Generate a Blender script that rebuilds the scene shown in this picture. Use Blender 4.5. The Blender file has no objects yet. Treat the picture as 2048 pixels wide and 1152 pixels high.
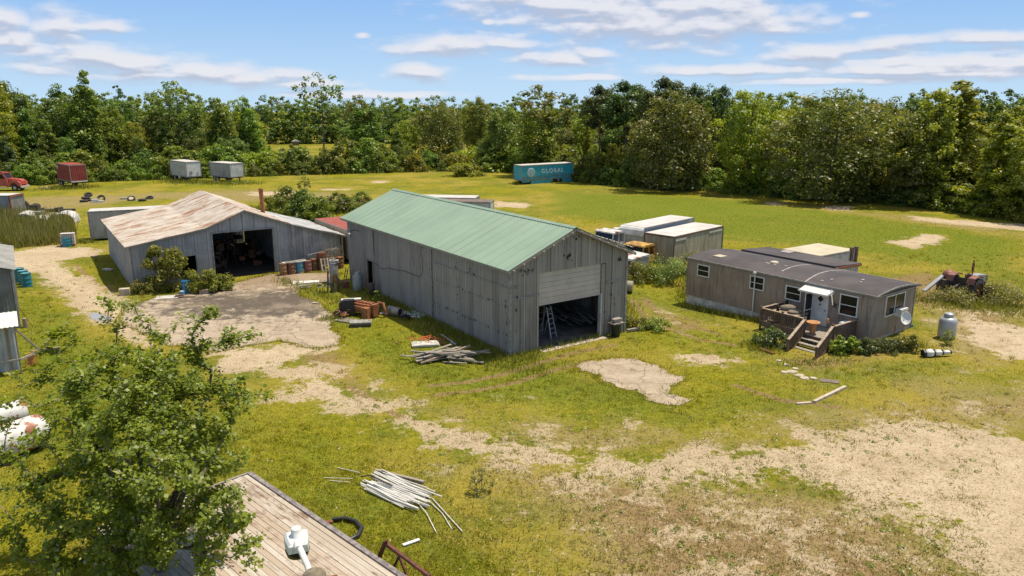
import bpy, math, random
import numpy as np
from mathutils import Vector, Matrix
random.seed(7); R = np.random.default_rng(11)
rad = math.radians
S = bpy.context.scene
C = S.collection
# ------------------------------------------------------------------ camera
CAM_H = 14.0; FPX = 1530.0; PITCH = math.atan(376/1530.0)
cd = bpy.data.cameras.new('camera'); cam = bpy.data.objects.new('camera', cd); C.objects.link(cam)
cd.sensor_width = 36; cd.lens = FPX/2048*36; cd.clip_end = 6000; cd.clip_start = .1
cam.location = (0, 0, CAM_H); cam.rotation_euler = (math.pi/2-PITCH, 0, 0)
S.camera = cam
S.view_settings.view_transform = 'Standard'; S.view_settings.look = 'None'
S.view_settings.gamma = 1; S.view_settings.exposure = 0.32
SUN_EL = rad(70); SUN_V = Vector((.90, .44, 0)).normalized()       # horizontal direction towards the sun
# ------------------------------------------------------------------ sun
sl = bpy.data.lights.new('sun', 'SUN'); sl.energy = 4.8; sl.angle = rad(.5); sl.color = (1, .90, .71)
so = bpy.data.objects.new('sun', sl); C.objects.link(so)
sv = Vector((SUN_V.x*math.cos(SUN_EL), SUN_V.y*math.cos(SUN_EL), math.sin(SUN_EL)))
so.rotation_euler = sv.to_track_quat('Z', 'Y').to_euler()
# ------------------------------------------------------------------ sky with clouds
_c, _s = math.cos(PITCH), math.sin(PITCH)
def ray(u, v):
    up = 576-v
    return (u-1024, FPX*_c+up*_s, -FPX*_s+up*_c)
def azel(u, v):
    x, y, z = ray(u, v)
    return math.atan2(x, y), math.atan2(z, math.hypot(x, y))
CLOUDS = [(1270,22,330,52),(1430,48,170,42),(1010,5,120,26),(5,35,45,16),(125,45,52,22),(165,52,70,9),(38,85,36,16),(10,82,30,12),(70,102,120,12),(170,112,110,20),(260,130,150,22),(400,142,110,18),(520,158,130,14),
    (600,166,90,10),(725,70,14,5),(925,90,130,15),(850,98,90,12),(845,145,62,17),(1010,88,90,10),(975,44,18,6),(1120,118,110,14),(1190,108,50,12),
    (1130,8,190,26),(1260,52,170,34),(1420,50,190,36),(1540,60,90,14),(1180,30,120,18),(1640,105,110,16),(1720,100,110,14),(1720,30,18,5),
    (1960,76,140,9),(1880,122,220,18),(2060,118,130,18),(1500,140,240,10),(1780,140,260,12),(1700,160,220,7),(1950,148,140,6),(720,190,150,7),(1150,155,120,6),(300,150,160,8)]
W = bpy.data.worlds.new('World'); S.world = W; W.use_nodes = True
def world():
    nt = W.node_tree; N = nt.nodes; L = nt.links; N.clear()
    g = bpy.data.node_groups.new('cloud_field', 'ShaderNodeTree')
    g.interface.new_socket('P', in_out='INPUT', socket_type='NodeSocketVector')
    g.interface.new_socket('D', in_out='OUTPUT', socket_type='NodeSocketFloat')
    gi = g.nodes.new('NodeGroupInput'); go = g.nodes.new('NodeGroupOutput')
    def m(op, a, b=None, c=None, tree=g):
        n = tree.nodes.new('ShaderNodeMath'); n.operation = op
        for i, q in enumerate((a, b, c)):
            if q is None: continue
            if isinstance(q, (int, float)): n.inputs[i].default_value = q
            else: tree.links.new(q, n.inputs[i])
        return n.outputs[0]
    def vm(op, a, b, tree=g):
        n = tree.nodes.new('ShaderNodeVectorMath'); n.operation = op
        tree.links.new(a, n.inputs[0])
        if b is not None: n.inputs[1].default_value = b
        return n
    best = None
    for (u, v, du, dv) in CLOUDS:
        a, e = azel(u, v); ra = du/FPX*1.35; re = dv/FPX*1.65
        q = vm('SUBTRACT', gi.outputs[0], (a, e, 0)); q = vm('MULTIPLY', q.outputs[0], (1/ra, 1/re, 0))
        d = vm('LENGTH', q.outputs[0], None).outputs['Value']
        best = d if best is None else m('MINIMUM', best, d)
    base = m('SUBTRACT', 1.0, best)
    w = vm('MULTIPLY', gi.outputs[0], (19, 50, 0)).outputs[0]
    n1 = g.nodes.new('ShaderNodeTexNoise'); n1.inputs['Scale'].default_value = 1.0; n1.inputs['Detail'].default_value = 7; n1.inputs['Roughness'].default_value = .5
    g.links.new(w, n1.inputs['Vector'])
    w2 = vm('MULTIPLY', gi.outputs[0], (9, 50, 0)).outputs[0]
    n2 = g.nodes.new('ShaderNodeTexNoise'); n2.inputs['Scale'].default_value = 1.0; n2.inputs['Detail'].default_value = 3
    g.links.new(w2, n2.inputs['Vector'])
    t = m('MULTIPLY_ADD', n1.outputs[0], 1.7, -.85)
    t2 = m('MULTIPLY_ADD', n2.outputs[0], .7, -.35)
    D = m('ADD', m('ADD', base, t), t2)
    g.links.new(D, go.inputs[0])
    tc = N.new('ShaderNodeTexCoord'); sep = N.new('ShaderNodeSeparateXYZ'); L.new(tc.outputs['Generated'], sep.inputs[0])
    az = m('ARCTAN2', sep.outputs[0], sep.outputs[1], tree=nt); el = m('ARCSINE', sep.outputs[2], tree=nt)
    cb = N.new('ShaderNodeCombineXYZ'); L.new(az, cb.inputs[0]); L.new(el, cb.inputs[1])
    G1 = N.new('ShaderNodeGroup'); G1.node_tree = g; L.new(cb.outputs[0], G1.inputs[0])
    up = N.new('ShaderNodeVectorMath'); up.operation = 'ADD'; up.inputs[1].default_value = (.002, .0075, 0); L.new(cb.outputs[0], up.inputs[0])
    G2 = N.new('ShaderNodeGroup'); G2.node_tree = g; L.new(up.outputs[0], G2.inputs[0])
    mr = N.new('ShaderNodeMapRange'); mr.interpolation_type = 'SMOOTHSTEP'; L.new(G1.outputs[0], mr.inputs[0])
    mr.inputs[1].default_value = -.05; mr.inputs[2].default_value = .85; mr.inputs[4].default_value = .88
    lit = m('SUBTRACT', G1.outputs[0], G2.outputs[0], tree=nt)
    ml = N.new('ShaderNodeMapRange'); ml.interpolation_type = 'SMOOTHSTEP'; L.new(lit, ml.inputs[0]); ml.inputs[1].default_value = -.28; ml.inputs[2].default_value = .24
    sky = N.new('ShaderNodeTexSky'); sky.sky_type = 'NISHITA'; sky.sun_disc = False; sky.sun_elevation = SUN_EL
    sky.sun_rotation = math.atan2(SUN_V.x, SUN_V.y); sky.air_density = 1.0; sky.dust_density = .1; sky.ozone_density = 3.0
    cc = N.new('ShaderNodeMix'); cc.data_type = 'RGBA'; L.new(ml.outputs[0], cc.inputs[0])
    cc.inputs[6].default_value = (3.7, 4.05, 5.0, 1); cc.inputs[7].default_value = (6.3, 6.2, 6.5, 1)
    mx = N.new('ShaderNodeMix'); mx.data_type = 'RGBA'; L.new(mr.outputs[0], mx.inputs[0]); lowb = N.new('ShaderNodeMapRange'); lowb.interpolation_type = 'SMOOTHSTEP'; L.new(el, lowb.inputs[0]); lowb.inputs[1].default_value = -.03; lowb.inputs[2].default_value = .16
    lb = N.new('ShaderNodeMix'); lb.data_type = 'RGBA'; L.new(lowb.outputs[0], lb.inputs[0]); lb.inputs[6].default_value = (4.1, 5.6, 7.0, 1); lb.inputs[7].default_value = (2.0, 3.75, 6.6, 1)
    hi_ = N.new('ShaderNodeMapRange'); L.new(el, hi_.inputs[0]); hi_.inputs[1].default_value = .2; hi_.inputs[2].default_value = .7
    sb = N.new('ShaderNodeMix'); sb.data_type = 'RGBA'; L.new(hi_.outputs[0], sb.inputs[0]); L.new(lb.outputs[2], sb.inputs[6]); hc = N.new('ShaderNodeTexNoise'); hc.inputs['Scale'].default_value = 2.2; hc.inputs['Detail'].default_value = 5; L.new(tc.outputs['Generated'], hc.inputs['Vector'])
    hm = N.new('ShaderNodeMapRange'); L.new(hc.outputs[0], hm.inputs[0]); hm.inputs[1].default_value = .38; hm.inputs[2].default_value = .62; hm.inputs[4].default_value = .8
    hx = N.new('ShaderNodeMix'); hx.data_type = 'RGBA'; L.new(hm.outputs[0], hx.inputs[0]); L.new(sky.outputs[0], hx.inputs[6]); hx.inputs[7].default_value = (5.6, 5.1, 4.7, 1)  # pale cloud cover added overhead, out of view, to neutralise the blue fill
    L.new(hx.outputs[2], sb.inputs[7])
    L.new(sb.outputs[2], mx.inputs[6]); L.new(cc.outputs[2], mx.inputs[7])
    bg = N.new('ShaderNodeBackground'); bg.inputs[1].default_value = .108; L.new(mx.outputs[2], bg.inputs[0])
    out = N.new('ShaderNodeOutputWorld'); L.new(bg.outputs[0], out.inputs[0])
world()
# ------------------------------------------------------------------ ground height and pixel -> ground point
DIPS = [(13,54,-.6,4.5),(18,43.5,-.25,3),(-34,60,-.3,3.2),(5,24,.08,6)]
def gh(x, y):
    z = -.0115*np.maximum(0, np.sqrt(y*y*(y > 0)+x*x*.3)-175)
    for (a, b, h, s) in DIPS: z = z+h*np.exp(-((x-a)**2+(y-b)**2)/(2*s*s))
    return z
def at(u, v, z=None):
    x, y, w = ray(u, v)
    if z is not None:
        t = (z-CAM_H)/w; return Vector((x*t, y*t, z))
    g = 0.
    for _ in range(4):
        t = (g-CAM_H)/w; g = float(gh(x*t, y*t))
    return Vector((x*t, y*t, g))
def hz(u, v, Y):
    x, y, w = ray(u, v); return CAM_H+Y*w/y
# ------------------------------------------------------------------ materials
def newmat(name):
    m = bpy.data.materials.new(name); m.use_nodes = True; nt = m.node_tree
    return m, nt, nt.nodes['Principled BSDF']
def nd(nt, t, **kw):
    n = nt.nodes.new(t)
    for k, v in kw.items(): setattr(n, k, v)
    return n
def mixc(nt, fac, a, b, blend='MIX'):
    n = nd(nt, 'ShaderNodeMix', data_type='RGBA', blend_type=blend)
    for i, q in ((0, fac), (6, a), (7, b)):
        if isinstance(q, (int, float)): n.inputs[i].default_value = q
        elif isinstance(q, tuple): n.inputs[i].default_value = (*q, 1) if len(q) == 3 else q
        else: nt.links.new(q, n.inputs[i])
    return n.outputs[2]
def noise(nt, vec, scale, detail=4, rough=.55, mp=None):
    if mp:
        a = nd(nt, 'ShaderNodeMapping'); a.inputs['Scale'].default_value = mp; nt.links.new(vec, a.inputs[0]); vec = a.outputs[0]
    n = nd(nt, 'ShaderNodeTexNoise'); n.inputs['Scale'].default_value = scale; n.inputs['Detail'].default_value = detail
    n.inputs['Roughness'].default_value = rough; nt.links.new(vec, n.inputs['Vector']); return n.outputs[0]
def step(nt, v, a, b, o1=0., o2=1.):
    n = nd(nt, 'ShaderNodeMapRange', interpolation_type='SMOOTHSTEP'); nt.links.new(v, n.inputs[0])
    n.inputs[1].default_value = a; n.inputs[2].default_value = b; n.inputs[3].default_value = o1; n.inputs[4].default_value = o2
    return n.outputs[0]
def mth(nt, op, a, b=None):
    n = nd(nt, 'ShaderNodeMath', operation=op)
    for i, q in enumerate((a, b)):
        if q is None: continue
        if isinstance(q, (int, float)): n.inputs[i].default_value = q
        else: nt.links.new(q, n.inputs[i])
    return n.outputs[0]
def mat(name, c1, c2=None, scale=3., rough=.75, metal=0., streak=None, rust=None, rust_t=(.55, .62), rscale=1.5, rstretch=(1, 1, 1),
        panel=None, lines=None, fine=0.25, bump=.15, lo=.35, hi=.65, mp=None):
    m, nt, b = newmat(name); tc = nd(nt, 'ShaderNodeTexCoord').outputs['Object']
    c2 = c2 or tuple(x*.72 for x in c1)
    f = step(nt, noise(nt, tc, scale, 6, .6, mp), lo, hi); col = mixc(nt, f, c1, c2)
    if panel:                                           # sheets of slightly different age
        sx = nd(nt, 'ShaderNodeSeparateXYZ'); nt.links.new(tc, sx.inputs[0])
        q = mth(nt, 'FLOOR', mth(nt, 'DIVIDE', (sx.outputs[1] if len(panel) > 3 else mth(nt, 'ADD', sx.outputs[0], sx.outputs[1])), panel[0]))
        wn = nd(nt, 'ShaderNodeTexWhiteNoise', noise_dimensions='1D'); nt.links.new(q, wn.inputs['W'])
        col = mixc(nt, step(nt, wn.outputs[0], 0, 1, 0, panel[1]), col, panel[2])
        if lines:
            fr = mth(nt, 'FRACT', mth(nt, 'DIVIDE', (sx.outputs[1] if len(panel) > 3 else mth(nt, 'ADD', sx.outputs[0], sx.outputs[1])), panel[0]))
            col = mixc(nt, step(nt, fr, .04, .10, lines[1], 0), col, lines[0]); col = mixc(nt, step(nt, fr, .90, .96, 0, lines[1]*.8), col, (.05,.05,.05))
    if streak:                                          # (colour, strength): runs of weather down the face
        s = step(nt, noise(nt, tc, 1, 5, .65, (6, 6, .5)), .5, .72, 0, streak[1]); col = mixc(nt, s, col, streak[0])
    if rust:
        rn = noise(nt, tc, rscale, 7, .68, rstretch); s = step(nt, rn, *rust_t)
        rc = mixc(nt, noise(nt, tc, 9, 3), rust, tuple(x*.45 for x in rust)); col = mixc(nt, s, col, rc)
    fn = noise(nt, tc, 30, 3, .7)
    col = mixc(nt, step(nt, fn, .3, .75, 0, fine), col, (0.03, .025, .02))
    nt.links.new(col, b.inputs['Base Color']); b.inputs['Roughness'].default_value = rough; b.inputs['Metallic'].default_value = metal
    if bump:
        bp = nd(nt, 'ShaderNodeBump'); bp.inputs['Strength'].default_value = bump; bp.inputs['Distance'].default_value = .02
        nt.links.new(fn, bp.inputs['Height']); nt.links.new(bp.outputs[0], b.inputs['Normal'])
    return m
def leafmat(name, cols, trans=.38, hue=.03, pale=None, gloss=.04):
    """cols: three greens mixed by the face attribute 'rnd'; whole plants vary with Object Info."""
    m, nt, b = newmat(name); nt.nodes.remove(b); out = nt.nodes['Material Output']
    at_ = nd(nt, 'ShaderNodeAttribute', attribute_name='rnd'); r = at_.outputs['Fac']
    oi = nd(nt, 'ShaderNodeObjectInfo').outputs['Random']
    col = mixc(nt, step(nt, r, 0, .6), cols[0], cols[1]); col = mixc(nt, step(nt, r, .55, 1), col, cols[2])
    if pale: col = mixc(nt, step(nt, r, pale[1], pale[1]+.02), col, pale[0])
    hs = nd(nt, 'ShaderNodeHueSaturation'); nt.links.new(col, hs.inputs['Color'])
    nt.links.new(mth(nt, 'ADD', mth(nt, 'MULTIPLY', oi, hue*2), .5-hue), hs.inputs['Hue'])
    nt.links.new(mth(nt, 'ADD', mth(nt, 'MULTIPLY', oi, .55), .72), hs.inputs['Value'])
    d = nd(nt, 'ShaderNodeBsdfDiffuse'); t = nd(nt, 'ShaderNodeBsdfTranslucent'); g = nd(nt, 'ShaderNodeBsdfGlossy'); g.inputs['Roughness'].default_value = .45
    nt.links.new(hs.outputs[0], d.inputs[0])
    yc = mixc(nt, .5, hs.outputs[0], mixc(nt, 1., hs.outputs[0], (1.5, 1.35, .35), 'MULTIPLY')); nt.links.new(yc, t.inputs[0])
    m1 = nd(nt, 'ShaderNodeMixShader'); m1.inputs[0].default_value = trans; nt.links.new(d.outputs[0], m1.inputs[1]); nt.links.new(t.outputs[0], m1.inputs[2])
    m2 = nd(nt, 'ShaderNodeMixShader'); m2.inputs[0].default_value = gloss; nt.links.new(m1.outputs[0], m2.inputs[1]); nt.links.new(g.outputs[0], m2.inputs[2])
    nt.links.new(m2.outputs[0], out.inputs[0]); return m
# ------------------------------------------------------------------ mesh helpers
class MB:
    def __init__(s): s.v = []; s.f = []; s.m = []; s.sm = []
    def add(s, vs, fs, mi=0, smooth=False, M=None):
        o = len(s.v)
        for p in vs: s.v.append(tuple(M @ Vector(p)) if M is not None else tuple(p))
        for f in fs: s.f.append(tuple(o+i for i in f)); s.m.append(mi); s.sm.append(smooth)
        return s
    def box(s, x0, x1, y0, y1, z0, z1, mi=0, M=None):
        return s.add([(x0,y0,z0),(x1,y0,z0),(x1,y1,z0),(x0,y1,z0),(x0,y0,z1),(x1,y0,z1),(x1,y1,z1),(x0,y1,z1)],
            [(3,2,1,0),(4,5,6,7),(0,1,5,4),(1,2,6,5),(2,3,7,6),(3,0,4,7)], mi, False, M)
    def beam(s, p, q, w, h=None, mi=0, up=(0, 0, 1)):
        h = h or w; p = Vector(p); q = Vector(q); d = (q-p); L = d.length; d.normalize()
        u = Vector(up); sd = d.cross(u)
        if sd.length < 1e-4: sd = d.cross(Vector((1, 0, 0)))
        sd.normalize(); n = sd.cross(d)
        M = Matrix((( d.x, sd.x, n.x, p.x), (d.y, sd.y, n.y, p.y), (d.z, sd.z, n.z, p.z), (0, 0, 0, 1)))
        return s.box(0, L, -w/2, w/2, -h/2, h/2, mi, M)
    def tube(s, pts, r, n=8, mi=0, cap=True, smooth=True):
        pts = [Vector(p) for p in pts]; rs = r if isinstance(r, (list, tuple)) else [r]*len(pts); rings = []; prev = None
        for i, p in enumerate(pts):
            d = (pts[min(i+1, len(pts)-1)]-pts[max(i-1, 0)]).normalized()
            if prev is None: a = d.orthogonal().normalized()
            else:
                a = prev-d*prev.dot(d); a = a.normalized() if a.length > 1e-5 else d.orthogonal().normalized()
            prev = a; b = d.cross(a)
            rings.append([p+(a*math.cos(2*math.pi*k/n)+b*math.sin(2*math.pi*k/n))*rs[i] for k in range(n)])
        vs = [q for r_ in rings for q in r_]; fs = []
        for i in range(len(pts)-1):
            for k in range(n): fs.append((i*n+k, i*n+(k+1) % n, (i+1)*n+(k+1) % n, (i+1)*n+k))
        s.add(vs, fs, mi, smooth)
        if cap:
            s.add(rings[0], [tuple(range(n))[::-1]], mi); s.add(rings[-1], [tuple(range(n))], mi)
        return s
    def lathe(s, prof, c=(0, 0, 0), n=16, mi=0, M=None, smooth=True):
        """prof: (r, z) pairs, spun round z at c"""
        M0 = Matrix.Translation(c) if M is None else M; vs = []; fs = []
        for (r, z) in prof:
            for k in range(n): vs.append((r*math.cos(2*math.pi*k/n), r*math.sin(2*math.pi*k/n), z))
        for i in range(len(prof)-1):
            for k in range(n): fs.append((i*n+k, i*n+(k+1) % n, (i+1)*n+(k+1) % n, (i+1)*n+k))
        return s.add(vs, fs, mi, smooth, M0)
    def prism(s, poly, y0, y1, mi=0, M=None):
        """poly in x,z extruded along y"""
        n = len(poly); vs = [(x, y0, z) for x, z in poly]+[(x, y1, z) for x, z in poly]
        fs = [tuple(range(n)), tuple(range(2*n-1, n-1, -1))]+[(i+n, (i+1) % n+n, (i+1) % n, i) for i in range(n)]
        return s.add(vs, fs, mi, False, M)
    def ribbed(s, o, ud, L, vd, f, nrm, pitch=.3, dep=.03, mi=0, s0=0., flat=.6, wob=0., segs=1):
        """sheet metal: ribs run along vd, spaced along ud; f(s) -> (v0, v1)"""
        o = Vector(o); ud = Vector(ud); vd = Vector(vd); nrm = Vector(nrm); xs = []; k = 0; x = s0
        e = [0, flat*pitch, (flat+.1)*pitch, (.9)*pitch]; h = [0, 0, dep, dep]
        while x < s0+L-1e-6:
            for a, b in zip(e, h):
                if x+a < s0+L-1e-6: xs.append((x+a, b))
            x += pitch
        xs.append((s0+L, 0)); vs = []
        for (x, d) in xs:
            a, b = f(x)
            for j in range(segs+1):
                t = a+(b-a)*j/segs
                w = wob*(math.sin(x*1.7+t*2.3)+.6*math.sin(x*4.1-t*1.3)) if wob else 0
                vs.append(o+ud*x+vd*t+nrm*(d+w))
        q = segs+1
        fs = [(i*q+j, (i+1)*q+j, (i+1)*q+j+1, i*q+j+1) for i in range(len(xs)-1) for j in range(segs)]
        return s.add(vs, fs, mi)
    def build(s, name, mats, parent=None, loc=None, rotz=0, label=None):
        me = bpy.data.meshes.new(name); me.from_pydata(s.v, [], s.f)
        for m in (mats if isinstance(mats, (list, tuple)) else [mats]): me.materials.append(m)
        me.polygons.foreach_set('material_index', s.m); me.polygons.foreach_set('use_smooth', s.sm); me.update()
        o = bpy.data.objects.new(name, me); C.objects.link(o)
        if parent: o.parent = parent
        if loc is not None: o.location = loc
        o.rotation_euler.z = rotz
        if label: o['label'] = label
        return o
def build_each(s, name, mats, parent=None):
    """every box of the builder becomes a part of its own"""
    for i in range(0, len(s.v), 8):
        q = MB(); q.v = s.v[i:i+8]; k = i//8*6; q.f = [tuple(j-i for j in f) for f in s.f[k:k+6]]; q.m = s.m[k:k+6]; q.sm = s.sm[k:k+6]; q.build(name, mats, parent)
def tag(o, label=None, cat=None, group=None, kind=None):
    for k, v in (('label', label), ('category', cat), ('group', group), ('kind', kind)):
        if v: o[k] = v
    return o
def thing(name, label, cat, loc=(0, 0, 0), rz=0, group=None):
    o = bpy.data.objects.new(name, None); C.objects.link(o); o.location = loc; o.rotation_euler = (0, 0, rz)
    o.empty_display_size = .3
    return tag(o, label, cat, group)
def dup(root, loc, rz=0, label=None, group=None, sc=None, rot=None):
    r = root.copy(); C.objects.link(r); r.location = loc; r.rotation_euler = rot or (0, 0, rz)
    if sc is not None: r.scale = sc if isinstance(sc, tuple) else (sc, sc, sc)
    if label: r['label'] = label
    if group: r['group'] = group
    for ch in list(root.children):
        c = ch.copy(); C.objects.link(c); c.parent = r
        for g in ch.children:
            d = g.copy(); C.objects.link(d); d.parent = c
    return r
def npmesh(name, verts, faces, mats, attr=None, mi=None):
    """verts (N,3), faces (M,k) arrays"""
    me = bpy.data.meshes.new(name); N = len(verts); Mf, k = faces.shape
    me.vertices.add(N); me.vertices.foreach_set('co', np.asarray(verts, 'f').ravel())
    me.loops.add(Mf*k); me.loops.foreach_set('vertex_index', np.asarray(faces, 'i').ravel())
    me.polygons.add(Mf); me.polygons.foreach_set('loop_start', np.arange(0, Mf*k, k, dtype='i'))
    try: me.polygons.foreach_set('loop_total', np.full(Mf, k, 'i'))
    except Exception: pass
    for m in (mats if isinstance(mats, (list, tuple)) else [mats]): me.materials.append(m)
    if mi is not None: me.polygons.foreach_set('material_index', np.asarray(mi, 'i'))
    if attr is not None:
        a = me.attributes.new('rnd', 'FLOAT', 'FACE'); a.data.foreach_set('value', np.asarray(attr, 'f'))
    me.update(calc_edges=True); me.validate()
    return me
def obj(name, me, parent=None, loc=None):
    o = bpy.data.objects.new(name, me); C.objects.link(o)
    if parent: o.parent = parent
    if loc is not None: o.location = loc
    return o
def leaves(cen, nrm, size, asp=.62, rnd=None):
    """folded diamond leaves; returns verts, quad faces"""
    n = len(cen); nrm = nrm/np.maximum(np.linalg.norm(nrm, axis=1, keepdims=True), 1e-6)
    t = R.normal(size=(n, 3)); t -= nrm*(t*nrm).sum(1, keepdims=True); t /= np.maximum(np.linalg.norm(t, axis=1, keepdims=True), 1e-6)
    b = np.cross(nrm, t); sz = np.asarray(size).reshape(-1, 1)
    v = np.stack([cen-t*sz*.5, cen+b*sz*.5*asp+nrm*sz*.12, cen+t*sz*.5, cen-b*sz*.5*asp+nrm*sz*.12], 1).reshape(-1, 3)
    return v, np.arange(4*n).reshape(n, 4)
# ------------------------------------------------------------------ palette
corr = dict(lo=.3, hi=.7)
M = {}
M['barn'] = mat('weathered_barn_sheet', (.31,.29,.265), (.21,.195,.18), 1.2, .62, .25, streak=((.36,.34,.31), .55), rust=(.02,.018,.017), rust_t=(.68,.72), rscale=2.2, rstretch=(1,1,.7), panel=(.93,.6,(.36,.34,.31)), lines=((.5,.47,.43),.7), mp=(1,1,.3))
M['barn_edge'] = mat('barn_trim', (.34,.33,.30), (.2,.19,.17), 4, .7)
M['green'] = mat('green_roof_sheet', (.235,.335,.255), (.20,.29,.22), .35, .5, .0, panel=(.92,.3,(.28,.375,.28),'y'), lines=((.22,.31,.23),.35), rust=(.33,.36,.27), rust_t=(.56,.75), rscale=.5, rstretch=(.3,2.5,1), fine=.06, bump=.03)
M['hole'] = mat('torn_hole', (.008,.008,.009), (.014,.013,.012), 4, .95)
M['wood'] = mat('bare_wood', (.36,.27,.19), (.22,.17,.12), 6, .8, mp=(1,1,4))
M['grey_wood'] = mat('grey_wood', (.36,.32,.27), (.21,.185,.155), 5, .85, mp=(3,3,3))
M['dark_wood'] = mat('deck_wood', (.20,.125,.08), (.10,.065,.045), 5, .8)
M['rail_top'] = mat('deck_rail', (.42,.32,.24), (.26,.19,.14), 4, .8)
M['roller'] = mat('roller_door_steel', (.50,.46,.42), (.42,.39,.36), 1.3, .5, .2, fine=.1)
M['white'] = mat('white_paint', (.74,.73,.70), (.6,.59,.56), 2, .5, fine=.12)
M['dirty_white'] = mat('dirty_white_paint', (.62,.60,.57), (.42,.40,.37), 2.2, .6, streak=((.22,.2,.18), .5))
M['trailer'] = mat('aged_aluminium_side', (.42,.41,.40), (.27,.27,.27), 1.1, .55, .3, streak=((.16,.15,.14), .75), panel=(1.2,.3,(.5,.49,.47)), mp=(1,1,.4))
M['trailer_pale'] = mat('pale_trailer_side', (.60,.62,.66), (.42,.43,.46), 1.0, .5, .15, streak=((.25,.23,.21), .65), panel=(1.2,.3,(.62,.62,.6)))
M['algae'] = mat('algae_stained_side', (.36,.33,.25), (.22,.195,.135), 1.3, .8, streak=((.20,.19,.10), .9), panel=(1.2,.35,(.46,.43,.36)), mp=(2,2,.4))
M['troof'] = mat('pale_trailer_roof', (.60,.57,.54), (.47,.44,.41), .7, .6, .1, fine=.15)
M['troof_brown'] = mat('brown_trailer_roof', (.20,.14,.11), (.13,.09,.07), 1, .7)
M['creamroof'] = mat('cream_roof', (.50,.44,.32), (.42,.37,.26), .7, .7, fine=.1)
M['frame'] = mat('dark_chassis', (.05,.045,.04), (.09,.06,.045), 3, .7)
M['rustm'] = mat('rusty_steel', (.33,.12,.05), (.16,.06,.03), 5, .9, bump=.4)
M['rust_orange'] = mat('orange_rust', (.42,.17,.055), (.2,.07,.03), 7, .9, bump=.4)
M['redbox'] = mat('faded_red_paint', (.33,.06,.045), (.25,.04,.03), 1, .5, fine=.15)
M['redtruck'] = mat('sun_faded_red_truck', (.50,.10,.075), (.40,.07,.05), 1.5, .4, rust=(.3,.13,.07), rust_t=(.66,.72), rscale=2)
M['redroof'] = mat('red_rusted_roof', (.33,.065,.045), (.24,.05,.035), 2, .8, rust=(.42,.22,.14), rust_t=(.55,.66), rscale=2.5, rstretch=(1,1,1))
M['blue'] = mat('faded_blue_trailer', (.03,.42,.54), (.025,.33,.45), 1.2, .55, streak=((.30,.42,.46), .65), rust=(.32,.40,.42), rust_t=(.6,.68), rscale=1.2, rstretch=(1,1,.35))
M['teal'] = mat('teal_drum', (.02,.20,.27), (.015,.15,.21), 2, .45, fine=.1)
M['bluedrum'] = mat('blue_drum', (.02,.17,.34), (.02,.13,.27), 2, .4, fine=.1)
M['bluerust'] = mat('blue_drum_rusting', (.04,.24,.38), (.03,.18,.3), 2, .5, rust=(.36,.30,.28), rust_t=(.5,.56), rscale=2.2)
M['tanrust'] = mat('tan_rusted_drum', (.32,.20,.09), (.2,.1,.05), 2, .85, rust=(.3,.1,.04), rust_t=(.5,.58))
M['brownrust'] = mat('brown_rusted_drum', (.20,.10,.055), (.13,.06,.035), 3, .9, rust=(.36,.14,.06), rust_t=(.55,.6))
M['pinkrust'] = mat('red_rusted_drum', (.26,.10,.09), (.2,.11,.12), 2, .8, rust=(.33,.13,.06), rust_t=(.5,.58))
M['tyre'] = mat('tyre_rubber', (.022,.021,.02), (.04,.037,.034), 6, .85)
M['glass'] = newmat('dark_window_glass')[0]
b_ = M['glass'].node_tree.nodes['Principled BSDF']; b_.inputs['Base Color'].default_value = (.012,.014,.016,1); b_.inputs['Roughness'].default_value = .12; b_.inputs['Specular IOR Level'].default_value = .25
M['siding'] = mat('tan_lap_siding', (.33,.26,.195), (.26,.20,.15), .8, .7, streak=((.07,.055,.045), .7), fine=.12)
M['skirt'] = mat('pale_skirting', (.74,.72,.66), (.5,.47,.42), 2.0, .8, streak=((.2,.18,.15), .5))
M['mroof'] = mat('dark_membrane_roof', (.043,.036,.040), (.075,.062,.064), .5, .8, fine=.1, bump=.05)
M['seal'] = mat('roof_sealant', (.42,.37,.35), (.27,.23,.22), 3, .8)
M['rustroof'] = mat('rusting_galvanised_roof', (.62,.56,.49), (.48,.41,.34), .9, .6, .1, rust=(.46,.21,.09), rust_t=(.49,.64), rscale=.55, rstretch=(.7,2.2,1), fine=.2)
M['galv'] = mat('bright_galvanised', (.60,.60,.59), (.36,.36,.37), .9, .5, .3, streak=((.15,.14,.13), .55), panel=(.66,.5,(.2,.2,.21)))
M['lbarn'] = mat('peeling_white_sheet', (.45,.45,.455), (.31,.31,.32), .9, .65, .1, streak=((.20,.19,.19), .6), rust=(.025,.022,.02), rust_t=(.66,.69), rscale=2.0, rstretch=(1.2,1.2,.55), panel=(.93,.45,(.42,.42,.42)), lines=((.5,.5,.5),.6))
M['shed'] = mat('grey_shed_sheet', (.22,.225,.225), (.14,.14,.14), 1, .6, .25, streak=((.32,.31,.29), .5), panel=(.7,.4,(.3,.29,.28)))
M['black'] = mat('black_plastic', (.014,.014,.015), (.022,.022,.022), 4, .45)
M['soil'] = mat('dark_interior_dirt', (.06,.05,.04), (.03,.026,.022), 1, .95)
M['plank'] = mat('white_washed_planks', (.60,.55,.49), (.43,.36,.29), .8, .8, panel=(.2,.75,(.40,.29,.20),'y'), rust=(.30,.19,.12), rust_t=(.52,.66), rscale=1.3, rstretch=(.6,1.6,1), fine=.35, mp=(.3,3,1))
M['moss'] = mat('mossy_edge_board', (.17,.145,.15), (.30,.27,.26), 5, .95, lo=.4, hi=.6, fine=.4)
M['tank'] = mat('silver_tank_paint', (.40,.41,.43), (.34,.35,.36), 1.5, .4, .2, fine=.08)
M['culvert'] = mat('galvanised_pipe', (.40,.36,.31), (.28,.25,.21), 3, .5, .4)
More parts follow.
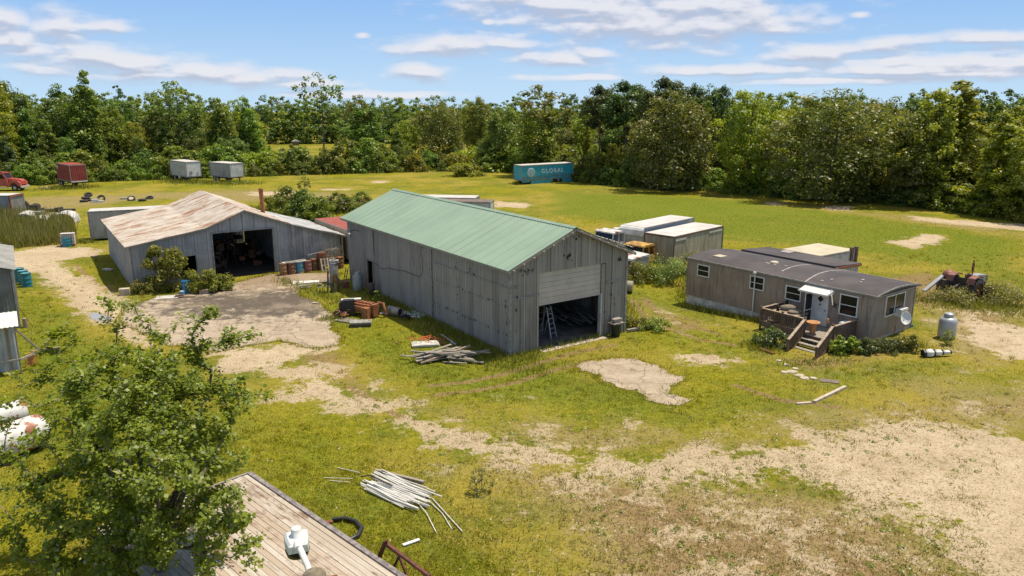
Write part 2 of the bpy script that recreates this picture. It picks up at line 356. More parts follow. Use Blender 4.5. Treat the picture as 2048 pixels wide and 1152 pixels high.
M['yellow'] = mat('yellow_cab_paint', (.60,.36,.05), (.48,.27,.04), 2, .5, rust=(.30,.13,.045), rust_t=(.5,.56), rscale=2.3)
M['whiterust'] = mat('white_paint_with_rust', (.66,.65,.62), (.52,.51,.48), 2, .5, rust=(.40,.13,.055), rust_t=(.52,.56), rscale=.9)
M['pot'] = mat('terracotta', (.52,.26,.10), (.42,.19,.075), 4, .8)
M['fabric'] = mat('grey_cushion', (.23,.19,.15), (.15,.13,.10), 6, .9)
M['pvc'] = mat('white_pvc', (.72,.71,.68), (.6,.58,.54), 3, .35, fine=.1)
M['stone'] = mat('pale_stone', (.52,.45,.35), (.36,.30,.23), 3, .9)
M['orange'] = mat('orange_netting', (.70,.17,.06), (.5,.12,.05), 6, .8)
M['lightblue'] = mat('faded_blue_sheet', (.42,.60,.72), (.55,.66,.72), 1.2, .5)
M['redpaint'] = mat('tractor_red', (.27,.09,.06), (.14,.055,.04), 4, .6)
M['bark'] = mat('tree_bark', (.16,.125,.095), (.09,.07,.055), 5, .95, bump=.4, mp=(3,3,.7))
M['palebark'] = mat('pale_branch_bark', (.34,.29,.23), (.2,.165,.13), 5, .95)
M['leafA'] = leafmat('dark_olive_leaves', ((0.074, 0.115, 0.018), (0.1348, 0.19, 0.026), (0.2349, 0.29, 0.038)), .5)
M['leafB'] = leafmat('fresh_green_leaves', ((0.1087, 0.165, 0.02), (0.2044, 0.27, 0.028), (0.3306, 0.38, 0.045)), .52)
M['leafY'] = leafmat('yellow_green_leaves', ((0.1653, 0.2, 0.018), (0.2871, 0.32, 0.024), (0.435, 0.45, 0.045)), .52)
M['leafP'] = leafmat('pine_needles', ((0.0522, 0.092, 0.022), (0.0914, 0.14, 0.032), (0.1479, 0.2, 0.045)), .4)
M['leafF'] = leafmat('pale_flecked_leaves', ((0.1131, 0.155, 0.028), (0.1827, 0.235, 0.04), (0.2784, 0.31, 0.06)), .5, pale=((.36,.31,.18), .86))
M['leafM'] = leafmat('maple_leaves', ((0.1131, 0.165, 0.018), (0.2044, 0.265, 0.026), (0.348, 0.39, 0.045)), .52, hue=.0, pale=((.42,.42,.27), .91), gloss=.03)
M['weed'] = leafmat('weed_leaves', ((.12,.16,.018), (.21,.245,.024), (.34,.34,.04)), .42)
M['reed'] = leafmat('reed_leaves', ((.16,.19,.03), (.27,.28,.05), (.48,.37,.19)), .45, hue=0)
M['bushleaf'] = leafmat('barnside_bush_leaves', ((.12,.15,.015), (.25,.265,.02), (.42,.38,.035)), .5, hue=0)
M['darkleaf'] = leafmat('dark_shrub_leaves', ((.05,.08,.022), (.09,.13,.03), (.2,.17,.05)), .35)
# ------------------------------------------------------------------ ground
def px(poly): return np.array([tuple(at(u, v))[:2] for u, v in poly])
def sdist(P, poly):
    """signed distance (inside positive) of points P (N,2) to a polygon"""
    d = np.full(len(P), 1e9); ins = np.zeros(len(P), bool); n = len(poly)
    for i in range(n):
        a = poly[i]; b = poly[(i+1) % n]; e = b-a; w = P-a
        t = np.clip((w@e)/(e@e+1e-12), 0, 1); q = w-t[:, None]*e; d = np.minimum(d, (q*q).sum(1))
        c = ((a[1] > P[:, 1]) != (b[1] > P[:, 1]))
        with np.errstate(divide='ignore', invalid='ignore'):
            xx = (b[0]-a[0])*(P[:, 1]-a[1])/(b[1]-a[1])+a[0]
        ins ^= c & (P[:, 0] < xx)
    d = np.sqrt(d); return np.where(ins, d, -d)
SAND = [[(1440,912),(1530,882),(1640,870),(1720,852),(1790,832),(1850,828),(1930,852),(2048,876),(2300,900),(2700,1250),(2100,1400),(1990,1160),(1880,1080),(1770,1030),(1640,985),(1560,950),(1500,945),(1450,935)],
    [(545,745),(610,730),(680,750),(740,790),(850,835),(1000,880),(1150,903),(1300,925),(1420,900),(1500,930),(1560,975),(1480,985),(1350,968),(1200,968),(1080,950),(980,915),(860,868),(760,838),(650,812),(570,785)],
    [(-120,500),(20,503),(90,492),(190,495),(190,512),(120,522),(160,545),(205,575),(250,605),(300,628),(300,700),(255,672),(200,645),(150,615),(112,575),(70,545),(-20,545),(-140,540)],
    [(1930,630),(1990,645),(2100,665),(2100,730),(1990,715),(1925,680)],[(1780,485),(1850,468),(1900,472),(1880,485),(1830,497)],[(1820,432),(1920,440),(2100,452),(2100,468),(1950,452),(1830,440)],
    [(1635,412),(1700,412),(1700,421),(1650,420)],[(1525,403),(1575,405),(1570,411),(1530,410)],[(430,700),(560,690),(680,696),(600,720),(560,740),(430,740)],
    [(495,384),(600,382),(600,391),(500,391)],[(640,378),(700,378),(700,383),(640,382)],[(740,362),(780,362),(780,366),(740,366)],[(1335,715),(1340,700),(1480,725),(1440,735)],[(985,402),(1060,406),(1060,416),(990,414)],[(85,372),(150,372),(150,378),(85,378)]]
MUD = [[(1355,715),(1420,700),(1475,722),(1455,738),(1400,728)],[(1325,640),(1400,640),(1425,655),(1380,668),(1330,660)],[(1270,590),(1310,610),(1330,640),(1300,640),(1262,600)],
    [(1540,715),(1600,710),(1700,715),(1740,690),(1830,700),(1700,735),(1620,750)],[(1500,690),(1560,715),(1540,735),(1495,700)],[(1330,620),(1420,640),(1400,650),(1320,632)],[(200,590),(300,600),(330,640),(260,640),(200,620)],
    [(560,690),(690,700),(760,790),(700,780),(600,740)],[(1180,1010),(1420,1050),(1560,1110),(1500,1152),(1250,1130)],[(1700,560),(1850,540),(1990,585),(1860,620),(1740,590)]]
DRYP = [[(700,960),(900,905),(1200,985),(1500,990),(1800,1040),(1980,1180),(1900,1300),(1300,1300),(1150,1120),(1000,1050)],[(1050,800),(1400,830),(1700,790),(2048,780),(2300,900),(1800,870),(1400,930),(1000,900),(760,830),(620,760)],
    [(800,640),(900,650),(1020,740),(900,740),(820,700)],[(1540,540),(1700,560),(2048,590),(2048,640),(1880,640),(1700,600)],[(0,395),(500,378),(720,385),(700,410),(300,400),(0,440)],[(1500,400),(2048,450),(2048,480),(1700,440)],
    [(560,955),(760,1010),(900,1090),(760,1090),(600,1010)],[(1540,700),(1850,690),(1950,760),(2048,750),(2048,860),(1700,800),(1580,760)]]
WORN = [[(880,905),(1050,915),(1250,935),(1480,950),(1700,970),(1900,1060),(2060,1200),(2100,1400),(1150,1400),(1130,1140),(1060,1040),(980,985)],[(1040,820),(1250,850),(1500,860),(1700,820),(1850,790),(2100,770),(2200,860),(1900,850),(1700,880),(1450,930),(1200,915),(980,880)],[(1850,600),(2048,600),(2100,680),(1960,740),(1880,690),(1840,640)],[(1280,590),(1360,610),(1430,650),(1380,672),(1300,650)]]
RUTW = [px(q) for q in (((860,772),(930,765),(1010,748),(1080,725),(1150,705),(1230,690)),((870,790),(950,782),(1030,765),(1110,740),(1180,722)),((1262,600),(1285,628),(1330,655),(1400,680),(1470,690)),((1290,596),(1315,625),(1370,650),(1440,668)),((1470,770),(1560,800),(1680,815)),((1100,960),(1250,985),(1400,1030),(1560,1100)),((1180,985),(1330,1020),(1480,1075),(1600,1140)),((700,775),(800,835),(950,880)),((110,540),(160,580),(215,615)),((150,530),(205,575),(260,615)))]
LUSH = [[(520,820),(700,850),(880,925),(1000,990),(1100,1070),(1150,1300),(300,1300),(440,950)],[(180,520),(240,560),(285,610),(250,600),(190,560)],[(0,580),(90,590),(180,640),(260,700),(420,760),(520,840),(480,980),(0,980)],[(720,640),(1000,735),(1150,715),(1180,760),(1340,815),(1500,800),(1480,860),(1200,840),(1000,830),(840,790),(700,720)],[(1100,380),(1500,400),(1800,440),(2048,480),(2048,560),(1800,520),(1400,470),(1100,430)],[(1620,735),(1850,720),(1800,790),(1640,790)],[(1260,600),(1370,560),(1370,600),(1500,690),(1450,700),(1300,680)],[(1380,870),(1480,900),(1440,935),(1330,920)],[(640,580),(680,575),(720,660),(690,680),(660,625)]]
LUSHW = [px(p) for p in LUSH]
SANDW = [px(p) for p in SAND]; WORNW = [px(p) for p in WORN]; MUDW = [px(p) for p in MUD]; DRYW = [px(p) for p in DRYP]
APRON = px([(255,612),(330,592),(420,582),(470,566),(540,549),(640,546),(682,548),(660,562),(592,578),(600,592),(636,606),(664,632),(662,656),(683,675),(678,690),(640,698),(600,692),(560,680),(500,690),(430,704),(340,690),(285,665),(238,640)])
PAD = px([(1150,733),(1175,722),(1232,717),(1280,722),(1318,734),(1340,752),(1372,757),(1345,772),(1330,785),(1374,800),(1358,811),(1325,809),(1298,799),(1286,784),(1240,778),(1204,765),(1196,750),(1158,742)])
PUDDLE = px([(172,628),(190,625),(206,629),(222,634),(220,640),(204,643),(186,639)])
def masks(P, full=False):
    def mx(polys, w):
        o = np.full(len(P), 0.)
        for q in polys: o = np.maximum(o, np.clip(.5+sdist(P, q)/w, 0, 1))
        return o
    sand = mx(SANDW[:2], 5.5); sand = np.maximum(sand, mx(SANDW[2:], 2.6)); mud = mx(MUDW, 4.)*.85; dry = mx(DRYW, 9.)*.9; slab = np.maximum(mx([APRON], .8), mx([PAD], .5))
    # worn ground spreads round the sandy tracks
    dry = np.maximum(dry, mx(SANDW[:3], 7.)*.9); wv = mx(WORNW, 7.); sand = np.maximum(sand, wv*.47); mud = np.maximum(mud, wv*.68); dry = np.maximum(dry, wv)
    for ln in RUTW:
        for p0, p1 in zip(ln, ln[1:]):
            e_ = p1-p0; w_ = P-p0; t_ = np.clip((w_@e_)/(e_@e_), 0, 1); q_ = w_-t_[:, None]*e_; mud = np.maximum(mud, .95*np.exp(-(q_*q_).sum(1)/(2*.22**2)))
    lush = np.maximum(mx(LUSHW[:1], 6.)*.6, mx(LUSHW[1:], 6.))*(1-np.clip(sand*1.4, 0, 1)); dry = dry*(1-.75*lush)
    return (sand, mud, dry, slab) if not full else (sand, mud, dry, lush)
def axis(a, b, fine, far, g=1.12):
    x = list(np.arange(a, b, fine)); s = fine
    while x[-1] < far: s *= g; x.append(x[-1]+s)
    return x
ys = [-60, -20, 0, 8]+axis(12, 68, .28, 3500, 1.06)
xr = axis(0, 44, .3, 3500, 1.1); xs = [-x for x in xr[:0:-1]]+xr
XX, YY = np.meshgrid(np.array(xs), np.array(ys)); P = np.stack([XX.ravel(), YY.ravel()], 1)
Z = gh(P[:, 0], P[:, 1])
nx, ny = len(xs), len(ys); I = np.arange(nx*ny).reshape(ny, nx)
F = np.stack([I[:-1, :-1], I[:-1, 1:], I[1:, 1:], I[1:, :-1]], -1).reshape(-1, 4)
sand, mud, dry, slab = masks(P, True)
def groundmat():
    m, nt, b = newmat('ground_grass_and_sand'); L = nt.links
    geo = nd(nt, 'ShaderNodeNewGeometry').outputs['Position']
    a = nd(nt, 'ShaderNodeAttribute', attribute_name='cover'); sp = nd(nt, 'ShaderNodeSeparateColor'); L.new(a.outputs['Color'], sp.inputs[0])
    big = noise(nt, geo, .07, 5, .6); mid = noise(nt, geo, .45, 6, .68); fin = noise(nt, geo, 3.2, 6, .75); tiny = noise(nt, geo, 16, 4, .8)
    g = mixc(nt, step(nt, mid, .3, .7), (.105,.122,.006), (.20,.20,.009))
    g = mixc(nt, step(nt, fin, .35, .68), g, (.29,.255,.018))
    g = mixc(nt, step(nt, noise(nt, geo, 1.1, 5, .7), .52, .66, 0, .5), g, (.085,.12,.010))
    g = mixc(nt, step(nt, tiny, .54, .72, 0, .6), g, (.06,.085,.008))
    g = mixc(nt, step(nt, big, .42, .60, 0, .75), g, (.31,.24,.045))
    g = mixc(nt, step(nt, noise(nt, geo, .16, 6, .7), .46, .60, 0, .6), g, (.10,.13,.016))
    g = mixc(nt, step(nt, noise(nt, geo, .30, 6, .72), .55, .66, 0, .6), g, (.34,.26,.06))
    lushc = mixc(nt, step(nt, fin, .35, .65), (.07,.115,.010), (.175,.21,.018)); lv = mth(nt, 'ADD', a.outputs['Alpha'], mth(nt, 'MULTIPLY', mth(nt, 'SUBTRACT', mid, .5), 1.6)); g = mixc(nt, step(nt, lv, .25, 1.0, 0, .8), g, lushc)
    dryc = mixc(nt, step(nt, fin, .3, .7), (.36,.275,.125), (.205,.155,.075))
    dryc = mixc(nt, step(nt, mid, .42, .62, 0, .6), dryc, (.20,.19,.03))
    dv = mth(nt, 'ADD', sp.outputs[2], mth(nt, 'MULTIPLY', mth(nt, 'SUBTRACT', fin, .5), .7))
    dv = mth(nt, 'ADD', dv, mth(nt, 'MULTIPLY', mth(nt, 'SUBTRACT', mid, .5), 1.5))
    col = mixc(nt, step(nt, dv, .36, .80), g, dryc)
    # thin spots everywhere where the earth shows
    dz = mth(nt, 'ADD', mth(nt, 'MULTIPLY', fin, .6), mth(nt, 'MULTIPLY', mid, .7))
    soil = mixc(nt, step(nt, tiny, .35, .65), (.31,.205,.105), (.17,.115,.06))
    col = mixc(nt, step(nt, dz, .80, .88, 0, .75), col, soil)
    mv = mth(nt, 'ADD', sp.outputs[1], mth(nt, 'MULTIPLY', mth(nt, 'SUBTRACT', fin, .5), 1.1))
    col = mixc(nt, step(nt, mv, .45, .68, 0, .85), col, soil)
    sandc = mixc(nt, step(nt, mid, .3, .7), (.53,.43,.305), (.40,.31,.21))
    sandc = mixc(nt, step(nt, fin, .45, .7, 0, .55), sandc, (.36,.275,.18))
    sandc = mixc(nt, step(nt, tiny, .5, .72, 0, .5), sandc, (.70,.60,.46))
    sandc = mixc(nt, step(nt, noise(nt, geo, .9, 5, .7), .58, .68, 0, .5), sandc, (.24,.21,.06))
    sv_ = mth(nt, 'ADD', sp.outputs[0], mth(nt, 'MULTIPLY', mth(nt, 'SUBTRACT', fin, .5), 1.0))
    sv_ = mth(nt, 'ADD', sv_, mth(nt, 'MULTIPLY', mth(nt, 'SUBTRACT', mid, .5), 2.4))
    sv_ = mth(nt, 'ADD', sv_, mth(nt, 'MULTIPLY', mth(nt, 'SUBTRACT', tiny, .5), .5))
    col = mixc(nt, step(nt, sv_, .44, .62), col, sandc)
    sk = noise(nt, geo, 5.5, 5, .75); sk2 = noise(nt, geo, 9.0, 4, .7); clump = noise(nt, geo, .8, 5, .7)
    spv = mth(nt, 'ADD', sk, mth(nt, 'MULTIPLY', mth(nt, 'SUBTRACT', clump, .5), .5))
    col = mixc(nt, mth(nt, 'MULTIPLY', step(nt, spv, .57, .62, 0, .8), step(nt, sp.outputs[0], .1, .95, 1, .28)), col, mixc(nt, sk2, (.10,.115,.018), (.26,.24,.05)))
    col = mixc(nt, mth(nt, 'MULTIPLY', step(nt, sk2, .56, .66, 0, .75), step(nt, dv, .2, .9, .35, 1)), col, (.38,.30,.18))
    col = mixc(nt, step(nt, sk2, .46, .36, 0, .6), col, (.06,.055,.02))
    g1 = noise(nt, geo, 24, 3, .8); g2 = noise(nt, geo, 12, 3, .7); g3 = noise(nt, geo, 2.1, 5, .75)
    col = mixc(nt, step(nt, g1, .50, .66, 0, .5), col, mixc(nt, .35, col, (1.3,1.25,1.1), 'MULTIPLY'))
    col = mixc(nt, step(nt, g2, .47, .34, 0, .62), col, mixc(nt, 1., col, (.42,.40,.36), 'MULTIPLY'))
    col = mixc(nt, step(nt, g3, .48, .36, 0, .45), col, mixc(nt, 1., col, (.62,.60,.52), 'MULTIPLY'))
    L.new(col, b.inputs['Base Color']); b.inputs['Roughness'].default_value = .95; b.inputs['Specular IOR Level'].default_value = .04
    bp = nd(nt, 'ShaderNodeBump'); bp.inputs['Strength'].default_value = .8; bp.inputs['Distance'].default_value = .08
    hh = mth(nt, 'ADD', fin, mth(nt, 'MULTIPLY', tiny, .6)); L.new(hh, bp.inputs['Height']); L.new(bp.outputs[0], b.inputs['Normal'])
    return m
gm = npmesh('ground', np.column_stack([P, Z]), F, groundmat())
ca = gm.color_attributes.new('cover', 'FLOAT_COLOR', 'POINT'); ca.data.foreach_set('color', np.column_stack([sand, mud, dry, slab]).astype('f').ravel())
tag(obj('ground', gm), kind='structure')
def slabmat(name, stain):
    m, nt, b = newmat(name); L = nt.links; geo = nd(nt, 'ShaderNodeNewGeometry').outputs['Position']
    big = noise(nt, geo, .22, 6, .7); mid = noise(nt, geo, 1.0, 6, .7); tiny = noise(nt, geo, 14, 4, .8)
    col = mixc(nt, step(nt, mid, .35, .65), (.40,.325,.24), (.29,.225,.16))
    col = mixc(nt, step(nt, tiny, .45, .75, 0, .5), col, (.26,.215,.17))
    col = mixc(nt, step(nt, tiny, .30, .40, .5, 0), col, (.58,.52,.45))
    if stain:
        an = nd(nt, 'ShaderNodeVectorMath', operation='SUBTRACT'); L.new(geo, an.inputs[0]); an.inputs[1].default_value = (-17.5, 52.5, 0)
        mp = nd(nt, 'ShaderNodeMapping'); mp.inputs['Scale'].default_value = (.085, .17, 0); mp.inputs['Rotation'].default_value = (0, 0, 0); L.new(an.outputs[0], mp.inputs[0])
        ln = nd(nt, 'ShaderNodeVectorMath', operation='LENGTH'); L.new(mp.outputs[0], ln.inputs[0])
        q = mth(nt, 'ADD', mth(nt, 'SUBTRACT', 1.0, ln.outputs['Value']), mth(nt, 'MULTIPLY', mth(nt, 'SUBTRACT', mid, .5), 2.6))
        col = mixc(nt, step(nt, q, .1, .6, 0, .92), col, (.06,.046,.034))
        sy = nd(nt, 'ShaderNodeSeparateXYZ'); L.new(geo, sy.inputs[0]); q2 = mth(nt, 'ADD', sy.outputs[1], mth(nt, 'MULTIPLY', mid, 8.0)); col = mixc(nt, step(nt, q2, 59.5, 63, 0, .85), col, (.23,.16,.10))
    col = mixc(nt, step(nt, big, .5, .64, 0, .55), col, (.33,.26,.185))
    vo = nd(nt, 'ShaderNodeTexVoronoi', feature='DISTANCE_TO_EDGE'); vo.inputs['Scale'].default_value = .42
    wv_ = nd(nt, 'ShaderNodeVectorMath', operation='ADD'); nz = nd(nt, 'ShaderNodeTexNoise'); nz.inputs['Scale'].default_value = 1.4; L.new(geo, nz.inputs['Vector']); L.new(geo, wv_.inputs[0]); L.new(nz.outputs['Color'], wv_.inputs[1]); L.new(wv_.outputs[0], vo.inputs['Vector'])
    col = mixc(nt, step(nt, vo.outputs['Distance'], .022, .006, 0, .7), col, (.12,.10,.06))
    g2 = noise(nt, geo, 6, 5, .75); col = mixc(nt, step(nt, g2, .47, .36, 0, .5), col, (.16,.13,.10))
    L.new(col, b.inputs['Base Color']); b.inputs['Roughness'].default_value = .9
    bp = nd(nt, 'ShaderNodeBump'); bp.inputs['Strength'].default_value = .4; bp.inputs['Distance'].default_value = .03; L.new(tiny, bp.inputs['Height']); L.new(bp.outputs[0], b.inputs['Normal'])
    return m
def slab_obj(name, poly, m, top=.03, jag=.26, step_=.16):
    pts = []
    n = len(poly)
    for i in range(n):
        a, b = poly[i], poly[(i+1) % n]; k = max(1, int(np.hypot(*(b-a))/step_))
        for j in range(k):
            p = a+(b-a)*j/k; pts.append(p+R.normal(size=2)*.035+jag*.6*np.array([math.sin(p[0]*3.1+p[1]*1.7)+.6*math.sin(p[1]*7.3-p[0]*5.1), math.sin(p[1]*2.7-p[0]*2.2+1)+.6*math.sin(p[0]*8.1+p[1]*6.2)]))
    q = [Vector((p[0], p[1], float(gh(*p))+top)) for p in pts]; N = len(q); mb = MB()
    import mathutils
    tris = mathutils.geometry.tessellate_polygon([[Vector((p.x, p.y, 0)) for p in q]])
    mb.add(q, [tuple(t) for t in tris]); mb.add(q+[p-Vector((0, 0, top+.1)) for p in q], [(i, (i+1) % N, (i+1) % N+N, i+N) for i in range(N)])
    o = mb.build(name, m)
    import bmesh
    bm = bmesh.new(); bm.from_mesh(o.data); bmesh.ops.remove_doubles(bm, verts=bm.verts, dist=1e-5); bmesh.ops.recalc_face_normals(bm, faces=bm.faces); bm.to_mesh(o.data); bm.free()
    return tag(o, kind='structure')
slab_obj('concrete_apron', APRON, slabmat('oil_stained_apron', True))
slab_obj('concrete_pad', PAD, slabmat('cracked_pad', False))
pm, nt_, b_ = newmat('puddle_water'); b_.inputs['Base Color'].default_value = (.30,.27,.24,1); b_.inputs['Roughness'].default_value = .05
slab_obj('puddle', PUDDLE, pm, .012, .1)
# ------------------------------------------------------------------ grass: blades where the sward grows
def blades(name, n_try, ymin, ymax, xhalf, hgt, wid, m, lab, dens, tilt=.5, power=1.0, base=None, attr=None):
    if base is None:
        # uniform over the area with more, smaller blades in the near part
        t = R.random(n_try); Y = 1/(1/ymin+(1/ymax-1/ymin)*t); X = (R.random(n_try)*2-1)*(Y*.70+2)
        P = np.stack([X, Y], 1); keep = R.random(n_try) < dens(P); P = P[keep]
    else: P = base
    n = len(P); z = gh(P[:, 0], P[:, 1])
    ang = R.random(n)*6.283; h = hgt*(.5+R.random(n))*(1+np.maximum(P[:, 1]-25, 0)*.012); w = wid*(.6+.8*R.random(n))*(1+np.maximum(P[:, 1]-25, 0)*.02)
    dx, dy = np.cos(ang), np.sin(ang); lean = (R.normal(size=(n, 2)))*tilt*h[:, None]
    a = np.column_stack([P[:, 0]-dx*w, P[:, 1]-dy*w, z-.01]); b = np.column_stack([P[:, 0]+dx*w, P[:, 1]+dy*w, z-.01])
    c = np.column_stack([P[:, 0]+lean[:, 0], P[:, 1]+lean[:, 1], z+h])
    v = np.stack([a, b, c], 1).reshape(-1, 3)
    o = obj(name, npmesh(name, v, np.arange(3*n).reshape(n, 3), m, R.random(n) if attr is None else attr[:n]))
    return tag(o, lab, name.replace('_', ' '), kind='stuff')
def blocked(P):
    """inside a building footprint"""
    o = np.zeros(len(P), bool)
    for (x, y, ang, L, W_) in FOOT:
        a = rad(ang); dx, dy = P[:, 0]-x, P[:, 1]-y; lx = dx*math.cos(a)+dy*math.sin(a); ly = -dx*math.sin(a)+dy*math.cos(a)
        o |= (lx > 0) & (lx < L) & (ly > 0) & (ly < W_)
    return o
FOOT = [(-.11,40.8,34.53,8.6,22.7),(-28.8,56.7,33.2,16.7,17.2),(21.2,43.5,36.5,5.1,14)]
def dens_grass(P):
    s, mu, d, sl = masks(P)
    return np.where((sl > .5) | blocked(P), 0, np.clip(1.05-1.5*s-.9*mu-.62*d, .035, 1))
gmat = leafmat('grass_blades', ((.12,.14,.008), (.22,.22,.012), (.36,.31,.035)), .38, hue=0, gloss=.02)
blades('grass', 420000, 14, 95, 0, .055, .015, gmat, 'yellow green patchy grass covering the lot between the barns', dens_grass, .6)
# ------------------------------------------------------------------ the big barn with the green roof
AB = rad(34.53)
def build_barn():
    r = thing('metal_barn', 'tall grey sheet-metal barn with a pale green ribbed roof and a half-raised roller door', 'barn', (-.11, 40.8, 0), AB)
    W_, L, E, P_ = 8.6, 22.6, 5.15, 6.92
    top = lambda x: E+(P_-E)*(1-abs(x-W_/2)/(W_/2))
    w = MB()
    X, Y, Zv = (1,0,0), (0,1,0), (0,0,1)
    w.ribbed((0,0,0), X, 1.98, Zv, lambda s: (-.1, top(s)), (0,-1,0), .29, .035)
    w.ribbed((0,0,0), X, 6.96-1.98, Zv, lambda s: (4.55, top(s)), (0,-1,0), .29, .03, s0=1.98)
    w.ribbed((0,0,0), X, W_-6.96, Zv, lambda s: (-.1, top(s)), (0,-1,0), .29, .035, s0=6.96)
    w.ribbed((0,0,0), Y, 17.95, Zv, lambda s: (-.1, E), (-1,0,0), .31, .03, wob=.012, segs=5)
    w.ribbed((0,0,0), Y, .98, Zv, lambda s: (2.35, E), (-1,0,0), .31, .03, s0=17.95)
    w.ribbed((0,0,0), Y, L-18.93, Zv, lambda s: (-.1, E), (-1,0,0), .31, .03, s0=18.93)
    w.ribbed((W_,0,0), Y, L, Zv, lambda s: (-.1, E), (1,0,0), .31, .03)
    w.ribbed((0,L,0), X, W_, Zv, lambda s: (-.1, top(s)), (0,1,0), .29, .03)
    w.build('wall', M['barn'], r)
    # overlapping sheet seams, battens and corner trims
    t = MB()
    for a, b, z in ((0, 9.0, 3.93), ): t.box(-.062, -.045, a, b, z, z+.05)
    for y in (8.85, 17.7): t.box(-.066, -.046, y, y+.06, .1, E-.05)
    t.box(-.07, .05, -.07, .05, -.1, E); t.box(W_-.05, W_+.07, -.07, .05, -.1, E)
    t.box(.05, 1.98, -.065, -.045, 3.3, 3.36); t.box(6.96, W_, -.065, -.045, 3.36, 3.42)
    t.box(.68, .74, -.07, -.048, .0, 3.3); t.box(.05, .68, -.066, -.046, 4.0, 4.05)
    for x in (2.55, 3.75, 5.0, 6.2): t.box(x, x+.04, -.06, -.04, 4.6, top(x)-.05)
    build_each(t, 'trim', M['barn_edge'], r)
    # torn holes along the old fixing lines
    h = MB(); rr = random.Random(5)
    def tear(x, y, z, s, face):
        n = 6; pts = []
        for k in range(n):
            a = k*2*math.pi/n; q = s*(.5+rr.random())
            pts.append((q*math.cos(a)*.6, q*math.sin(a)))
        vs = [(-.068, y+p, z+q) if face == 'L' else (x+p, -.068, z+q) for p, q in pts]
        h.add(vs, [tuple(range(n))])
    for z0 in (2.86, 1.25):
        y = 8.9
        while y > .1:
            tear(0, y, z0+rr.uniform(-.07, .07)-(.0), rr.choice((.035, .05, .05, .08)), 'L'); y -= rr.uniform(.18, .48)
    for y0 in (8.75, 5.7, .25):
        for k in range(16): tear(0, y0+rr.uniform(-.12, .12), rr.uniform(.4, 4.6), rr.choice((.03, .05, .08)), 'L')
    for k in range(9): tear(0, 3.9+rr.uniform(-.5, .5), 4.15+rr.uniform(-.2, .2), rr.uniform(.04, .09), 'L')
    for cx, cz, sx, sz, n in ((1.2, 4.75, .55, .2, 15), (4.0, 5.25, .35, .3, 15), (4.7, 6.35, .3, .12, 6), (6.2, 6.2, .5, .15, 8), (8.0, 4.7, .2, .15, 9), (.4, 3.2, .25, 1.6, 8), (7.7, 2.4, .5, 1.4, 9)):
        for k in range(n): tear(cx+rr.gauss(0, sx/2), 0, cz+rr.gauss(0, sz/2), rr.uniform(.03, .085), 'F')
    tag(h.build('torn_holes', M['hole'], r, label='black torn holes along the old fixing lines'), kind='stuff')
    # roof
    g = MB(); ov = .42; sl_ = math.atan2(P_-E, W_/2); run = (W_/2+ov)/math.cos(sl_)
    for sgn in (-1, 1):
        vd = Vector((-sgn*math.cos(sl_), 0, math.sin(sl_))); n_ = Vector((sgn*math.sin(sl_), 0, math.cos(sl_)))
        o = Vector((W_/2, -.42, P_+.06))-vd*run
        g.ribbed(o, Y, L+.84, vd, lambda s: (0, run), n_, .3, .035, flat=.7)
        o2 = o-n_*.03
        g.add([o2, o2+Vector((0, L+.84, 0)), o2+Vector((0, L+.84, 0))+vd*run, o2+vd*run], [(0, 1, 2, 3)])
    rf = g.build('roof', M['green'], r)
    c = MB(); c.prism([(W_/2-.2, P_+.03), (W_/2, P_+.125), (W_/2+.2, P_+.03), (W_/2, P_+.1)], -.44, L+.44); c.build('ridge_cap', M['green'], rf)
    f = MB()
    for sgn in (-1, 1):
        vd = Vector((-sgn*math.cos(sl_), 0, math.sin(sl_))); e = Vector((W_/2, -.40, P_-.06)); f.beam(e-vd*run*.995, e, .05, .14)
        x = W_/2+sgn*(W_/2+.36); f.box(min(x, x+.03*sgn), max(x, x+.03*sgn), -.4, L+.4, E-.26, E-.12)
        for k in range(7):
            q = e-vd*run*(k+.5)/7; f.box(q.x-.06, q.x+.06, -.56, .0, q.z-.08, q.z-.0)
    f.build('rafter_end', M['grey_wood'], r)
    # roller door, frame, track
    d = MB(); zz = 2.72
    for k in range(6):
        a = zz+k*.305; d.box(2.02, 6.62, .1+.0, .14, a, a+.292); d.box(2.02, 6.62, .112, .135, a+.292, a+.305, 1)
    d.box(2.02, 6.62, .08, .15, zz-.1, zz, 0)
    d.build('roller_door', [M['roller'], M['black']], r)
    f = MB(); f.box(6.66, 6.94, .02, .22, 0, 4.5); f.box(1.88, 2.0, .02, .22, 0, 4.55); f.box(1.9, 6.95, .02, .2, 4.55, 4.7); f.box(6.62, 6.7, -.02, .24, 0, 2.7, 1)
    f.build('door_frame', [M['grey_wood'], M['trailer_pale']], r)
    d = MB(); d.box(-.1, -.03, 17.85, 17.95, 0, 2.4); d.box(-.1, -.03, 18.93, 19.03, 0, 2.4); d.box(-.1, -.03, 17.9, 19, 2.35, 2.45); d.build('side_door_frame', M['wood'], r)
    d = MB(); d.box(.35, .4, 17.95, 18.93, 0, 2.35); d.build('side_door', M['dark_wood'], r)
    s = MB(); s.box(.05, W_-.05, .05, L-.05, -.1, .03); s.box(2.0, 6.9, -.5, .05, -.1, .025, 1); s.build('floor_slab', [mat('barn_floor', (.16,.15,.135), (.09,.085,.08), 1.5, .9), M['stone']], r)
    # steel frame inside
    s = MB()
    for y in range(1, 8):
        yy = y*2.9; s.beam((.12, yy, 0), (.12, yy, E), .12); s.beam((W_-.12, yy, 0), (W_-.12, yy, E), .12)
        s.beam((.1, yy, E-.1), (W_/2, yy, P_-.1), .1); s.beam((W_-.1, yy, E-.1), (W_/2, yy, P_-.1), .1); s.beam((.1, yy, E-.2), (W_-.1, yy, E-.2), .1)
    s.build('roof_truss', M['dark_wood'], r)
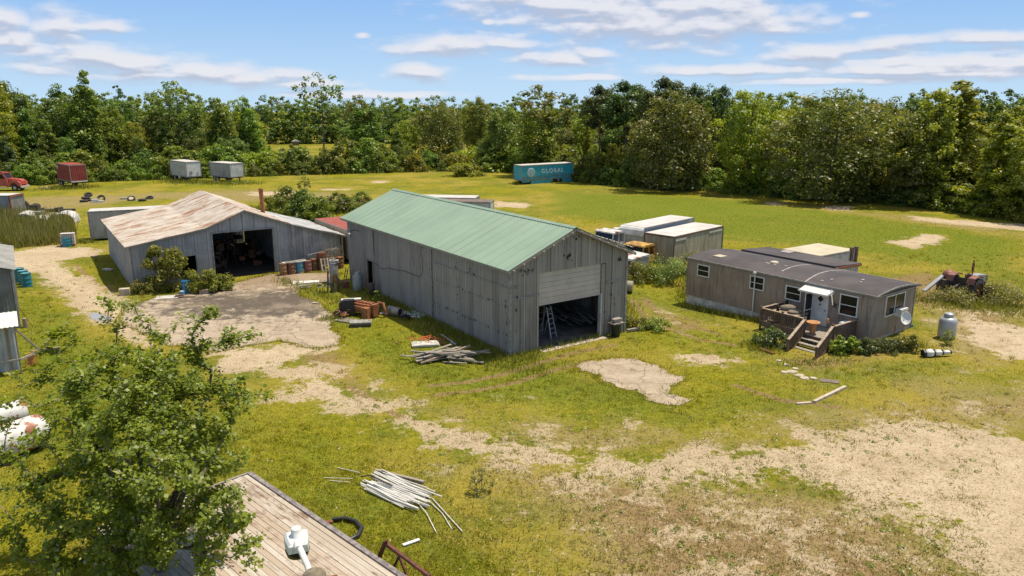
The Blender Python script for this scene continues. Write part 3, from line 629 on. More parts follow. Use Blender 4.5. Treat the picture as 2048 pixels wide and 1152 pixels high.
    # black cable looping along the side, and the old lamp
    cb = [(17.7,2.3),(17.2,2.32),(16.6,2.1),(16,2.15),(15.2,2.4),(14.2,2.42),(12.6,2.62),(11.4,2.6),(10.7,2.6),(10.25,2.75),(10.03,3.1),(10.05,3.9),(10.25,4.3),(10.15,4.6),(9.9,4.9)]
    c = MB(); c.tube([(-.09, a, b) for a, b in cb], .016, 5); c.build('power_cable', M['black'], r)
    l = MB(); l.tube([(-.05,20.3,4.3),(-.3,20.3,4.45),(-.6,20.35,4.4),(-.75,20.4,4.25)], .03, 6); l.lathe([(.01,.1),(.12,.08),(.16,-.05),(.14,-.2)], (-.78,20.4,4.15), 10, 1)
    l.build('wall_lamp', [M['black'], M['galv']], r)
    c = MB(); c.add([(-.075,17.62,2.9),(-.075,17.68,2.9),(-.075,17.72,4.4),(-.075,17.68,5.05),(-.075,17.60,4.4)], [(0,1,2,3,4)]); c.build('open_seam', M['hole'], r, label='dark split seam in the side wall')
    # contents
    mt = Matrix.Rotation(AB, 4, 'Z'); O = Vector((-.11, 40.8, 0))
    wp = lambda x, y, z=0: O+mt @ Vector((x, y, z))
    st = thing('step_ladder', 'aluminium step ladder standing open just inside the roller door', 'ladder', wp(4.1, 1.3, .03), AB+.25)
    a = MB(); a.beam((-.28,0,0), (-.2,.45,1.9), .06); a.beam((.28,0,0), (.2,.45,1.9), .06)
    a.build('front_rail', M['tank'], st)
    a = MB()
    for k in range(6): MB().box(-.25, .25, .06+k*.072-.04, .06+k*.072+.06, .28+k*.29, .31+k*.29).build('tread', M['tank'], st)
    a = MB(); a.beam((-.28,.95,0), (-.18,.47,1.85), .04); a.beam((.28,.95,0), (.18,.47,1.85), .04); a.box(-.26,.26,.9,.93,.3,.34); a.build('rear_leg', M['tank'], st)
    e = thing('extension_ladder', 'long pale ladder leaning up inside the dark barn doorway', 'ladder', wp(3.6, 2.6, .03), AB)
    a = MB(); a.beam((0,0,0), (.95,.8,3.6), .07); a.beam((.4,-.25,0), (1.35,.55,3.6), .07)
    for k in range(10): t_ = (k+.5)/10; a.beam((.95*t_, .8*t_, 3.6*t_), (.4+.95*t_, -.25+.8*t_, 3.6*t_), .035)
    a.build('ladder_frame', M['wood'], e)
    rr = random.Random(3)
    for k in range(22):
        x = rr.uniform(5.3, 7.4); y = rr.uniform(1.2, 5.5); z = .08+k*.03; an = rr.uniform(-.5, .5)+1.2; l_ = rr.uniform(1.5, 3.6)
        o = MB().beam((0,0,0), (math.cos(an)*l_*.5, math.sin(an)*l_, rr.uniform(-.02, .5)), rr.uniform(.1, .3), .04).build('stored_board', M[rr.choice(('grey_wood','grey_wood','fabric'))], None, wp(x, y, z), AB)
        tag(o, 'board in the jumbled heap inside the barn to the right of the ladders', 'board', 'boards heaped inside the tall barn')
    b = MB(); b.box(.0, 1.5, 0, .7, .05, .75); b.box(.1,1.4,.1,.6,.75,.8,1); b.tube([(.2,.2,.9),(1.2,.35,1.1)], .12, 8, 1)
    o = b.build('workbench', [M['frame'], M['lightblue']], None, wp(6.2, 6.2, 0), AB); tag(o, 'dark workbench deep in the barn behind the boards', 'workbench')
    tb = MB(); tb.lathe([(.0,0),(.26,0),(.3,.75),(.34,.76),(.34,.8),(.3,.8),(.28,.76)], n=18); tb.build_ = None
    t2 = thing('rubbish_bin', 'dark green rubbish bin with boards on top beside the roller door', 'bin', wp(7.5, -.45, 0), AB)
    tb.build('bin_body', mat('dark_green_bin', (.03,.05,.04)), t2)
    q = MB(); q.box(-.42,.42,-.3,.3,.82,.88); q.box(-.3,.36,-.2,.16,1.0,1.12); q.box(-.2,.2,-.15,.1,.88,1.0); q.build('board', M['grey_wood'], t2)
    o = MB().beam((0,0,.08), (2.6,-.2,.08), .16, .14).build('timber_post', M['grey_wood'], None, wp(8.7, -.2, 0), AB); tag(o, 'grey timber post lying in weeds at the barn corner', 'timber')
build_barn()
def wp_barn(x, y, z=0):
    v = Matrix.Rotation(AB, 4, 'Z') @ Vector((x, y, z)); return Vector((-.11, 40.8, 0))+v
# ------------------------------------------------------------------ the old open-fronted barn on the left
AL = rad(33.2); OL = Vector((-28.8, 56.7, 0))
def wl(x, y, z=0): return OL+Matrix.Rotation(AL, 4, 'Z') @ Vector((x, y, z))
def build_left():
    r = thing('old_barn', 'low grey open-fronted barn with a rusty galvanised gable roof and side lean-tos', 'barn', OL, AL)
    prof = [(0, 3.35), (5.4, 4.2), (8.55, 5.4), (12.2, 3.95), (16.7, 2.6)]
    def top(x):
        for (a, h), (b, k) in zip(prof, prof[1:]):
            if x <= b: return h+(k-h)*(x-a)/(b-a)
        return prof[-1][1]
    D = 15.6; X, Y, Zv = (1,0,0), (0,1,0), (0,0,1); w = MB(); P_ = .3
    f = lambda z0: (lambda s: (z0, top(s)-.05))
    for a, b, z0 in ((0,3.55,-.7),(3.55,4.6,2.1),(4.6,5.95,-.4),(5.95,10.72,3.72),(10.72,12.2,-.3)):
        w.ribbed((0,0,0), X, b-a, Zv, f(z0), (0,-1,0), .31, .025, s0=a)
    w.ribbed((3.55,0,0), X, 1.05, Zv, lambda s: (-.4, .65), (0,-1,0), .31, .025)
    w.ribbed((0,0,0), Y, D, Zv, lambda s: (-.7, 3.3), (-1,0,0), .31, .03, wob=.02, segs=4)
    w.ribbed((0,D,0), X, 12.2, Zv, f(-.5), (0,1,0), .31, .03)
    w.ribbed((12.2,.1,0), Y, D-.2, Zv, lambda s: (-.5, 3.85), (1,0,0), .31, .03)
    w.ribbed((12.2,9.6,0), X, 4.4, Zv, lambda s: (-.4, top(s+12.2)-.1), (0,1,0), .31, .03)
    w.build('wall', M['lbarn'], r)
    w = MB(); w.ribbed((12.2,.0,0), X, 4.2, Zv, lambda s: (-.3, top(s)-.05), (0,-1,0), .26, .05, s0=0 if 0 else 0)
    w.v = []; w.f = []; w.m = []; w.sm = []
    w.ribbed((0,-.02,0), X, 4.15, Zv, lambda s: (-.2, top(s)-.06), (0,-1,0), .3, .06, s0=12.2, flat=.4)
    w.ribbed((16.7,0,0), Y, 8, Zv, lambda s: (-.3, 2.5), (1,0,0), .3, .05)
    w.build('lean_to_wall', M['galv'], r)
    # trims
    t = MB(); t.box(5.86, 5.97, -.09, .04, -.2, 3.75); t.box(10.7, 10.82, -.09, .04, -.2, 3.75); t.box(5.86,10.82,-.09,-.03,3.7,3.8); t.box(12.15,12.25,-.09,.02,-.2,3.9); t.box(16.36, 16.5, -.02, .1, -.2, 2.5)
    t.box(-.06,.05,-.07,.05,-.7,3.3); t.box(16.6,16.75,-.06,.1,-.2,2.55); t.box(4.58,4.68,-.07,.02,-.4,2.1); build_each(t, 'door_frame', M['barn_edge'], r)
    rf = MB()
    ovf = .35
    for (a, ha), (b, hb) in zip(prof, prof[1:]):
        a2 = a-(.4 if a == 0 else 0); ha2 = ha-(.4*(4.2-3.35)/5.4 if a == 0 else 0); b2 = b+(.25 if b == 16.7 else 0); hb2 = hb-(.07 if b == 16.7 else 0)
        ln = math.hypot(b2-a2, hb2-ha2); vd = Vector((b2-a2, 0, hb2-ha2))/ln; n_ = Vector((-vd.z, 0, vd.x))
        DD = D if b < 12.5 else 9.5
        rf.ribbed((a2, -ovf, ha2+.03), Y, DD+ovf*2, vd, lambda s, ln=ln: (0, ln), n_, .22, .03, 0 if b <= 12.3 else 1, wob=.02, segs=4)
        o2 = Vector((a2, -ovf, ha2))
        rf.add([o2, o2+Vector((0,DD+ovf*2,0)), o2+Vector((0,DD+ovf*2,0))+vd*ln, o2+vd*ln], [(0,1,2,3)], 2)
        rf.beam((a2, -ovf-.01, ha2-.03), (b2, -ovf-.01, hb2-.03), .03, .1, 2)
    rf.build('roof', [M['rustroof'], M['galv'], M['grey_wood']], r)
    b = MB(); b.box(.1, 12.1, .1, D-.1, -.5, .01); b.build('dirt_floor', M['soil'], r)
    b = MB(); rr = random.Random(9)
    for k in range(60):
        x, y = rr.uniform(6.2, 11.6), rr.uniform(3, 12); s = rr.uniform(.15, .6); z = rr.uniform(0, 1.6) if rr.random() < .6 else 0
        b.box(x, x+s, y, y+s, z, z+s*rr.uniform(.4, 1.4), rr.randrange(3))
    for k in range(14):
        x = rr.uniform(6.2, 11.8); b.beam((x, rr.uniform(2, 6), 0), (x+rr.uniform(-.6, .6), rr.uniform(3, 8), rr.uniform(1, 3)), .06, .06, rr.randrange(3))
    o = b.build('stored_junk', [M['frame'], M['rustm'], M['dark_wood']], None, OL, AL); tag(o, 'dark jumble of stored parts inside the open bay of the rusty-roofed barn', 'junk', kind='stuff')
    p = MB(); p.tube([(0,0,-.3),(.0,0,1.1),(-.06,0,2.6)], .19, 12); p.lathe([(.19,2.6),(.24,2.62),(.24,2.7),(.15,2.72)], (-.06,0,0), 12)
    P1 = at(526, 424, 4.2); o = p.build('flue_pipe', M['rust_orange'], None, (P1.x, P1.y, 3.6)); tag(o, 'tall orange rusted flue pipe rising behind the rusty barn roof', 'pipe')
build_left()
# ------------------------------------------------------------------ shed and porch at the left edge
def build_shed():
    c = at(40, 655); A = rad(33)
    r = thing('grey_shed', 'weathered grey metal shed cut off by the left edge of the photo', 'shed', c, A)
    w = MB(); X, Y, Zv = (1,0,0), (0,1,0), (0,0,1); Wd, Dp, H = 7., 9., 3.8
    top = lambda s: H+min(s, 7-s)*.3
    w.ribbed((-Wd,0,0), X, Wd, Zv, lambda s: (-.1, top(s)), (0,-1,0), .33, .035)
    w.ribbed((0,0,0), Y, Dp, Zv, lambda s: (-.1, H), (1,0,0), .33, .035)
    w.ribbed((-Wd,0,0), Y, Dp, Zv, lambda s: (-.1, H), (-1,0,0), .33, .03); w.ribbed((-Wd,Dp,0), X, Wd, Zv, lambda s: (-.1, top(s)), (0,1,0), .33, .03)
    w.build('wall', M['shed'], r)
    f = MB(); sl_ = math.atan(.3); run = 3.75/math.cos(sl_)
    for sg in (-1, 1):
        vd = Vector((-sg*math.cos(sl_), 0, math.sin(sl_))); n_ = Vector((sg*math.sin(sl_), 0, math.cos(sl_))); o = Vector((-3.5,-.3,H+1.09))-vd*run
        f.ribbed(o, Y, Dp+.6, vd, lambda s: (0, run), n_, .35, .03)
    f.build('roof', M['shed'], r)
    t = MB(); t.box(-.05,.06,-.07,.05,-.1,H); t.box(-2.5,-2.4,-.07,.0,-.1,3.6); build_each(t, 'trim', M['barn_edge'], r)
    # small white-roofed porch in front
    q = thing('white_porch', 'small lean-to porch with a white ribbed roof in front of the grey shed', 'porch', at(0, 745), A)
    Wp = hz(0, 660, q.location.y)
    w = MB(); w.ribbed((-1.6,-1.0,2.62), X, 2.75, (0,.97,.2), lambda s: (0, 1.9), (0,-.2,.97), .22, .03); w.build('porch_roof', M['white'], q)
    w = MB(); w.ribbed((-1.2,-.1,0), X, 2.1, Zv, lambda s: (-.2, 2.55), (0,-1,0), .3, .05); w.box(.5,.62,-.16,-.1,-.1,2.5,1); w.build('porch_wall', [M['trailer_pale'], M['wood']], q)
    w = MB(); w.beam((.95,-.85,-.1), (.95,-.85,2.6), .08); w.beam((.95,-.85,2.5), (1.9,.1,.9), .08); w.beam((1.0,-.9,.8), (1.9,.3,.75), .1); w.beam((-1,-.9,.8),(1,-.9,.8),.08)
    w.build('porch_post', M['grey_wood'], q)
    w = MB(); w.beam((1.2,.2,.3),(1.75,.5,.3),.05,.9); w.build('yellow_board', M['yellow'], q)
    s = MB(); s.tube([(0,0,0),(0,0,.6)], .14, 8); o = s.build('wooden_stump', M['wood'], None, at(52, 655)); tag(o, 'short wooden stump standing in grass right of the grey shed corner', 'stump')
    s = MB(); s.beam((0,0,.12), (1.4,.5,.2), .14); s.beam((.2,.4,.1), (.9,-.3,.35), .1); o = s.build('cut_branch', M['wood'], None, at(62, 708)); tag(o, 'pale cut branch lying on grass right of the white porch', 'branch')
    s = MB(); s.tube([tuple(at(38,615,1.9)-at(66,655)), (0,0,.02)], .015, 5); o = s.build('guy_wire', M['black'], None, at(66,655)); tag(o, 'thin dark guy wire from the grey shed wall down to the grass', 'wire')
build_shed()
# ------------------------------------------------------------------ mobile home
AM = rad(36.5); OM = Vector((21.2, 43.5, 0))
def wm(x, y, z=0): return OM+Matrix.Rotation(AM, 4, 'Z') @ Vector((x, y, z))
def window(r, y0, y1, z0, z1, face='F', split='h', curtain=False):
    f = MB(); t = .07
    def bx(a, b, c, d, p0, p1, mi=0):
        if face == 'F': f.box(-p1, -p0, a, b, c, d, mi)
        else: f.box(a, b, -p1, -p0, c, d, mi)
    bx(y0, y0+t, z0, z1, .0, .09); bx(y1-t, y1, z0, z1, .0, .09); bx(y0+t, y1-t, z0, z0+t, 0, .09); bx(y0+t, y1-t, z1-t, z1, 0, .09)
    if split == 'h': bx(y0+t, y1-t, (z0+z1)/2-.02, (z0+z1)/2+.02, .0, .07)
    if split == 'v': bx((y0+y1)/2-.03, (y0+y1)/2+.03, z0+t, z1-t, .0, .07)
    w = f.build('window', M['white'], r)
    f = MB(); bx(y0+t, y1-t, z0+t, z1-t, .035, .05); f.build('pane', M['glass'], w)
    return w
def build_mobile():
    r = thing('mobile_home', 'long tan-sided mobile home with a dark flat roof and a white front door', 'mobile home', OM, AM)
    W_, L, E = 5.0, 14.0, 2.82
    w = MB(); lap = .2
    def laps(p0, d, L_, n_, gaps=()):
        p0 = Vector(p0); d = Vector(d); n_ = Vector(n_); z = .08; k = 0
        while z < E-.01:
            z1 = min(z+lap, E); a = p0+Vector((0,0,z))+n_*.03; b = p0+Vector((0,0,z1))+n_*.006
            w.add([a, a+d*L_, b+d*L_, b, p0+Vector((0,0,z)), p0+d*L_+Vector((0,0,z))], [(0,1,2,3),(4,5,1,0)], 0); z = z1
    laps((0,0,0), (0,1,0), L, (-1,0,0)); laps((0,0,0), (1,0,0), W_, (0,-1,0)); laps((W_,0,0), (0,1,0), L, (1,0,0)); laps((0,L,0), (1,0,0), W_, (0,1,0))
    w.build('siding', M['siding'], r)
    w = MB(); w.box(.02, W_-.02, .02, L-.02, -.95, .1); w.build('skirting', M['skirt'], r)
    w = MB(); n = 12; vs = []; fs = []
    hh = lambda t: E+.03+.26*math.sin(math.pi*t)**.8
    for k in range(n+1):
        t = k/n; x = -.07+(W_+.14)*t
        for y in (-.32, 0, L*.25, L*.5, L*.75, L+.05): vs.append((x, y, hh(t)))
    for k in range(n):
        for j in range(5): fs.append((k*6+j, (k+1)*6+j, (k+1)*6+j+1, k*6+j+1))
    w.add(vs, fs, 0, True)
    w.add([v for v in vs[::6]]+[(vs[-6][0], -.32, E), (vs[0][0], -.32, E)], [tuple(range(n+3))]); w.build('roof', M['mroof'], r)
    e = MB(); e.box(-.11, -.06, -.33, L+.05, E-.05, E+.05); e.box(W_+.05, W_+.11, -.33, L+.05, E-.05, E+.05)
    for k in range(n):
        a, b = k/n, (k+1)/n; e.beam((-.07+(W_+.14)*a, -.335, hh(a)-.02), (-.07+(W_+.14)*b, -.335, hh(b)-.02), .05, .1)
    e.box(-.05, W_+.05, -.3, 0, E-.04, E, 1); e.box(-.04,.0,-.04,.04,.0,E); e.box(W_, W_+.05, -.05,.04,.0,E); e.box(-.04,.0,L-.04,L+.04,.0,E)
    e.build('roof_edge', [M['barn_edge'], M['dirty_white']], r)
    # sealed roof seams and vents
    rr = random.Random(2)
    for (y, a, b) in ((4.4, 0, 1), (6.6, .15, .8)):
        s = MB()
        for k in range(n):
            t0, t1 = k/n, (k+1)/n
            if t0 >= a-.01 and t1 <= b+.1: s.beam((-.07+(W_+.14)*t0, y+.25*math.sin(t0*3), hh(t0)+.012), (-.07+(W_+.14)*t1, y+.25*math.sin(t1*3), hh(t1)+.012), .11, .012)
        s.build('roof_seam', M['seal'], r)
    for (x, y, a, b) in ((1.0,3.3,.3,.12),(2.2,1.9,.25,.16),(1.6,1.7,.2,.12),(.5,3.6,.2,.15),(1.9,7.2,.25,.15)):
        MB().box(x, x+a, y, y+b, hh((x+.07)/(W_+.14))+.01, hh((x+.07)/(W_+.14))+.03).build('roof_patch', M['seal'], r)
    v = MB(); v.box(1.0,1.75,11.9,12.6,E+.15,E+.27); v.lathe([(.28,0),(.28,.12),(.2,.16),(.0,.17)], (2.2,8.3,E+.26), 12); v.box(1.9,2.9,8.0,8.8,E+.2,E+.28); v.build('roof_vent', M['creamroof'], r)
    # rear addition
    a = MB(); a.box(W_+.04, 8.3, 5.7, 13.1, -.5, 2.72); ad = a.build('rear_addition', M['dirty_white'], r)
    a = MB(); a.prism([(W_+.05,3.0),(W_+.05,2.85),(8.45,2.68),(8.45,2.8)], 5.5, 13.2); a.box(7.0,7.8,10.4,11.2,2.85,2.93,1); a.build('addition_roof', [M['mroof'], M['seal']], ad)
    a = MB(); a.ribbed((W_+.05,5.66,0), (1,0,0), 3.3, (0,0,1), lambda s: (-.3, 2.66), (0,-1,0), .3, .03); a.build('addition_wall', M['dirty_white'], ad)
    a = MB(); a.beam((W_+.06,5.46,2.84), (8.4,5.46,2.70), .06, .12); a.build('rust_edge', M['rustm'], ad)
    window(r, 11.96, 13.06, 1.68, 2.55); window(r, 7.39, 8.53, 1.62, 2.55, split='h'); window(r, 4.62, 5.76, 1.46, 2.4); window(r, .81, 2.0, 1.30, 2.60)
    window(r, 1.46, 3.73, 1.27, 2.58, 'E', 'v')
    d = MB(); d.box(-.06, -.02, 2.8, 3.72, .3, 2.36); dr = d.build('front_door', M['white'], r)
    d = MB(); d.add([(-.065,3.26,2.2),(-.065,3.05,1.98),(-.065,3.26,1.76),(-.065,3.47,1.98)], [(0,1,2,3)]); d.add([(-.066,3.26,1.70),(-.066,3.19,1.62),(-.066,3.26,1.54),(-.066,3.33,1.62)], [(0,1,2,3)]); d.build('diamond_pane', M['glass'], dr)
    d = MB(); d.lathe([(.0,0),(.035,.01),(.035,.06),(0,.07)], M=Matrix.Translation((-.06,2.88,1.3)) @ Matrix.Rotation(-math.pi/2, 4, 'Y'), n=8); d.build('handle', M['black'], dr)
    d = MB(); d.box(-.07,-.02,2.72,2.8,.3,2.42); d.box(-.07,-.02,3.72,3.8,.3,2.42); d.box(-.07,-.02,2.8,3.72,2.36,2.44); d.build('door_frame', M['white'], dr)
    sd = MB(); 
    for a_, b_, c_, d_ in ((0,.05,.32,2.35),(.75,.8,.32,2.35),(.05,.75,.32,.4),(.05,.75,2.28,2.35),(.05,.75,1.2,1.26)): sd.box(a_-.85,b_-.85,3.80,3.84,c_,d_)
    s_ = sd.build('screen_door', M['white'], r); sd = MB(); sd.box(-.8,-.1,3.81,3.825,.4,2.28); sd.build('screen_mesh', M['glass'], s_)
    w = MB(); w.prism([(0,2.72),(0,2.66),(-.85,2.42),(-.85,2.47)], 2.4, 4.35); w.add([(-.85,2.4,2.42),(0,2.4,2.42),(0,2.4,2.66)], [(0,1,2)]); w.beam((-.85,2.38,2.45),(-.85,4.37,2.45),.03,.1); w.build('awning', M['white'], r)
    w = MB(); w.beam((-.3,2.5,2.75),(-.45,2.2,1.85),.06); w.build('awning_brace', M['white'], r)
    w = MB(); w.tube([(-.13,8.1,-.6),(-.13,8.1,2.75)], .045, 8); w.box(-.25,-.02,8.0,8.2,2.72,2.84); w.build('downpipe', M['white'], r)
    w = MB(); w.box(2.75,3.6,-.42,-.03,1.15,1.62); ac = w.build('window_air_conditioner', M['white'], r)
    w = MB(); w.box(2.8,3.55,-.435,-.422,1.2,1.55); w.build('grille', M['dirty_white'], ac)
    w = MB(); w.box(2.7,3.65,-.035,-.02,1.66,2.5); w.build('window_board', M['lightblue'], r)
    w = MB()
    for k, (a_, b_) in enumerate(((-.2,.15),(-.1,.0),(.05,.12),(.12,-.1),(0,.25),(-.15,-.12))): w.tube([(-.08,2.3,1.75),(-.09,2.3+a_,1.75+b_)], .02, 5)
    w.build('wall_ornament', M['black'], r)
build_mobile()
def build_deck():
    r = thing('entrance_deck', 'brown wooden entrance deck with railings and steps in front of the white door', 'deck', OM, AM)
    X0, Y0, Y1, zf = -2.36, .82, 5.86, .27
    f = MB()
    for k in range(17):
        y = Y0+k*.3; f.box(X0, -.03, y, min(y+.285, Y1), zf-.04, zf)
    f.build('floor', M['grey_wood'], r)
    f = MB(); f.box(X0-.02, X0+.03, Y0, Y1, zf-.24, zf-.045); f.box(X0, 0, Y0-.02, Y0+.03, zf-.24, zf-.045); f.box(X0, 0, Y1-.03, Y1+.02, zf-.24, zf-.045); f.build('joist', M['dark_wood'], r)
    zt = 1.2
    def rail(p, q, z0p, z0q, z1p, z1q):
        p = Vector(p); q = Vector(q); n = max(2, int((q-p).length/.125)); b = MB()
        for k in range(n+1):
            t = k/n; x = p.x+(q.x-p.x)*t; y = p.y+(q.y-p.y)*t; a = z0p+(z0q-z0p)*t; c = z1p+(z1q-z1p)*t
            b.beam((x, y, a), (x, y, c-.03), .045, .03)
        b.build('baluster', M['dark_wood'], r)
        b = MB(); b.beam((p.x,p.y,z1p), (q.x,q.y,z1q), .16, .045); b.build('handrail', M['rail_top'], r)
        b = MB(); b.beam((p.x,p.y,z0p+.06), (q.x,q.y,z0q+.06), .05, .09); b.beam((p.x,p.y,z1p-.1), (q.x,q.y,z1q-.1), .04, .08); b.build('rail_board', M['dark_wood'], r)
    rail((X0,Y1,0), (X0,2.75,0), zf, zf, zt, zt); rail((X0,Y1,0), (-.05,Y1,0), zf, zf, zt, zt); rail((X0,Y0,0), (-.05,Y0,0), zf-.2, zf-.2, zt, zt)
    # steps run out and slightly to the right
    A_, B_ = Vector((X0,2.75,0)), Vector((X0,.92,0)); d = Vector((-2.55,-.62,0))
    rail(A_, A_+d, zf-.1, -.55, zt, .52); rail(B_, B_+d, zf-.1, -.55, zt, .52)
    for k in range(5):
        t = (k+.6)/5; z = zf-.03-(k+1)*.155; a = A_+d*t; b = B_+d*t; c = MB()
        c.beam((a.x,a.y,z), (b.x,b.y,z), .30, .045); c.build('step', M['grey_wood'], r)
    s = MB(); s.beam((A_.x,A_.y,zf-.15), (A_.x+d.x,A_.y+d.y,-.7), .05, .25); s.beam((B_.x,B_.y,zf-.15), (B_.x+d.x,B_.y+d.y,-.7), .05, .25); s.build('stringer', M['dark_wood'], r)
    for (x, y) in ((X0,Y1),(X0,4.3),(X0,2.75),(X0,.92),(-.08,Y0),(X0+d.x,2.75+d.y),(X0+d.x,.92+d.y)):
        p = MB(); q = zt+.06 if x > -3 else .56; p.box(x-.05,x+.05,y-.05,y+.05,-.85,q); 
        if x > -3: p.box(x-.07,x+.07,y-.07,y+.07,q,q+.05)
        p.build('post', M['dark_wood'], r)
    l = MB()
    for k in range(16):
        y = -.6+k*.2
        for sg in (1, -1):
            x0, x1 = (X0-.04+k*.16), (X0-.04+k*.16+.62*sg); za, zb = -.6, .05
            if X0 <= x1 <= 0 and x0 <= 0: l.beam((x0, Y0-.03, za), (x1, Y0-.03-.012*sg, zb), .035, .012)
    for k in range(22):
        for sg in (1, -1):
            y0 = Y0+k*.25; y1 = y0+.62*sg
            if Y0 <= y1 <= Y1 and y0 <= Y1: l.beam((X0-.03, y0, -.6), (X0-.03-.012*sg, y1, .03), .012, .035)
    l.build('lattice_panel', M['dirty_white'], r)
    # things on the deck
    t = thing('patio_table', 'cluttered wooden patio table with cushions at the left end of the deck', 'table', wm(-1.2,4.6,zf), AM)
    b = MB(); b.box(-.7,.7,-.9,.9,.72,.78); b.build('tabletop', M['wood'], t)
    for sx in (-.6,.6):
        for sy in (-.8,.8): MB().box(sx-.04,sx+.04,sy-.04,sy+.04,0,.72).build('leg', M['wood'], t)
    for k,(x,y,z,c) in enumerate(((-.9,4.9,zf+.78,'striped grey cushion heaped on the patio table'),(-1.2,4.2,zf+.78,'flat brown cushion lying on the near end of the patio table'),(-1.75,5.35,zf+.1,'round cushion leaning by the left deck railing'))):
        b = MB(); b.lathe([(0,0),(.42,.02),(.5,.1),(.44,.2),(.2,.26),(0,.27)], n=14); o = b.build('cushion', M['fabric'], None, wm(x,y,z), .4*k); o.scale = (1.1,.75,1.2 if k==0 else .7); tag(o, c, 'cushion')
    for (x,y,lab) in ((-1.95,4.95,'tall pointed dark lantern on the left deck rail'),(-.5,5.3,'dark lantern at the back of the deck by the window')):
        b = MB(); b.lathe([(.1,0),(.1,.25),(.14,.27),(.02,.42),(0,.43)], n=8); o = b.build('lantern', M['black'], None, wm(x,y,zt-.1 if x<-1 else zf+.9)); tag(o, lab, 'lantern')
    b = MB(); b.lathe([(.0,0),(.2,0),(.23,.05),(.2,.1),(.24,.5),(.30,.62),(.48,.74),(.5,.82),(.44,.82),(.3,.68),(.0,.66)], n=20); o = b.build('garden_urn', M['pot'], None, wm(-1.95,2.45,zf)); o.scale = (.82,.82,.9); tag(o, 'tall wide-rimmed terracotta urn at the top of the deck steps', 'urn')
    b = MB(); b.lathe([(.0,0),(.2,0),(.3,.18),(.27,.2),(0,.16)], n=14); o = b.build('flower_pot', M['rustm'], None, wm(-1.9,1.35,zf)); tag(o, 'low brown pot on the deck floor inside the right railing', 'pot')
    b = MB(); b.box(-.15,.5,-.12,.2,.02,.3); b.box(-.12,.47,-.08,.17,.3,.33); o = b.build('blue_crate', M['lightblue'], None, wm(-.9,1.15,zf+.5), AM); tag(o, 'light blue crate beside the right deck railing near the wall', 'crate')
    b = MB(); b.lathe([(0,0),(.08,.0),(.1,.12),(.06,.2),(.07,.27),(.05,.33),(0,.35)], n=10); o = b.build('garden_ornament', M['pot'], None, wm(X0,1.3,zt+.02)); tag(o, 'small figure ornament on top of the right stair rail', 'ornament')
build_deck()
# ------------------------------------------------------------------ wheels, trailers, vehicles
def wheel(parent, x, y, z, r=.5, w=.28, axis='y', hub=None):
    mt = Matrix.Translation((x, y, z)) @ Matrix.Rotation(math.pi/2, 4, 'X' if axis == 'y' else 'Y')
    b = MB(); b.lathe([(r*.55,-w/2),(r*.9,-w/2),(r,-w*.35),(r,w*.35),(r*.9,w/2),(r*.55,w/2)], M=mt, n=18); t = b.build('wheel', M['tyre'], parent)
    b = MB(); b.lathe([(0,-w*.3),(r*.3,-w*.34),(r*.56,-w*.45),(r*.56,w*.45),(r*.3,w*.2),(0,w*.25)], M=mt, n=14); b.build('rim', hub or M['dirty_white'], t)
    return t
def trailer(name, label, cat, corner, ztop, angL, L, W_, side, roof, end=None, zb=1.1, wheels=(), legs=(), group=None, ribs=False, ground=None, frame=True, panel_end=False):
    """origin: near corner on the ground; x along the long side, y across (away from the camera)"""
    g = at(*corner, ztop); gz = float(gh(g.x, g.y)); r = thing(name, label, cat, (g.x, g.y, gz), rad(angL), group); H_ = ztop-gz
    sg = 1 if W_ > 0 else -1; a, b = (0, W_) if W_ > 0 else (W_, 0)
    w = MB(); X, Y, Zv = (1,0,0), (0,1,0), (0,0,1)
    if ribs:
        for yy, nn in ((a, -1), (b, 1)): w.ribbed((0,yy,0), X, L, Zv, lambda s: (zb, H_-.06), (0,nn,0), ribs, ribs*.16)
        for xx, nn in ((0, -1), (L, 1)): w.ribbed((xx,a,0), Y, b-a, Zv, lambda s: (zb, H_-.06), (nn,0,0), ribs, ribs*.16, 1)
    else:
        w.box(0, L, a, b, zb, H_-.06); w.m[-3] = 0
        for fi in (-1, -3): w.m[fi] = 1
    w.build('box_body', [side, end or side], r)
    t = MB(); t.box(-.02, L+.02, a-.02, b+.02, H_-.1, H_-.03)
    for k in range(9):       # roof bows show faintly in the skin
        pass
    t.box(.03, L-.03, a+.03, b-.03, H_-.03, H_+.0); t.build('roof', roof, r)
    f = MB()
    for x in (0, L):
        for y in (a, b): f.box(x-.045, x+.045, y-.045, y+.045, zb, H_-.04)
    for y in (a, b): f.box(-.04, L+.04, y-.035, y+.035, zb-.12, zb+.06); f.box(-.04, L+.04, y-.04, y+.04, H_-.16, H_-.015)
    for x in (0, L): f.box(x-.035, x+.035, a, b, zb-.12, zb+.06); f.box(x-.04, x+.04, a, b, H_-.16, H_-.018)
    f.build('rail', M['barn_edge'] if side is not M['algae'] else M['dark_wood'], r)
    if zb > .6 and frame:
        f = MB(); f.box(.3, L-.2, a+.5, a+.65, zb-.4, zb-.12); f.box(.3, L-.2, b-.65, b-.5, zb-.4, zb-.12)
        for k in range(5): f.box(L*(k+.5)/5-.05, L*(k+.5)/5+.05, a+.1, b-.1, zb-.3, zb-.12)
        f.build('chassis', M['frame'], r)
    for x in wheels:
        for y in (a+.15, b-.15): wheel(r, x, y, .48, .48)
    for x in legs:
        for y in (a+.45, b-.45): l = MB(); l.box(x-.06, x+.06, y-.06, y+.06, 0, zb-.1); l.box(x-.15, x+.15, y-.12, y+.12, 0, .05); l.build('landing_leg', M['frame'], r)
    return r, H_, a, b
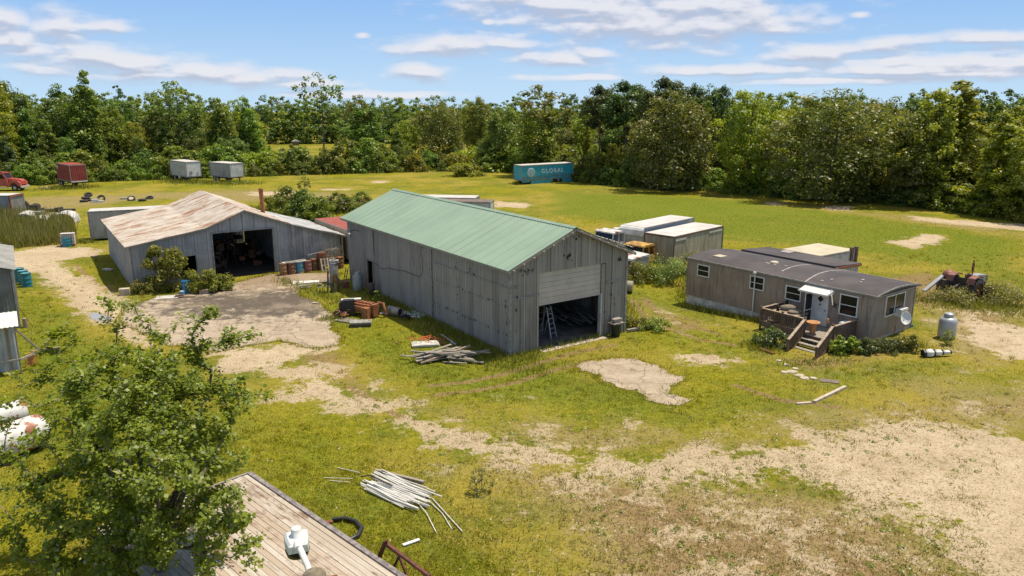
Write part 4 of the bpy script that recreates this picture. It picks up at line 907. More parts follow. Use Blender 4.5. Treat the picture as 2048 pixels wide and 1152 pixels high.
r, H_, a, b = trailer('shipping_container_trailer', 'dark red corrugated container on a wheeled chassis at the far left woods', 'trailer', (138,330), 3.8, 137, 6.3, -2.45, M['redbox'], M['redbox'], zb=1.15, wheels=(5.0, 5.9), legs=(1.0,), ribs=.28)
q = MB(); q.box(-.1, .02, -2.45, 0, .98, 1.12); q.build('bumper', M['pale'] if 'pale' in M else M['white'], r)
q = MB(); q.box(5.6, 6.0, .03, .05, 2.9, 3.5); q.build('placard', M['white'], r)
r, H_, a, b = trailer('white_box_trailer', 'pale box trailer with a door in its side, nearest right of the red container', 'trailer', (371,324), 3.55, 136, 6.6, -2.6, M['trailer_pale'], M['troof'], M['white'], zb=1.0, wheels=(5.2,), legs=(.8,), group='two pale box trailers by the woods')
q = MB(); q.box(2.6, 3.5, .02, .05, .5, 2.6); q.build('side_door', M['dirty_white'], r)
q = MB(); q.box(-.06, -.03, -1.0, -.5, 1.35, 1.9); q.box(-.06,-.03,-2.1,-1.8,1.3,1.6); q.build('hatch', M['trailer'], r)
trailer('grey_box_trailer', 'streaked grey box trailer on legs, right of the pale trailer with a side door', 'trailer', (459,327), 3.35, 145, 5.9, -2.7, M['trailer'], M['troof'], M['trailer_pale'], zb=1.0, wheels=(3.9, 4.8), legs=(.7,), group='two pale box trailers by the woods')
# the blue trailer with faded lettering
r, H_, a, b = trailer('blue_trailer', 'faded blue semi trailer with white lettering and a globe emblem parked by the trees', 'trailer', (1044,331), 3.25, 33, 10.9, 2.5, M['blue'], M['troof'], zb=.75, frame=False)
q = MB(); q.prism([(1.9,.8),(1.9,0),(6.1,0),(6.6,.75),(7.3,.8)], .02, .12); q.prism([(8.3,.8),(8.7,0),(10.8,0),(10.8,.8)], .02, .12); q.box(.1,1.6,.02,.1,.35,.75); q.build('side_skirt', M['blue'], r)
q = MB(); q.box(-.02, 10.92, -.05, .0, 1.18, 1.26); q.box(-.02, 10.92, -.06, -.03, .78, .82); q.build('rub_rail', M['rustm'], r)
q = MB(); q.box(.5, 1.8, .6, 1.9, .05, .7); q.box(7.0,8.3,.3,2.2,.3,.8); q.build('chassis', M['frame'], r)
wheel(r, 7.8, .3, .4, .42); wheel(r, 7.8, 2.1, .4, .42)
lm = mat('worn_white_lettering', (.66,.72,.74), (.35,.52,.60), 3, .6, lo=.45, hi=.62)
def letters(txt, size, parent, loc, rot, m, name='lettering', spacing=1.35, lift=.02):
    cu = bpy.data.curves.new('tmp', 'FONT'); cu.body = txt; cu.size = size; cu.extrude = lift; cu.space_character = spacing; cu.offset = size*.018
    o = bpy.data.objects.new('tmp', cu); C.objects.link(o); dg = bpy.context.evaluated_depsgraph_get(); me = bpy.data.meshes.new_from_object(o.evaluated_get(dg))
    bpy.data.objects.remove(o); me.materials.clear(); me.materials.append(m); q = obj(name, me, parent, loc); q.rotation_euler = rot; return q
letters('GLOBAL', 1.02, r, (4.0, -.045, 1.75), (math.pi/2, 0, 0), lm)
q = MB(); mt = Matrix.Translation((1.85, -.03, 1.95)) @ Matrix.Rotation(math.pi/2, 4, 'X')
q.lathe([(.0,.0),(.78,.0),(.78,.02),(.72,.025),(.0,.026)], M=mt, n=24); em = q.build('globe_emblem', lm, r)
q = MB()
for k in (-.4, 0, .4): q.tube([(1.85+.72*math.cos(t)*math.sqrt(max(0,1-k*k)), -.065, 1.95+k+.0*t) for t in (0, math.pi)], .02, 4)
for k in (.25, .55): q.tube([(1.85+k*math.cos(t*.2617*2), -.065, 1.95+.7*math.sin(t*.2617*2)) for t in range(13)], .02, 4)
q.build('globe_line', M['blue'], em)
# grey trailer behind the rusty-roofed barn
trailer('long_grey_trailer', 'long weathered grey trailer body standing behind the rusty-roofed barn', 'trailer', (175,423), 3.05, 22, 9.0, 2.3, M['trailer'], M['troof'], zb=.35)
# trailers behind the green-roofed barn
g1 = 'trailer bodies behind the green-roofed barn'
trailer('trailer_body', 'white-roofed trailer body behind the green roof, the farther of the two', 'trailer', (950,396), 3.0, 172, 9.5, -2.6, mat('blue_grey_side', (.20,.25,.33), (.12,.15,.2), 1.2, .6, streak=((.5,.5,.5), .5)), M['troof'], M['trailer'], zb=.5, group=g1)
trailer('trailer_body', 'brown-roofed white trailer body behind the green roof, the nearer of the two', 'trailer', (980,404), 2.9, 172, 7.5, -2.4, M['trailer_pale'], M['troof_brown'], M['trailer_pale'], zb=.2, group=g1)
r, H_, a, b = trailer('red_roofed_trailer', 'old trailer with a rusted red roof between the two barns', 'trailer', (630,437), 3.0, -56, 8.2, 2.7, mat('yellowed_side', (.55,.46,.33), (.35,.25,.16), 2, .7, streak=((.3,.15,.08), .6)), M['redroof'], zb=.5)
r, H_, a, b = trailer('white_truck_body', 'white truck body with dark windows in front of the rusted red trailer roof', 'truck body', (620,452), 2.3, -50, 5.5, 1.7, M['dirty_white'], M['troof'], zb=.4)
for k in range(3): q = MB(); q.box(1+k*1.5, 2+k*1.5, -.03, .0, 1.4, 1.9); q.build('window', M['glass'], r)
# left edge box
r, H_, a, b = trailer('metal_box', 'ribbed grey metal box with a rusty corner at the left edge of the field', 'container', (18,391), 2.7, 178, 5, -2.6, M['trailer'], M['troof'], zb=.1, ribs=.22)
q = MB(); q.box(-.12, .06, -.06, .12, 0, 2.7); q.box(-.12,.0,-2.5,0,2.5,2.72); q.build('corner_post', M['rustm'], r)
# box bodies right of the barn
r, H_, a, b = trailer('box_truck', 'tall white box truck with a rounded front edge, behind the algae-stained box', 'truck', (1291,455), 2.78, 46.5, 8.4, 2.65, M['trailer_pale'], M['troof'], M['trailer_pale'], zb=.4)
q = MB(); q.prism([(-.35,2.0),(-.02,2.0),(-.02,2.76),(-.2,2.7),(-.35,2.5)], .03, 2.62); q.build('rounded_front', M['white'], r)
q = MB(); q.box(-.9,-.3,2.5,3.0,1.9,2.5); q.build('mirror_hood', M['white'], r)
r, H_, a, b = trailer('stained_box', 'algae-stained boxy trailer body with a pale roof, left of the mobile home', 'trailer', (1349,473), 2.5, 45.5, 8.3, 3.1, M['algae'], M['troof'], M['algae'], zb=-.3)
q = MB(); q.box(.2, 1.9, -.04, -.01, 2.05, 2.2); q.box(5.8, 8.1, -.04, -.01, 2.1, 2.25); q.box(2.0,3.2,-.03,-.01,.7,1.5,1); q.build('repair_strip', [M['troof'], M['algae']], r)
r, H_, a, b = trailer('cream_trailer', 'cream-roofed trailer body just behind the mobile home', 'trailer', (1712,499), 2.6, 124, 3.4, -4.2 if 0 else 4.6, M['dirty_white'], M['creamroof'], zb=.3)
for y in (-.1, .5): q = MB(); q.box(-.15,.1,y,y+.22,0,2.85); q.build('door_post', M['dark_wood'], r)
# ------------------------------------------------------------------ wrecked cabs beside the barn
def cab(name, label, u, v, z0, ang, W_, L, H_, m, fr):
    g = at(u, v); r = thing(name, label, 'truck cab', g, rad(ang))
    b = MB(); b.prism([(0,z0),(0,z0+.55),(.12,z0+.6),(L,z0+.6),(L,z0)], 0, W_); b.build('lower_body', m, r)
    b = MB(); zt = z0+H_
    for (x, xt) in ((.08,.3),(L*.55,L*.55),(L-.06,L-.1)):
        for y in (.05, W_-.05): b.beam((x,y,z0+.6), (xt,y if x>.1 else y,zt-.1), .08)
    b.box(.3,L-.1,.02,.08,zt-.16,zt-.08); b.box(.3,L-.1,W_-.08,W_-.02,zt-.16,zt-.08); b.box(L-.1,L-.04,0,W_,z0+.6,zt-.1); b.build('pillar', m, r)
    b = MB(); b.add([(.11,.1,z0+.6),(.11,W_-.1,z0+.6),(.31,W_-.12,zt-.12),(.31,.12,zt-.12)], [(0,1,2,3)]); b.build('windscreen', fr, r)
    b = MB(); n = 8
    prof = [(.22,zt-.12),(.26,zt-.02),(.45,zt+.05),(L-.3,zt+.07),(L-.05,zt),(L-.02,zt-.12)]
    b.prism(prof, -.02, W_+.02); b.build('cab_roof', M['whiterust'] if m is not M['yellow'] else M['yellow'], r)
    return r
cab('truck_cab', 'rust-spotted yellow truck cab in the weeds before the stained box', 1283, 536, .35, 45, 2.0, 1.9, 1.5, M['yellow'], M['glass'])
cab('truck_cab', 'white truck cab with a rust-dotted roof, directly before the tall white box', 1222, 518, .8, 40, 2.3, 1.8, 1.55, M['whiterust'], M['glass'])
g = at(1262, 552); r = thing('van_front', 'white flat-nosed truck front with peeling roof, nearest the barn corner', 'truck cab', g, rad(36))
b = MB(); b.prism([(0,.2),(0,1.25),(2.0,1.35),(2.0,.2)], 0, 2.3); b.build('lower_body', M['dirty_white'], r)
b = MB(); b.prism([(-.1,1.25),(-.05,1.42),(2.0,1.62),(2.1,1.45)], -.1, 2.4); b.build('hood', M['whiterust'], r)
b = MB(); b.box(-.05,-.02,.1,2.2,.95,1.25); b.build('dark_band', M['frame'], r)
b = MB(); b.tube([(-.3,.2,.6),(-.15,.2,.9)], .25, 10); b.build('fan', M['rustm'], r)
b = MB(); b.ribbed((0,0,0),(1,0,0),2.4,(0,0,1),lambda s:(0,1.5),(0,-1,0),.5,.12); o = b.build('white_tank_panel', M['trailer_pale'], None, at(1228,530), rad(36)); tag(o, 'upright ribbed white panel between the wrecked cabs and the barn corner', 'panel')
b = MB(); b.tube([(0,0,.4),(1.6,-.5,.4)], .42, 14); o = b.build('cream_tank', M['algae'], None, at(1222,580)); tag(o, 'cream horizontal tank half hidden in weeds by the barn corner', 'tank')
b = MB(); b.ribbed((0,0,0),(1,0,0),2.9,(0,1,0),lambda s:(0,1.5),(0,0,1),.3,.03); o = b.build('loose_roof_sheet', M['rustroof'], None, wp_barn(7.2,.6,5.6), AB); o.rotation_euler = (.05,.33,AB)
tag(o, 'loose rust-stained sheet hanging over the right eave of the tall barn', 'metal sheet'); o.location = wp_barn(6.5,-.1,6.15)
# ------------------------------------------------------------------ red truck at the far left
def red_truck():
    g = at(2, 381); r = thing('red_truck', 'faded red flatbed truck with a rounded hood at the far left woods', 'truck', g, rad(3))
    def bodyprism(poly, y0, y1, name, m=None, mi=0): return MB().prism(poly, y0, y1).build(name, m or M['redtruck'], r)
    bodyprism([(0,.75),(0,2.2),(.15,2.75),(1.15,2.78),(1.65,1.95),(1.7,.75)], -.95, .95, 'cab')
    MB().box(-.05,1.3,-1.0,1.0,2.75,2.85).build('cab_roof', M['redtruck'], r)
    b = MB(); b.prism([(1.7,.95),(1.7,1.92),(2.3,1.9),(3.4,1.78),(3.7,1.6),(3.75,1.0)], -.62, .62); b.build('hood', M['redtruck'], r)
    for s in (-1, 1):
        n = 10; pts = [(2.75+.75*math.cos(math.pi*k/n), .72+.72*math.sin(math.pi*k/n)) for k in range(n+1)]
        b = MB(); b.prism([(3.7,.6),(3.72,1.2),(3.4,1.52),(2.6,1.62),(1.75,1.2),(1.7,.6)]+[p for p in pts[::-1] if p[1] > .73][::1] if 0 else [(3.75,.75),(3.7,1.3),(3.3,1.6),(2.5,1.62),(1.9,1.3),(1.7,.75),(2.1,.75),(2.3,1.15),(2.75,1.32),(3.15,1.15),(3.35,.75)], s*1.1 if s < 0 else .6, -.6 if s < 0 else 1.1); b.build('fender', M['redtruck'], r)
        y = s*.955; b = MB(); b.add([(.2,y*1.004,1.95),(1.45,y*1.004,1.95),(1.1,y*1.004,2.6),(.3,y*1.004,2.6)], [(0,1,2,3)]); b.build('side_window', M['glass'], r)
        wheel(r, 2.75, s*.9, .5, .5, .25)
        for x in (-2.6,): wheel(r, x, s*.9, .5, .52, .4)
    b = MB(); b.add([(1.22,-.8,2.68),(1.22,.8,2.68),(1.62,.8,2.02),(1.62,-.8,2.02)], [(0,1,2,3)]); o = b.build('windscreen', M['glass'], r); o.location.x = .03
    MB().box(3.7,3.95,-1.1,1.1,.5,.8).build('bumper', M['dirty_white'], r)
    b = MB(); b.box(-4.5,-.15,-1.15,1.15,1.0,1.15)
    for k in range(4): b.box(-4.5,-.15,-1.17,-1.12,1.25+k*.3,1.4+k*.3)
    for x in (-4.4,-2.3,-.25): b.box(x,x+.1,-1.16,-1.08,1.1,2.4)
    b.build('stake_bed', M['frame'], r)
    for s in (-1,1): MB().box(.3,1.7,s*1.0-.12,s*1.0+.12,.45,.6).build('running_board', M['dirty_white'], r)
    b = MB(); b.box(-.4,1.0,-.6,.5,2.86,3.0); b.tube([(-.5,0,2.95),(-.1,.2,3.15),(.4,-.2,3.05)], .15, 7); b.build('roof_clutter', M['rustm'], r)
red_truck()
# ------------------------------------------------------------------ tractor
def tractor():
    g = at(1925, 597); r = thing('farm_tractor', 'old red and grey farm tractor with big lugged tyres in tall weeds', 'tractor', g, rad(32))
    def bigwheel(x, y, R_, w):
        b = MB(); mt = Matrix.Translation((x,y,R_)) @ Matrix.Rotation(math.pi/2, 4, 'X'); b.lathe([(R_*.6,-w/2),(R_*.88,-w/2),(R_*.94,-w*.3),(R_*.94,w*.3),(R_*.88,w/2),(R_*.6,w/2)], M=mt, n=24)
        for k in range(20):
            a = k*2*math.pi/20
            for s in (-1, 1):
                p = Vector((x+R_*.9*math.cos(a), y, R_+R_*.9*math.sin(a))); q = Vector((x+R_*.98*math.cos(a+.15), y+s*w*.48, R_+R_*.98*math.sin(a+.15))); b.beam(p*1.0, q, .05, .1)
        t = b.build('wheel', M['tyre'], r); b = MB(); b.lathe([(0,-.05),(R_*.3,-.08),(R_*.6,-w*.4),(R_*.6,w*.4),(R_*.3,.02),(0,.05)], M=mt, n=16); b.build('rim', M['rustm'], t)
    bigwheel(0,-.85,.82,.42); bigwheel(0,.85,.82,.42); bigwheel(2.1,-.7,.42,.22); bigwheel(2.1,.7,.42,.22)
    b = MB(); b.box(-.3,.6,-.3,.3,.6,1.1); b.box(.6,2.2,-.2,.2,.65,1.0); b.tube([(2.1,-.7,.42),(2.1,.7,.42)],.07,8); b.tube([(0,-.85,.82),(0,.85,.82)],.12,8); b.build('chassis', M['frame'], r)
    b = MB(); b.prism([(.7,1.0),(.7,1.62),(1.2,1.66),(2.3,1.56),(2.42,1.4),(2.4,1.0)], -.3, .3); b.build('hood', M['tank'], r)
    b = MB(); b.box(2.3,2.5,-.32,.32,.85,1.5); b.box(.55,.75,-.33,.33,1.1,1.7); b.box(1.0,1.9,-.31,.31,1.0,1.22); b.build('grille', M['redpaint'], r)
    b = MB(); b.tube([(.95,.05,1.6),(.95,.05,2.3),(.95,.05,2.75)], [.05,.05,.05], 8); b.tube([(.95,.05,1.95),(.95,.05,2.5)], .09, 8); b.build('exhaust_stack', M['rustm'], r)
    for s in (-1, 1): b = MB(); b.prism([(-.75,1.3),(-.6,1.7),(0,1.85),(.55,1.7),(.6,1.62),(0,1.76),(-.55,1.62),(-.68,1.3)], s*.5, s*.98) if s > 0 else b.prism([(-.75,1.3),(-.6,1.7),(0,1.85),(.55,1.7),(.6,1.62),(0,1.76),(-.55,1.62),(-.68,1.3)], -.98, -.5); b.build('fender', M['redpaint'], r)
    b = MB(); b.box(-.35,.1,-.25,.25,1.15,1.25); b.box(-.42,-.35,-.25,.25,1.2,1.6); b.build('seat', M['black'], r)
    b = MB(); mt = Matrix.Translation((.45,0,1.65)) @ Matrix.Rotation(-.5,4,'Y'); b.lathe([(.2,-.01),(.22,0),(.2,.01),(.18,0),(.2,-.01)], M=mt, n=16); b.tube([(.6,0,1.4),(.45,0,1.65)],.02,6); b.build('steering_wheel', M['black'], r)
    i = thing('hay_implement', 'dark hydraulic implement with a long grey boom, left of the tractor', 'implement', at(1882,592), rad(10))
    b = MB(); b.beam((-1.6,-.2,.5),(.6,.4,1.7),.28,.12); b.build('boom', M['tank'], i)
    b = MB(); b.box(-.2,.9,-.4,.4,.4,1.3); b.tube([(.0,-.5,.7),(1.6,-.4,.9)],.16,8); b.box(.9,2.0,-.6,.2,.55,.75); b.build('frame', M['frame'], i)
    b = MB(); b.lathe([(.0,1.3),(.45,1.3),(.5,1.5),(.4,1.75),(.15,1.9),(0,1.9)], (.6,.2,0), 12); b.tube([(.4,-.1,1.3),(.9,.5,1.8),(1.4,.3,1.4)],.08,6); b.build('pump', M['redpaint'], i)
tractor()
# ------------------------------------------------------------------ drums, tanks, pallet
def drum(label, loc, m, group=None, tilt=0, name='oil_drum', r_=.3, h=.88, top=None):
    t = thing(name, label, 'drum', loc, 0, group); b = MB(); p = [(0,0),(r_,0),(r_+.012,.02),(r_,.04)]
    for z in (.3,.6): p += [(r_,h*z-.03),(r_+.018,h*z),(r_,h*z+.03)]
    p += [(r_,h-.03),(r_+.012,h-.01),(r_,h),(r_-.03,h)]
    b.lathe(p, n=20); b.build('drum_body', m, t); b = MB(); b.lathe([(r_-.025,h-.02),(0,h-.02)], n=20); b.tube([(.15,.05,h-.02),(.15,.05,h+.01)],.03,8); b.build('lid', top or m, t)
    t.rotation_euler.x = tilt; return t
tealtop = mat('pale_teal_lid', (.10,.33,.37))
for (u, v), l in zip(((41,563),(49,568),(55,573)), ('teal plastic drum, hindmost of the three by the grey shed','teal plastic drum, middle of the three by the grey shed','teal plastic drum, foremost of the three by the grey shed')):
    drum(l, at(u, v), M['teal'], 'teal drums beside the grey shed', top=tealtop, r_=.36, h=1.1)
drum('small teal drum standing in front of the pale tote', at(135,493), M['teal'], top=tealtop, r_=.42, h=.9)
drum('bright blue drum standing at the rear edge of the concrete apron', at(373,586), M['bluedrum'], r_=.3, h=.95)
b = MB(); b.lathe([(0,0),(.15,0),(.18,.38),(.16,.38),(.14,.02)], n=14); b.lathe([(.185,.22),(.187,.38),(.17,.38)], n=14, mi=1); o = b.build('paint_bucket', [M['dirty_white'], M['bluedrum']], None, at(365,592)); tag(o, 'white bucket with a blue band before the bright blue drum', 'bucket')
t = thing('liquid_tote', 'stained white caged liquid tote beside the dirt track', 'tote', at(122,494), rad(20)); b = MB(); b.box(0,1.2,0,1.0,.15,1.25); b.build('plastic_tank', M['dirty_white'], t)
b = MB()
for k in range(7):
    x = k*.2; b.box(x-.015,x+.015,-.03,0,.1,1.28); b.box(x-.015,x+.015,1.0,1.03,.1,1.28); b.box(-.03,0,min(x,1)*.8-.0,min(x,1)*.8+.03,.1,1.28)
for z in (.15,.5,.85,1.25): b.box(-.04,1.24,-.045,-.03,z,z+.03); b.box(-.045,-.03,-.03,1.03,z,z+.03)
b.box(0,1.2,0,1,0,.14); b.build('cage', M['rustm'], t)
gd = 'rusty drums lined up against the lean-to wall'
rowd = [('tan rusted drum nearest the open bay, leftmost of the row', M['tanrust'], -.55), ('brown rusted drum, second from the open bay', M['brownrust'], .1), ('blue drum with rust patches, third from the open bay', M['bluerust'], .8), ('purplish red rusted drum left of the pallet', M['pinkrust'], 1.5),
        ('brown drum behind the leaning pallet', M['brownrust'], 2.2), ('dark rusted drum behind the right side of the pallet', M['tanrust'], 2.85), ('dark drum just right of the pallet', M['brownrust'], 3.6), ('rightmost dark drum of the row under tangled wire', M['brownrust'], 4.3)]
for k, (l, m, dx) in enumerate(rowd): drum(l, wl(11.5+dx, -1.55+(.35 if k in (4,5) else 0)), m, gd, r_=.31, h=1.0, top=M['rust_orange'])
t = thing('wooden_pallet', 'pale wooden pallet leaning upright against the row of rusty drums', 'pallet', wl(14.0,-2.15), AL); t.rotation_euler.x = -.28
for k in range(5): MB().box(k*.28, k*.28+.12, 0, .03, 0, 1.15).build('slat', M['grey_wood'] if k % 2 else M['stone'], t)
for z in (.03,.52,1.02): MB().box(0,1.25,.03,.11,z,z+.09).build('stringer', M['wood'], t)
b = MB(); b.box(0,2.0,0,.5,1.0,1.05); b.beam((.2,.1,1.08),(1.9,.3,1.12),.12,.05); o = b.build('white_boards', M['dirty_white'], None, wl(10.9,-1.8), AL); tag(o, 'white boards laid along the tops of the rusty drums', 'boards')
b = MB(); rr = random.Random(8)
for k in range(40):
    x = rr.uniform(0,2.0); y = rr.uniform(-.3,.4); z = rr.uniform(1.05,1.8); a_ = rr.uniform(0,6.28); l_ = rr.uniform(.3,.8)
    b.tube([(x,y,z),(x+math.cos(a_)*l_*.5,y+.1,z+rr.uniform(-.2,.25)),(x+math.cos(a_)*l_,y,z+rr.uniform(-.4,.2))], .014, 4, rr.randrange(2), cap=False)
b.beam((-1.2,.1,1.4),(1.4,.2,1.75),.1,.04,1); b.box(-.3,.3,-.1,.4,1.02,1.5,0)
o = b.build('tangled_wire', [M['rustm'], M['grey_wood']], None, wl(14.3,-1.5), AL); tag(o, 'tangle of rusty wire and sticks heaped on the right-hand drums', 'wire')
t = thing('old_boiler', 'upright brown cylinder tank with a wire coil on top near the green-roofed barn', 'tank', at(670,583), 0); b = MB(); b.lathe([(0,0),(.32,0),(.32,2.1),(.28,2.15),(0,2.15)], n=18); b.build('tank_body', M['culvert'], t)
b = MB()
for k in range(5): b.lathe([(.3,2.18+k*.05),(.34+k*.01,2.2+k*.05),(.3,2.22+k*.05),(.27,2.2+k*.05),(.3,2.18+k*.05)], (rr.uniform(-.05,.05),rr.uniform(-.05,.05),0), 16)
b.build('wire_coil', M['dirty_white'], t)
b = MB(); b.beam((-.5,-.2,0),(-.42,-.1,1.6),.09); b.build('side_post', M['dark_wood'], t)
b = MB()
for k in range(7): b.beam((rr.uniform(-.5,.3),rr.uniform(-.6,-.2),rr.uniform(.7,1.4)),(rr.uniform(-.1,.6),rr.uniform(-.5,0),rr.uniform(.3,.9)),.06,.03,k%2)
b.build('leaning_scrap', [M['rust_orange'], M['frame']], t)
t = thing('gas_cylinder', 'squat pale gas cylinder standing by the barn side door', 'cylinder', wp_barn(-.75,19.3), 0); b = MB(); b.lathe([(0,0),(.36,0),(.4,.08),(.4,1.05),(.3,1.2),(.1,1.26),(0,1.27)], n=18); b.build('tank_body', mat('mottled_cylinder',(.34,.37,.36),(.24,.25,.17),2,.6), t)
b = MB(); b.lathe([(.2,1.22),(.2,1.42),(.18,1.42),(.18,1.22)], n=14); b.tube([(0,0,1.2),(0,0,1.45)],.04,6); b.build('valve_collar', M['tank'], t)
b = MB(); b.lathe([(0,0),(.2,0),(.22,.9),(.1,1.0),(0,1.0)], n=12); o = b.build('dark_cylinder', M['frame'], None, wp_barn(-.6,17.1)); tag(o, 'dark cylinder in shade just right of the barn side door', 'cylinder')
t = thing('hand_truck', 'dark hand truck and clutter against the far end of the tall barn wall', 'hand truck', wp_barn(-.8,21.2), AB); b = MB(); b.beam((-.2,0,0),(.1,0,1.3),.05); b.beam((-.2,.4,0),(.1,.4,1.3),.05)
for z in (.3,.7,1.1): b.beam((-.2+z*.23,0,z),(-.2+z*.23,.4,z),.04)
b.box(-.5,-.2,0,.4,.0,.04); b.box(-.6,-.25,-.9,-.4,0,.5,1); b.build('frame', [M['frame'], M['redpaint']], t); wheel(t,-.05,-.05,.14,.14,.08)
t = thing('propane_tank', 'upright silver propane tank standing in grass right of the mobile home', 'propane tank', at(1892,676), 0)
b = MB(); b.lathe([(0,0),(.42,0),(.48,.08),(.5,.2),(.5,1.05),(.47,1.18),(.38,1.28),(.2,1.35),(0,1.37)], n=26); b.build('tank_body', M['tank'], t); b = MB(); b.lathe([(.27,1.33),(.27,1.52),(.25,1.56),(.22,1.52),(.22,1.34)], n=20); b.lathe([(0,1.58),(.22,1.56),(.25,1.53)], n=20); b.build('valve_dome', M['tank'], t)
b = MB(); b.lathe([(.36,-.05),(.36,.05),(.33,.05)], n=20); b.build('foot_ring', M['frame'], t)
# big rusty white tank under the foreground tree
t = thing('rusty_fuel_tank', 'big white fuel tank with orange rust, half hidden behind the near tree', 'tank', at(32,935), 0)
b = MB(); prof=[(0,-1.9),(.5,-1.85),(.85,-1.7),(.98,-1.45),(1.0,-1.2),(1.0,1.2),(.98,1.45),(.85,1.7),(.5,1.85),(0,1.9)]; b.lathe(prof, M=Matrix.Translation((-.2,1.2,1.1)) @ Matrix.Rotation(rad(62),4,'Z') @ Matrix.Rotation(math.pi/2,4,'Y'), n=24)
b.build('tank_body', M['whiterust'], t); b = MB(); b.box(-.9,.3,-.1,.1,0,.5); b.build('cradle', M['frame'], t); MB().box(-.5,.9,2.1,2.3,0,.5).build('cradle', M['frame'], t); t.scale = (.68,)*3; t.location = at(14,930)
t2 = thing('rusty_fuel_tank', 'smaller white tank with rust on its end, behind the big rusty tank', 'tank', at(25,870), 0); b = MB(); b.lathe([(r*.75,z*.6) for r,z in prof], M=Matrix.Translation((-.2,.8,.9)) @ Matrix.Rotation(rad(50),4,'Z') @ Matrix.Rotation(math.pi/2,4,'Y'), n=20)
b.build('tank_body', M['whiterust'], t2); b = MB(); b.box(-.7,.3,.6,1.0,0,.4); b.build('cradle', M['frame'], t2); t2.scale = (.7,)*3; t2.location = at(8,868)
# ------------------------------------------------------------------ satellite dish
t = thing('satellite_dish', 'white satellite dish on a post at the right end of the mobile home', 'satellite dish', at(1797,684), 0)
b = MB(); b.tube([(0,0,-.1),(0,0,1.25)], .035, 8); b.tube([(0,0,1.2),(.12,-.1,1.45)], .03, 6); b.build('mast', M['tank'], t)
mt = Matrix.Translation((.2,-.12,1.5)) @ Matrix.Rotation(rad(-20),4,'Z') @ Matrix.Rotation(rad(62),4,'X') @ Matrix.Diagonal((.68,.98,1,1))
b = MB(); b.lathe([(0,-.08),(.2,-.06),(.35,-.015),(.42,.03),(.42,.045),(.35,.0),(.2,-.045),(0,-.065)], M=mt, n=24); b.build('dish', M['white'], t)
b = MB(); b.tube([(.2,-.1,1.2),(.4,-.5,1.15)], .018, 6); b.box(.34,.46,-.56,-.46,1.1,1.24); b.build('receiver_arm', M['teal'], t)
b = MB(); b.box(0,1.6,0,.35,.05,.12); b.box(.2,.5,.4,.8,0,.35,1); b.box(.9,1.0,-.1,.6,.1,.5); o = b.build('stacked_boards', [M['rustm'], M['white']], None, at(1770,673), AM); tag(o, 'dark red boards stacked below the satellite dish', 'boards')
# fallen lighthouse ornament
t = thing('lawn_lighthouse', 'fallen black and white lighthouse lawn ornament lying on the grass', 'ornament', at(1850,714), rad(4)); t.rotation_euler = (0, math.pi/2-.02, rad(4)); t.location.z += .22
zz = 0
for k in range(3):
    b = MB(); r0 = .25-.055*k; b.lathe([(r0-.09,zz),(r0,zz+.12),(r0-.02,zz+.36),(r0-.1,zz+.46)], n=6, smooth=False); b.build('lantern_stage', M['white'], t)
    b = MB(); b.lathe([(r0-.085,zz+.46),(r0-.02,zz+.47),(r0-.04,zz+.5),(r0-.1,zz+.52)], n=6, smooth=False); b.build('black_band', M['black'], t); zz += .5
b = MB(); b.lathe([(.24,-.16),(.26,-.1),(.2,0),(.15,0)], n=6, smooth=False); b.lathe([(.02,zz),(.015,zz+.3)], n=6); b.build('black_cap', M['black'], t)
o = MB().beam((0,0,.06),(2.3,1.95,.06),.16,.12).build('timber_post', M['stone'], None, at(1628,806)); tag(o, 'pale squared post lying alone on the lawn below the deck steps', 'timber')
o = MB().beam((-.0,0,.03),(-.75,-.15,.03),.14,.06).build('timber_offcut', M['stone'], None, at(1622,806)); tag(o, 'short pale offcut touching the lower end of the lone post', 'timber')
o = MB().box(0,.9,0,.5,0,.04).build('doormat', mat('dark_mat',(.20,.15,.12)), None, at(1640,764), rad(-20)); tag(o, 'flat brownish mat lying on grass below the stepping stones', 'mat')
rr = random.Random(31)
STL = ['first','second','third','fourth','fifth','sixth','seventh','eighth']
for k, (u, v) in enumerate(((1558,722),(1573,730),(1590,738),(1583,744),(1600,752),(1610,757),(1627,757),(1570,745))):
    n = 8; s = rr.uniform(.18,.3); pr = [(s*(.7+.5*rr.random())*math.cos(q*6.283/n), s*(.7+.5*rr.random())*math.sin(q*6.283/n)) for q in range(n)]
    b = MB(); b.add([(x,y,-.02) for x,y in pr]+[(x*.9,y*.9,.05) for x,y in pr], [tuple(range(n,2*n))]+[(i,(i+1)%n,(i+1)%n+n,i+n) for i in range(n)])
    o = b.build('paving_stone', M['stone'], None, at(u,v)); tag(o, 'flat pale stepping stone in the grass in front of the deck steps', 'stone', 'stepping stones before the deck')
b = MB()
for k in range(5): b.box(k*.2,k*.2+.18,-.1,.1,0,.12)
o = b.build('brick_edging', M['rustm'], None, at(1520,700), rad(-58)); tag(o, 'low reddish brick edging round the shrub left of the steps', 'bricks')
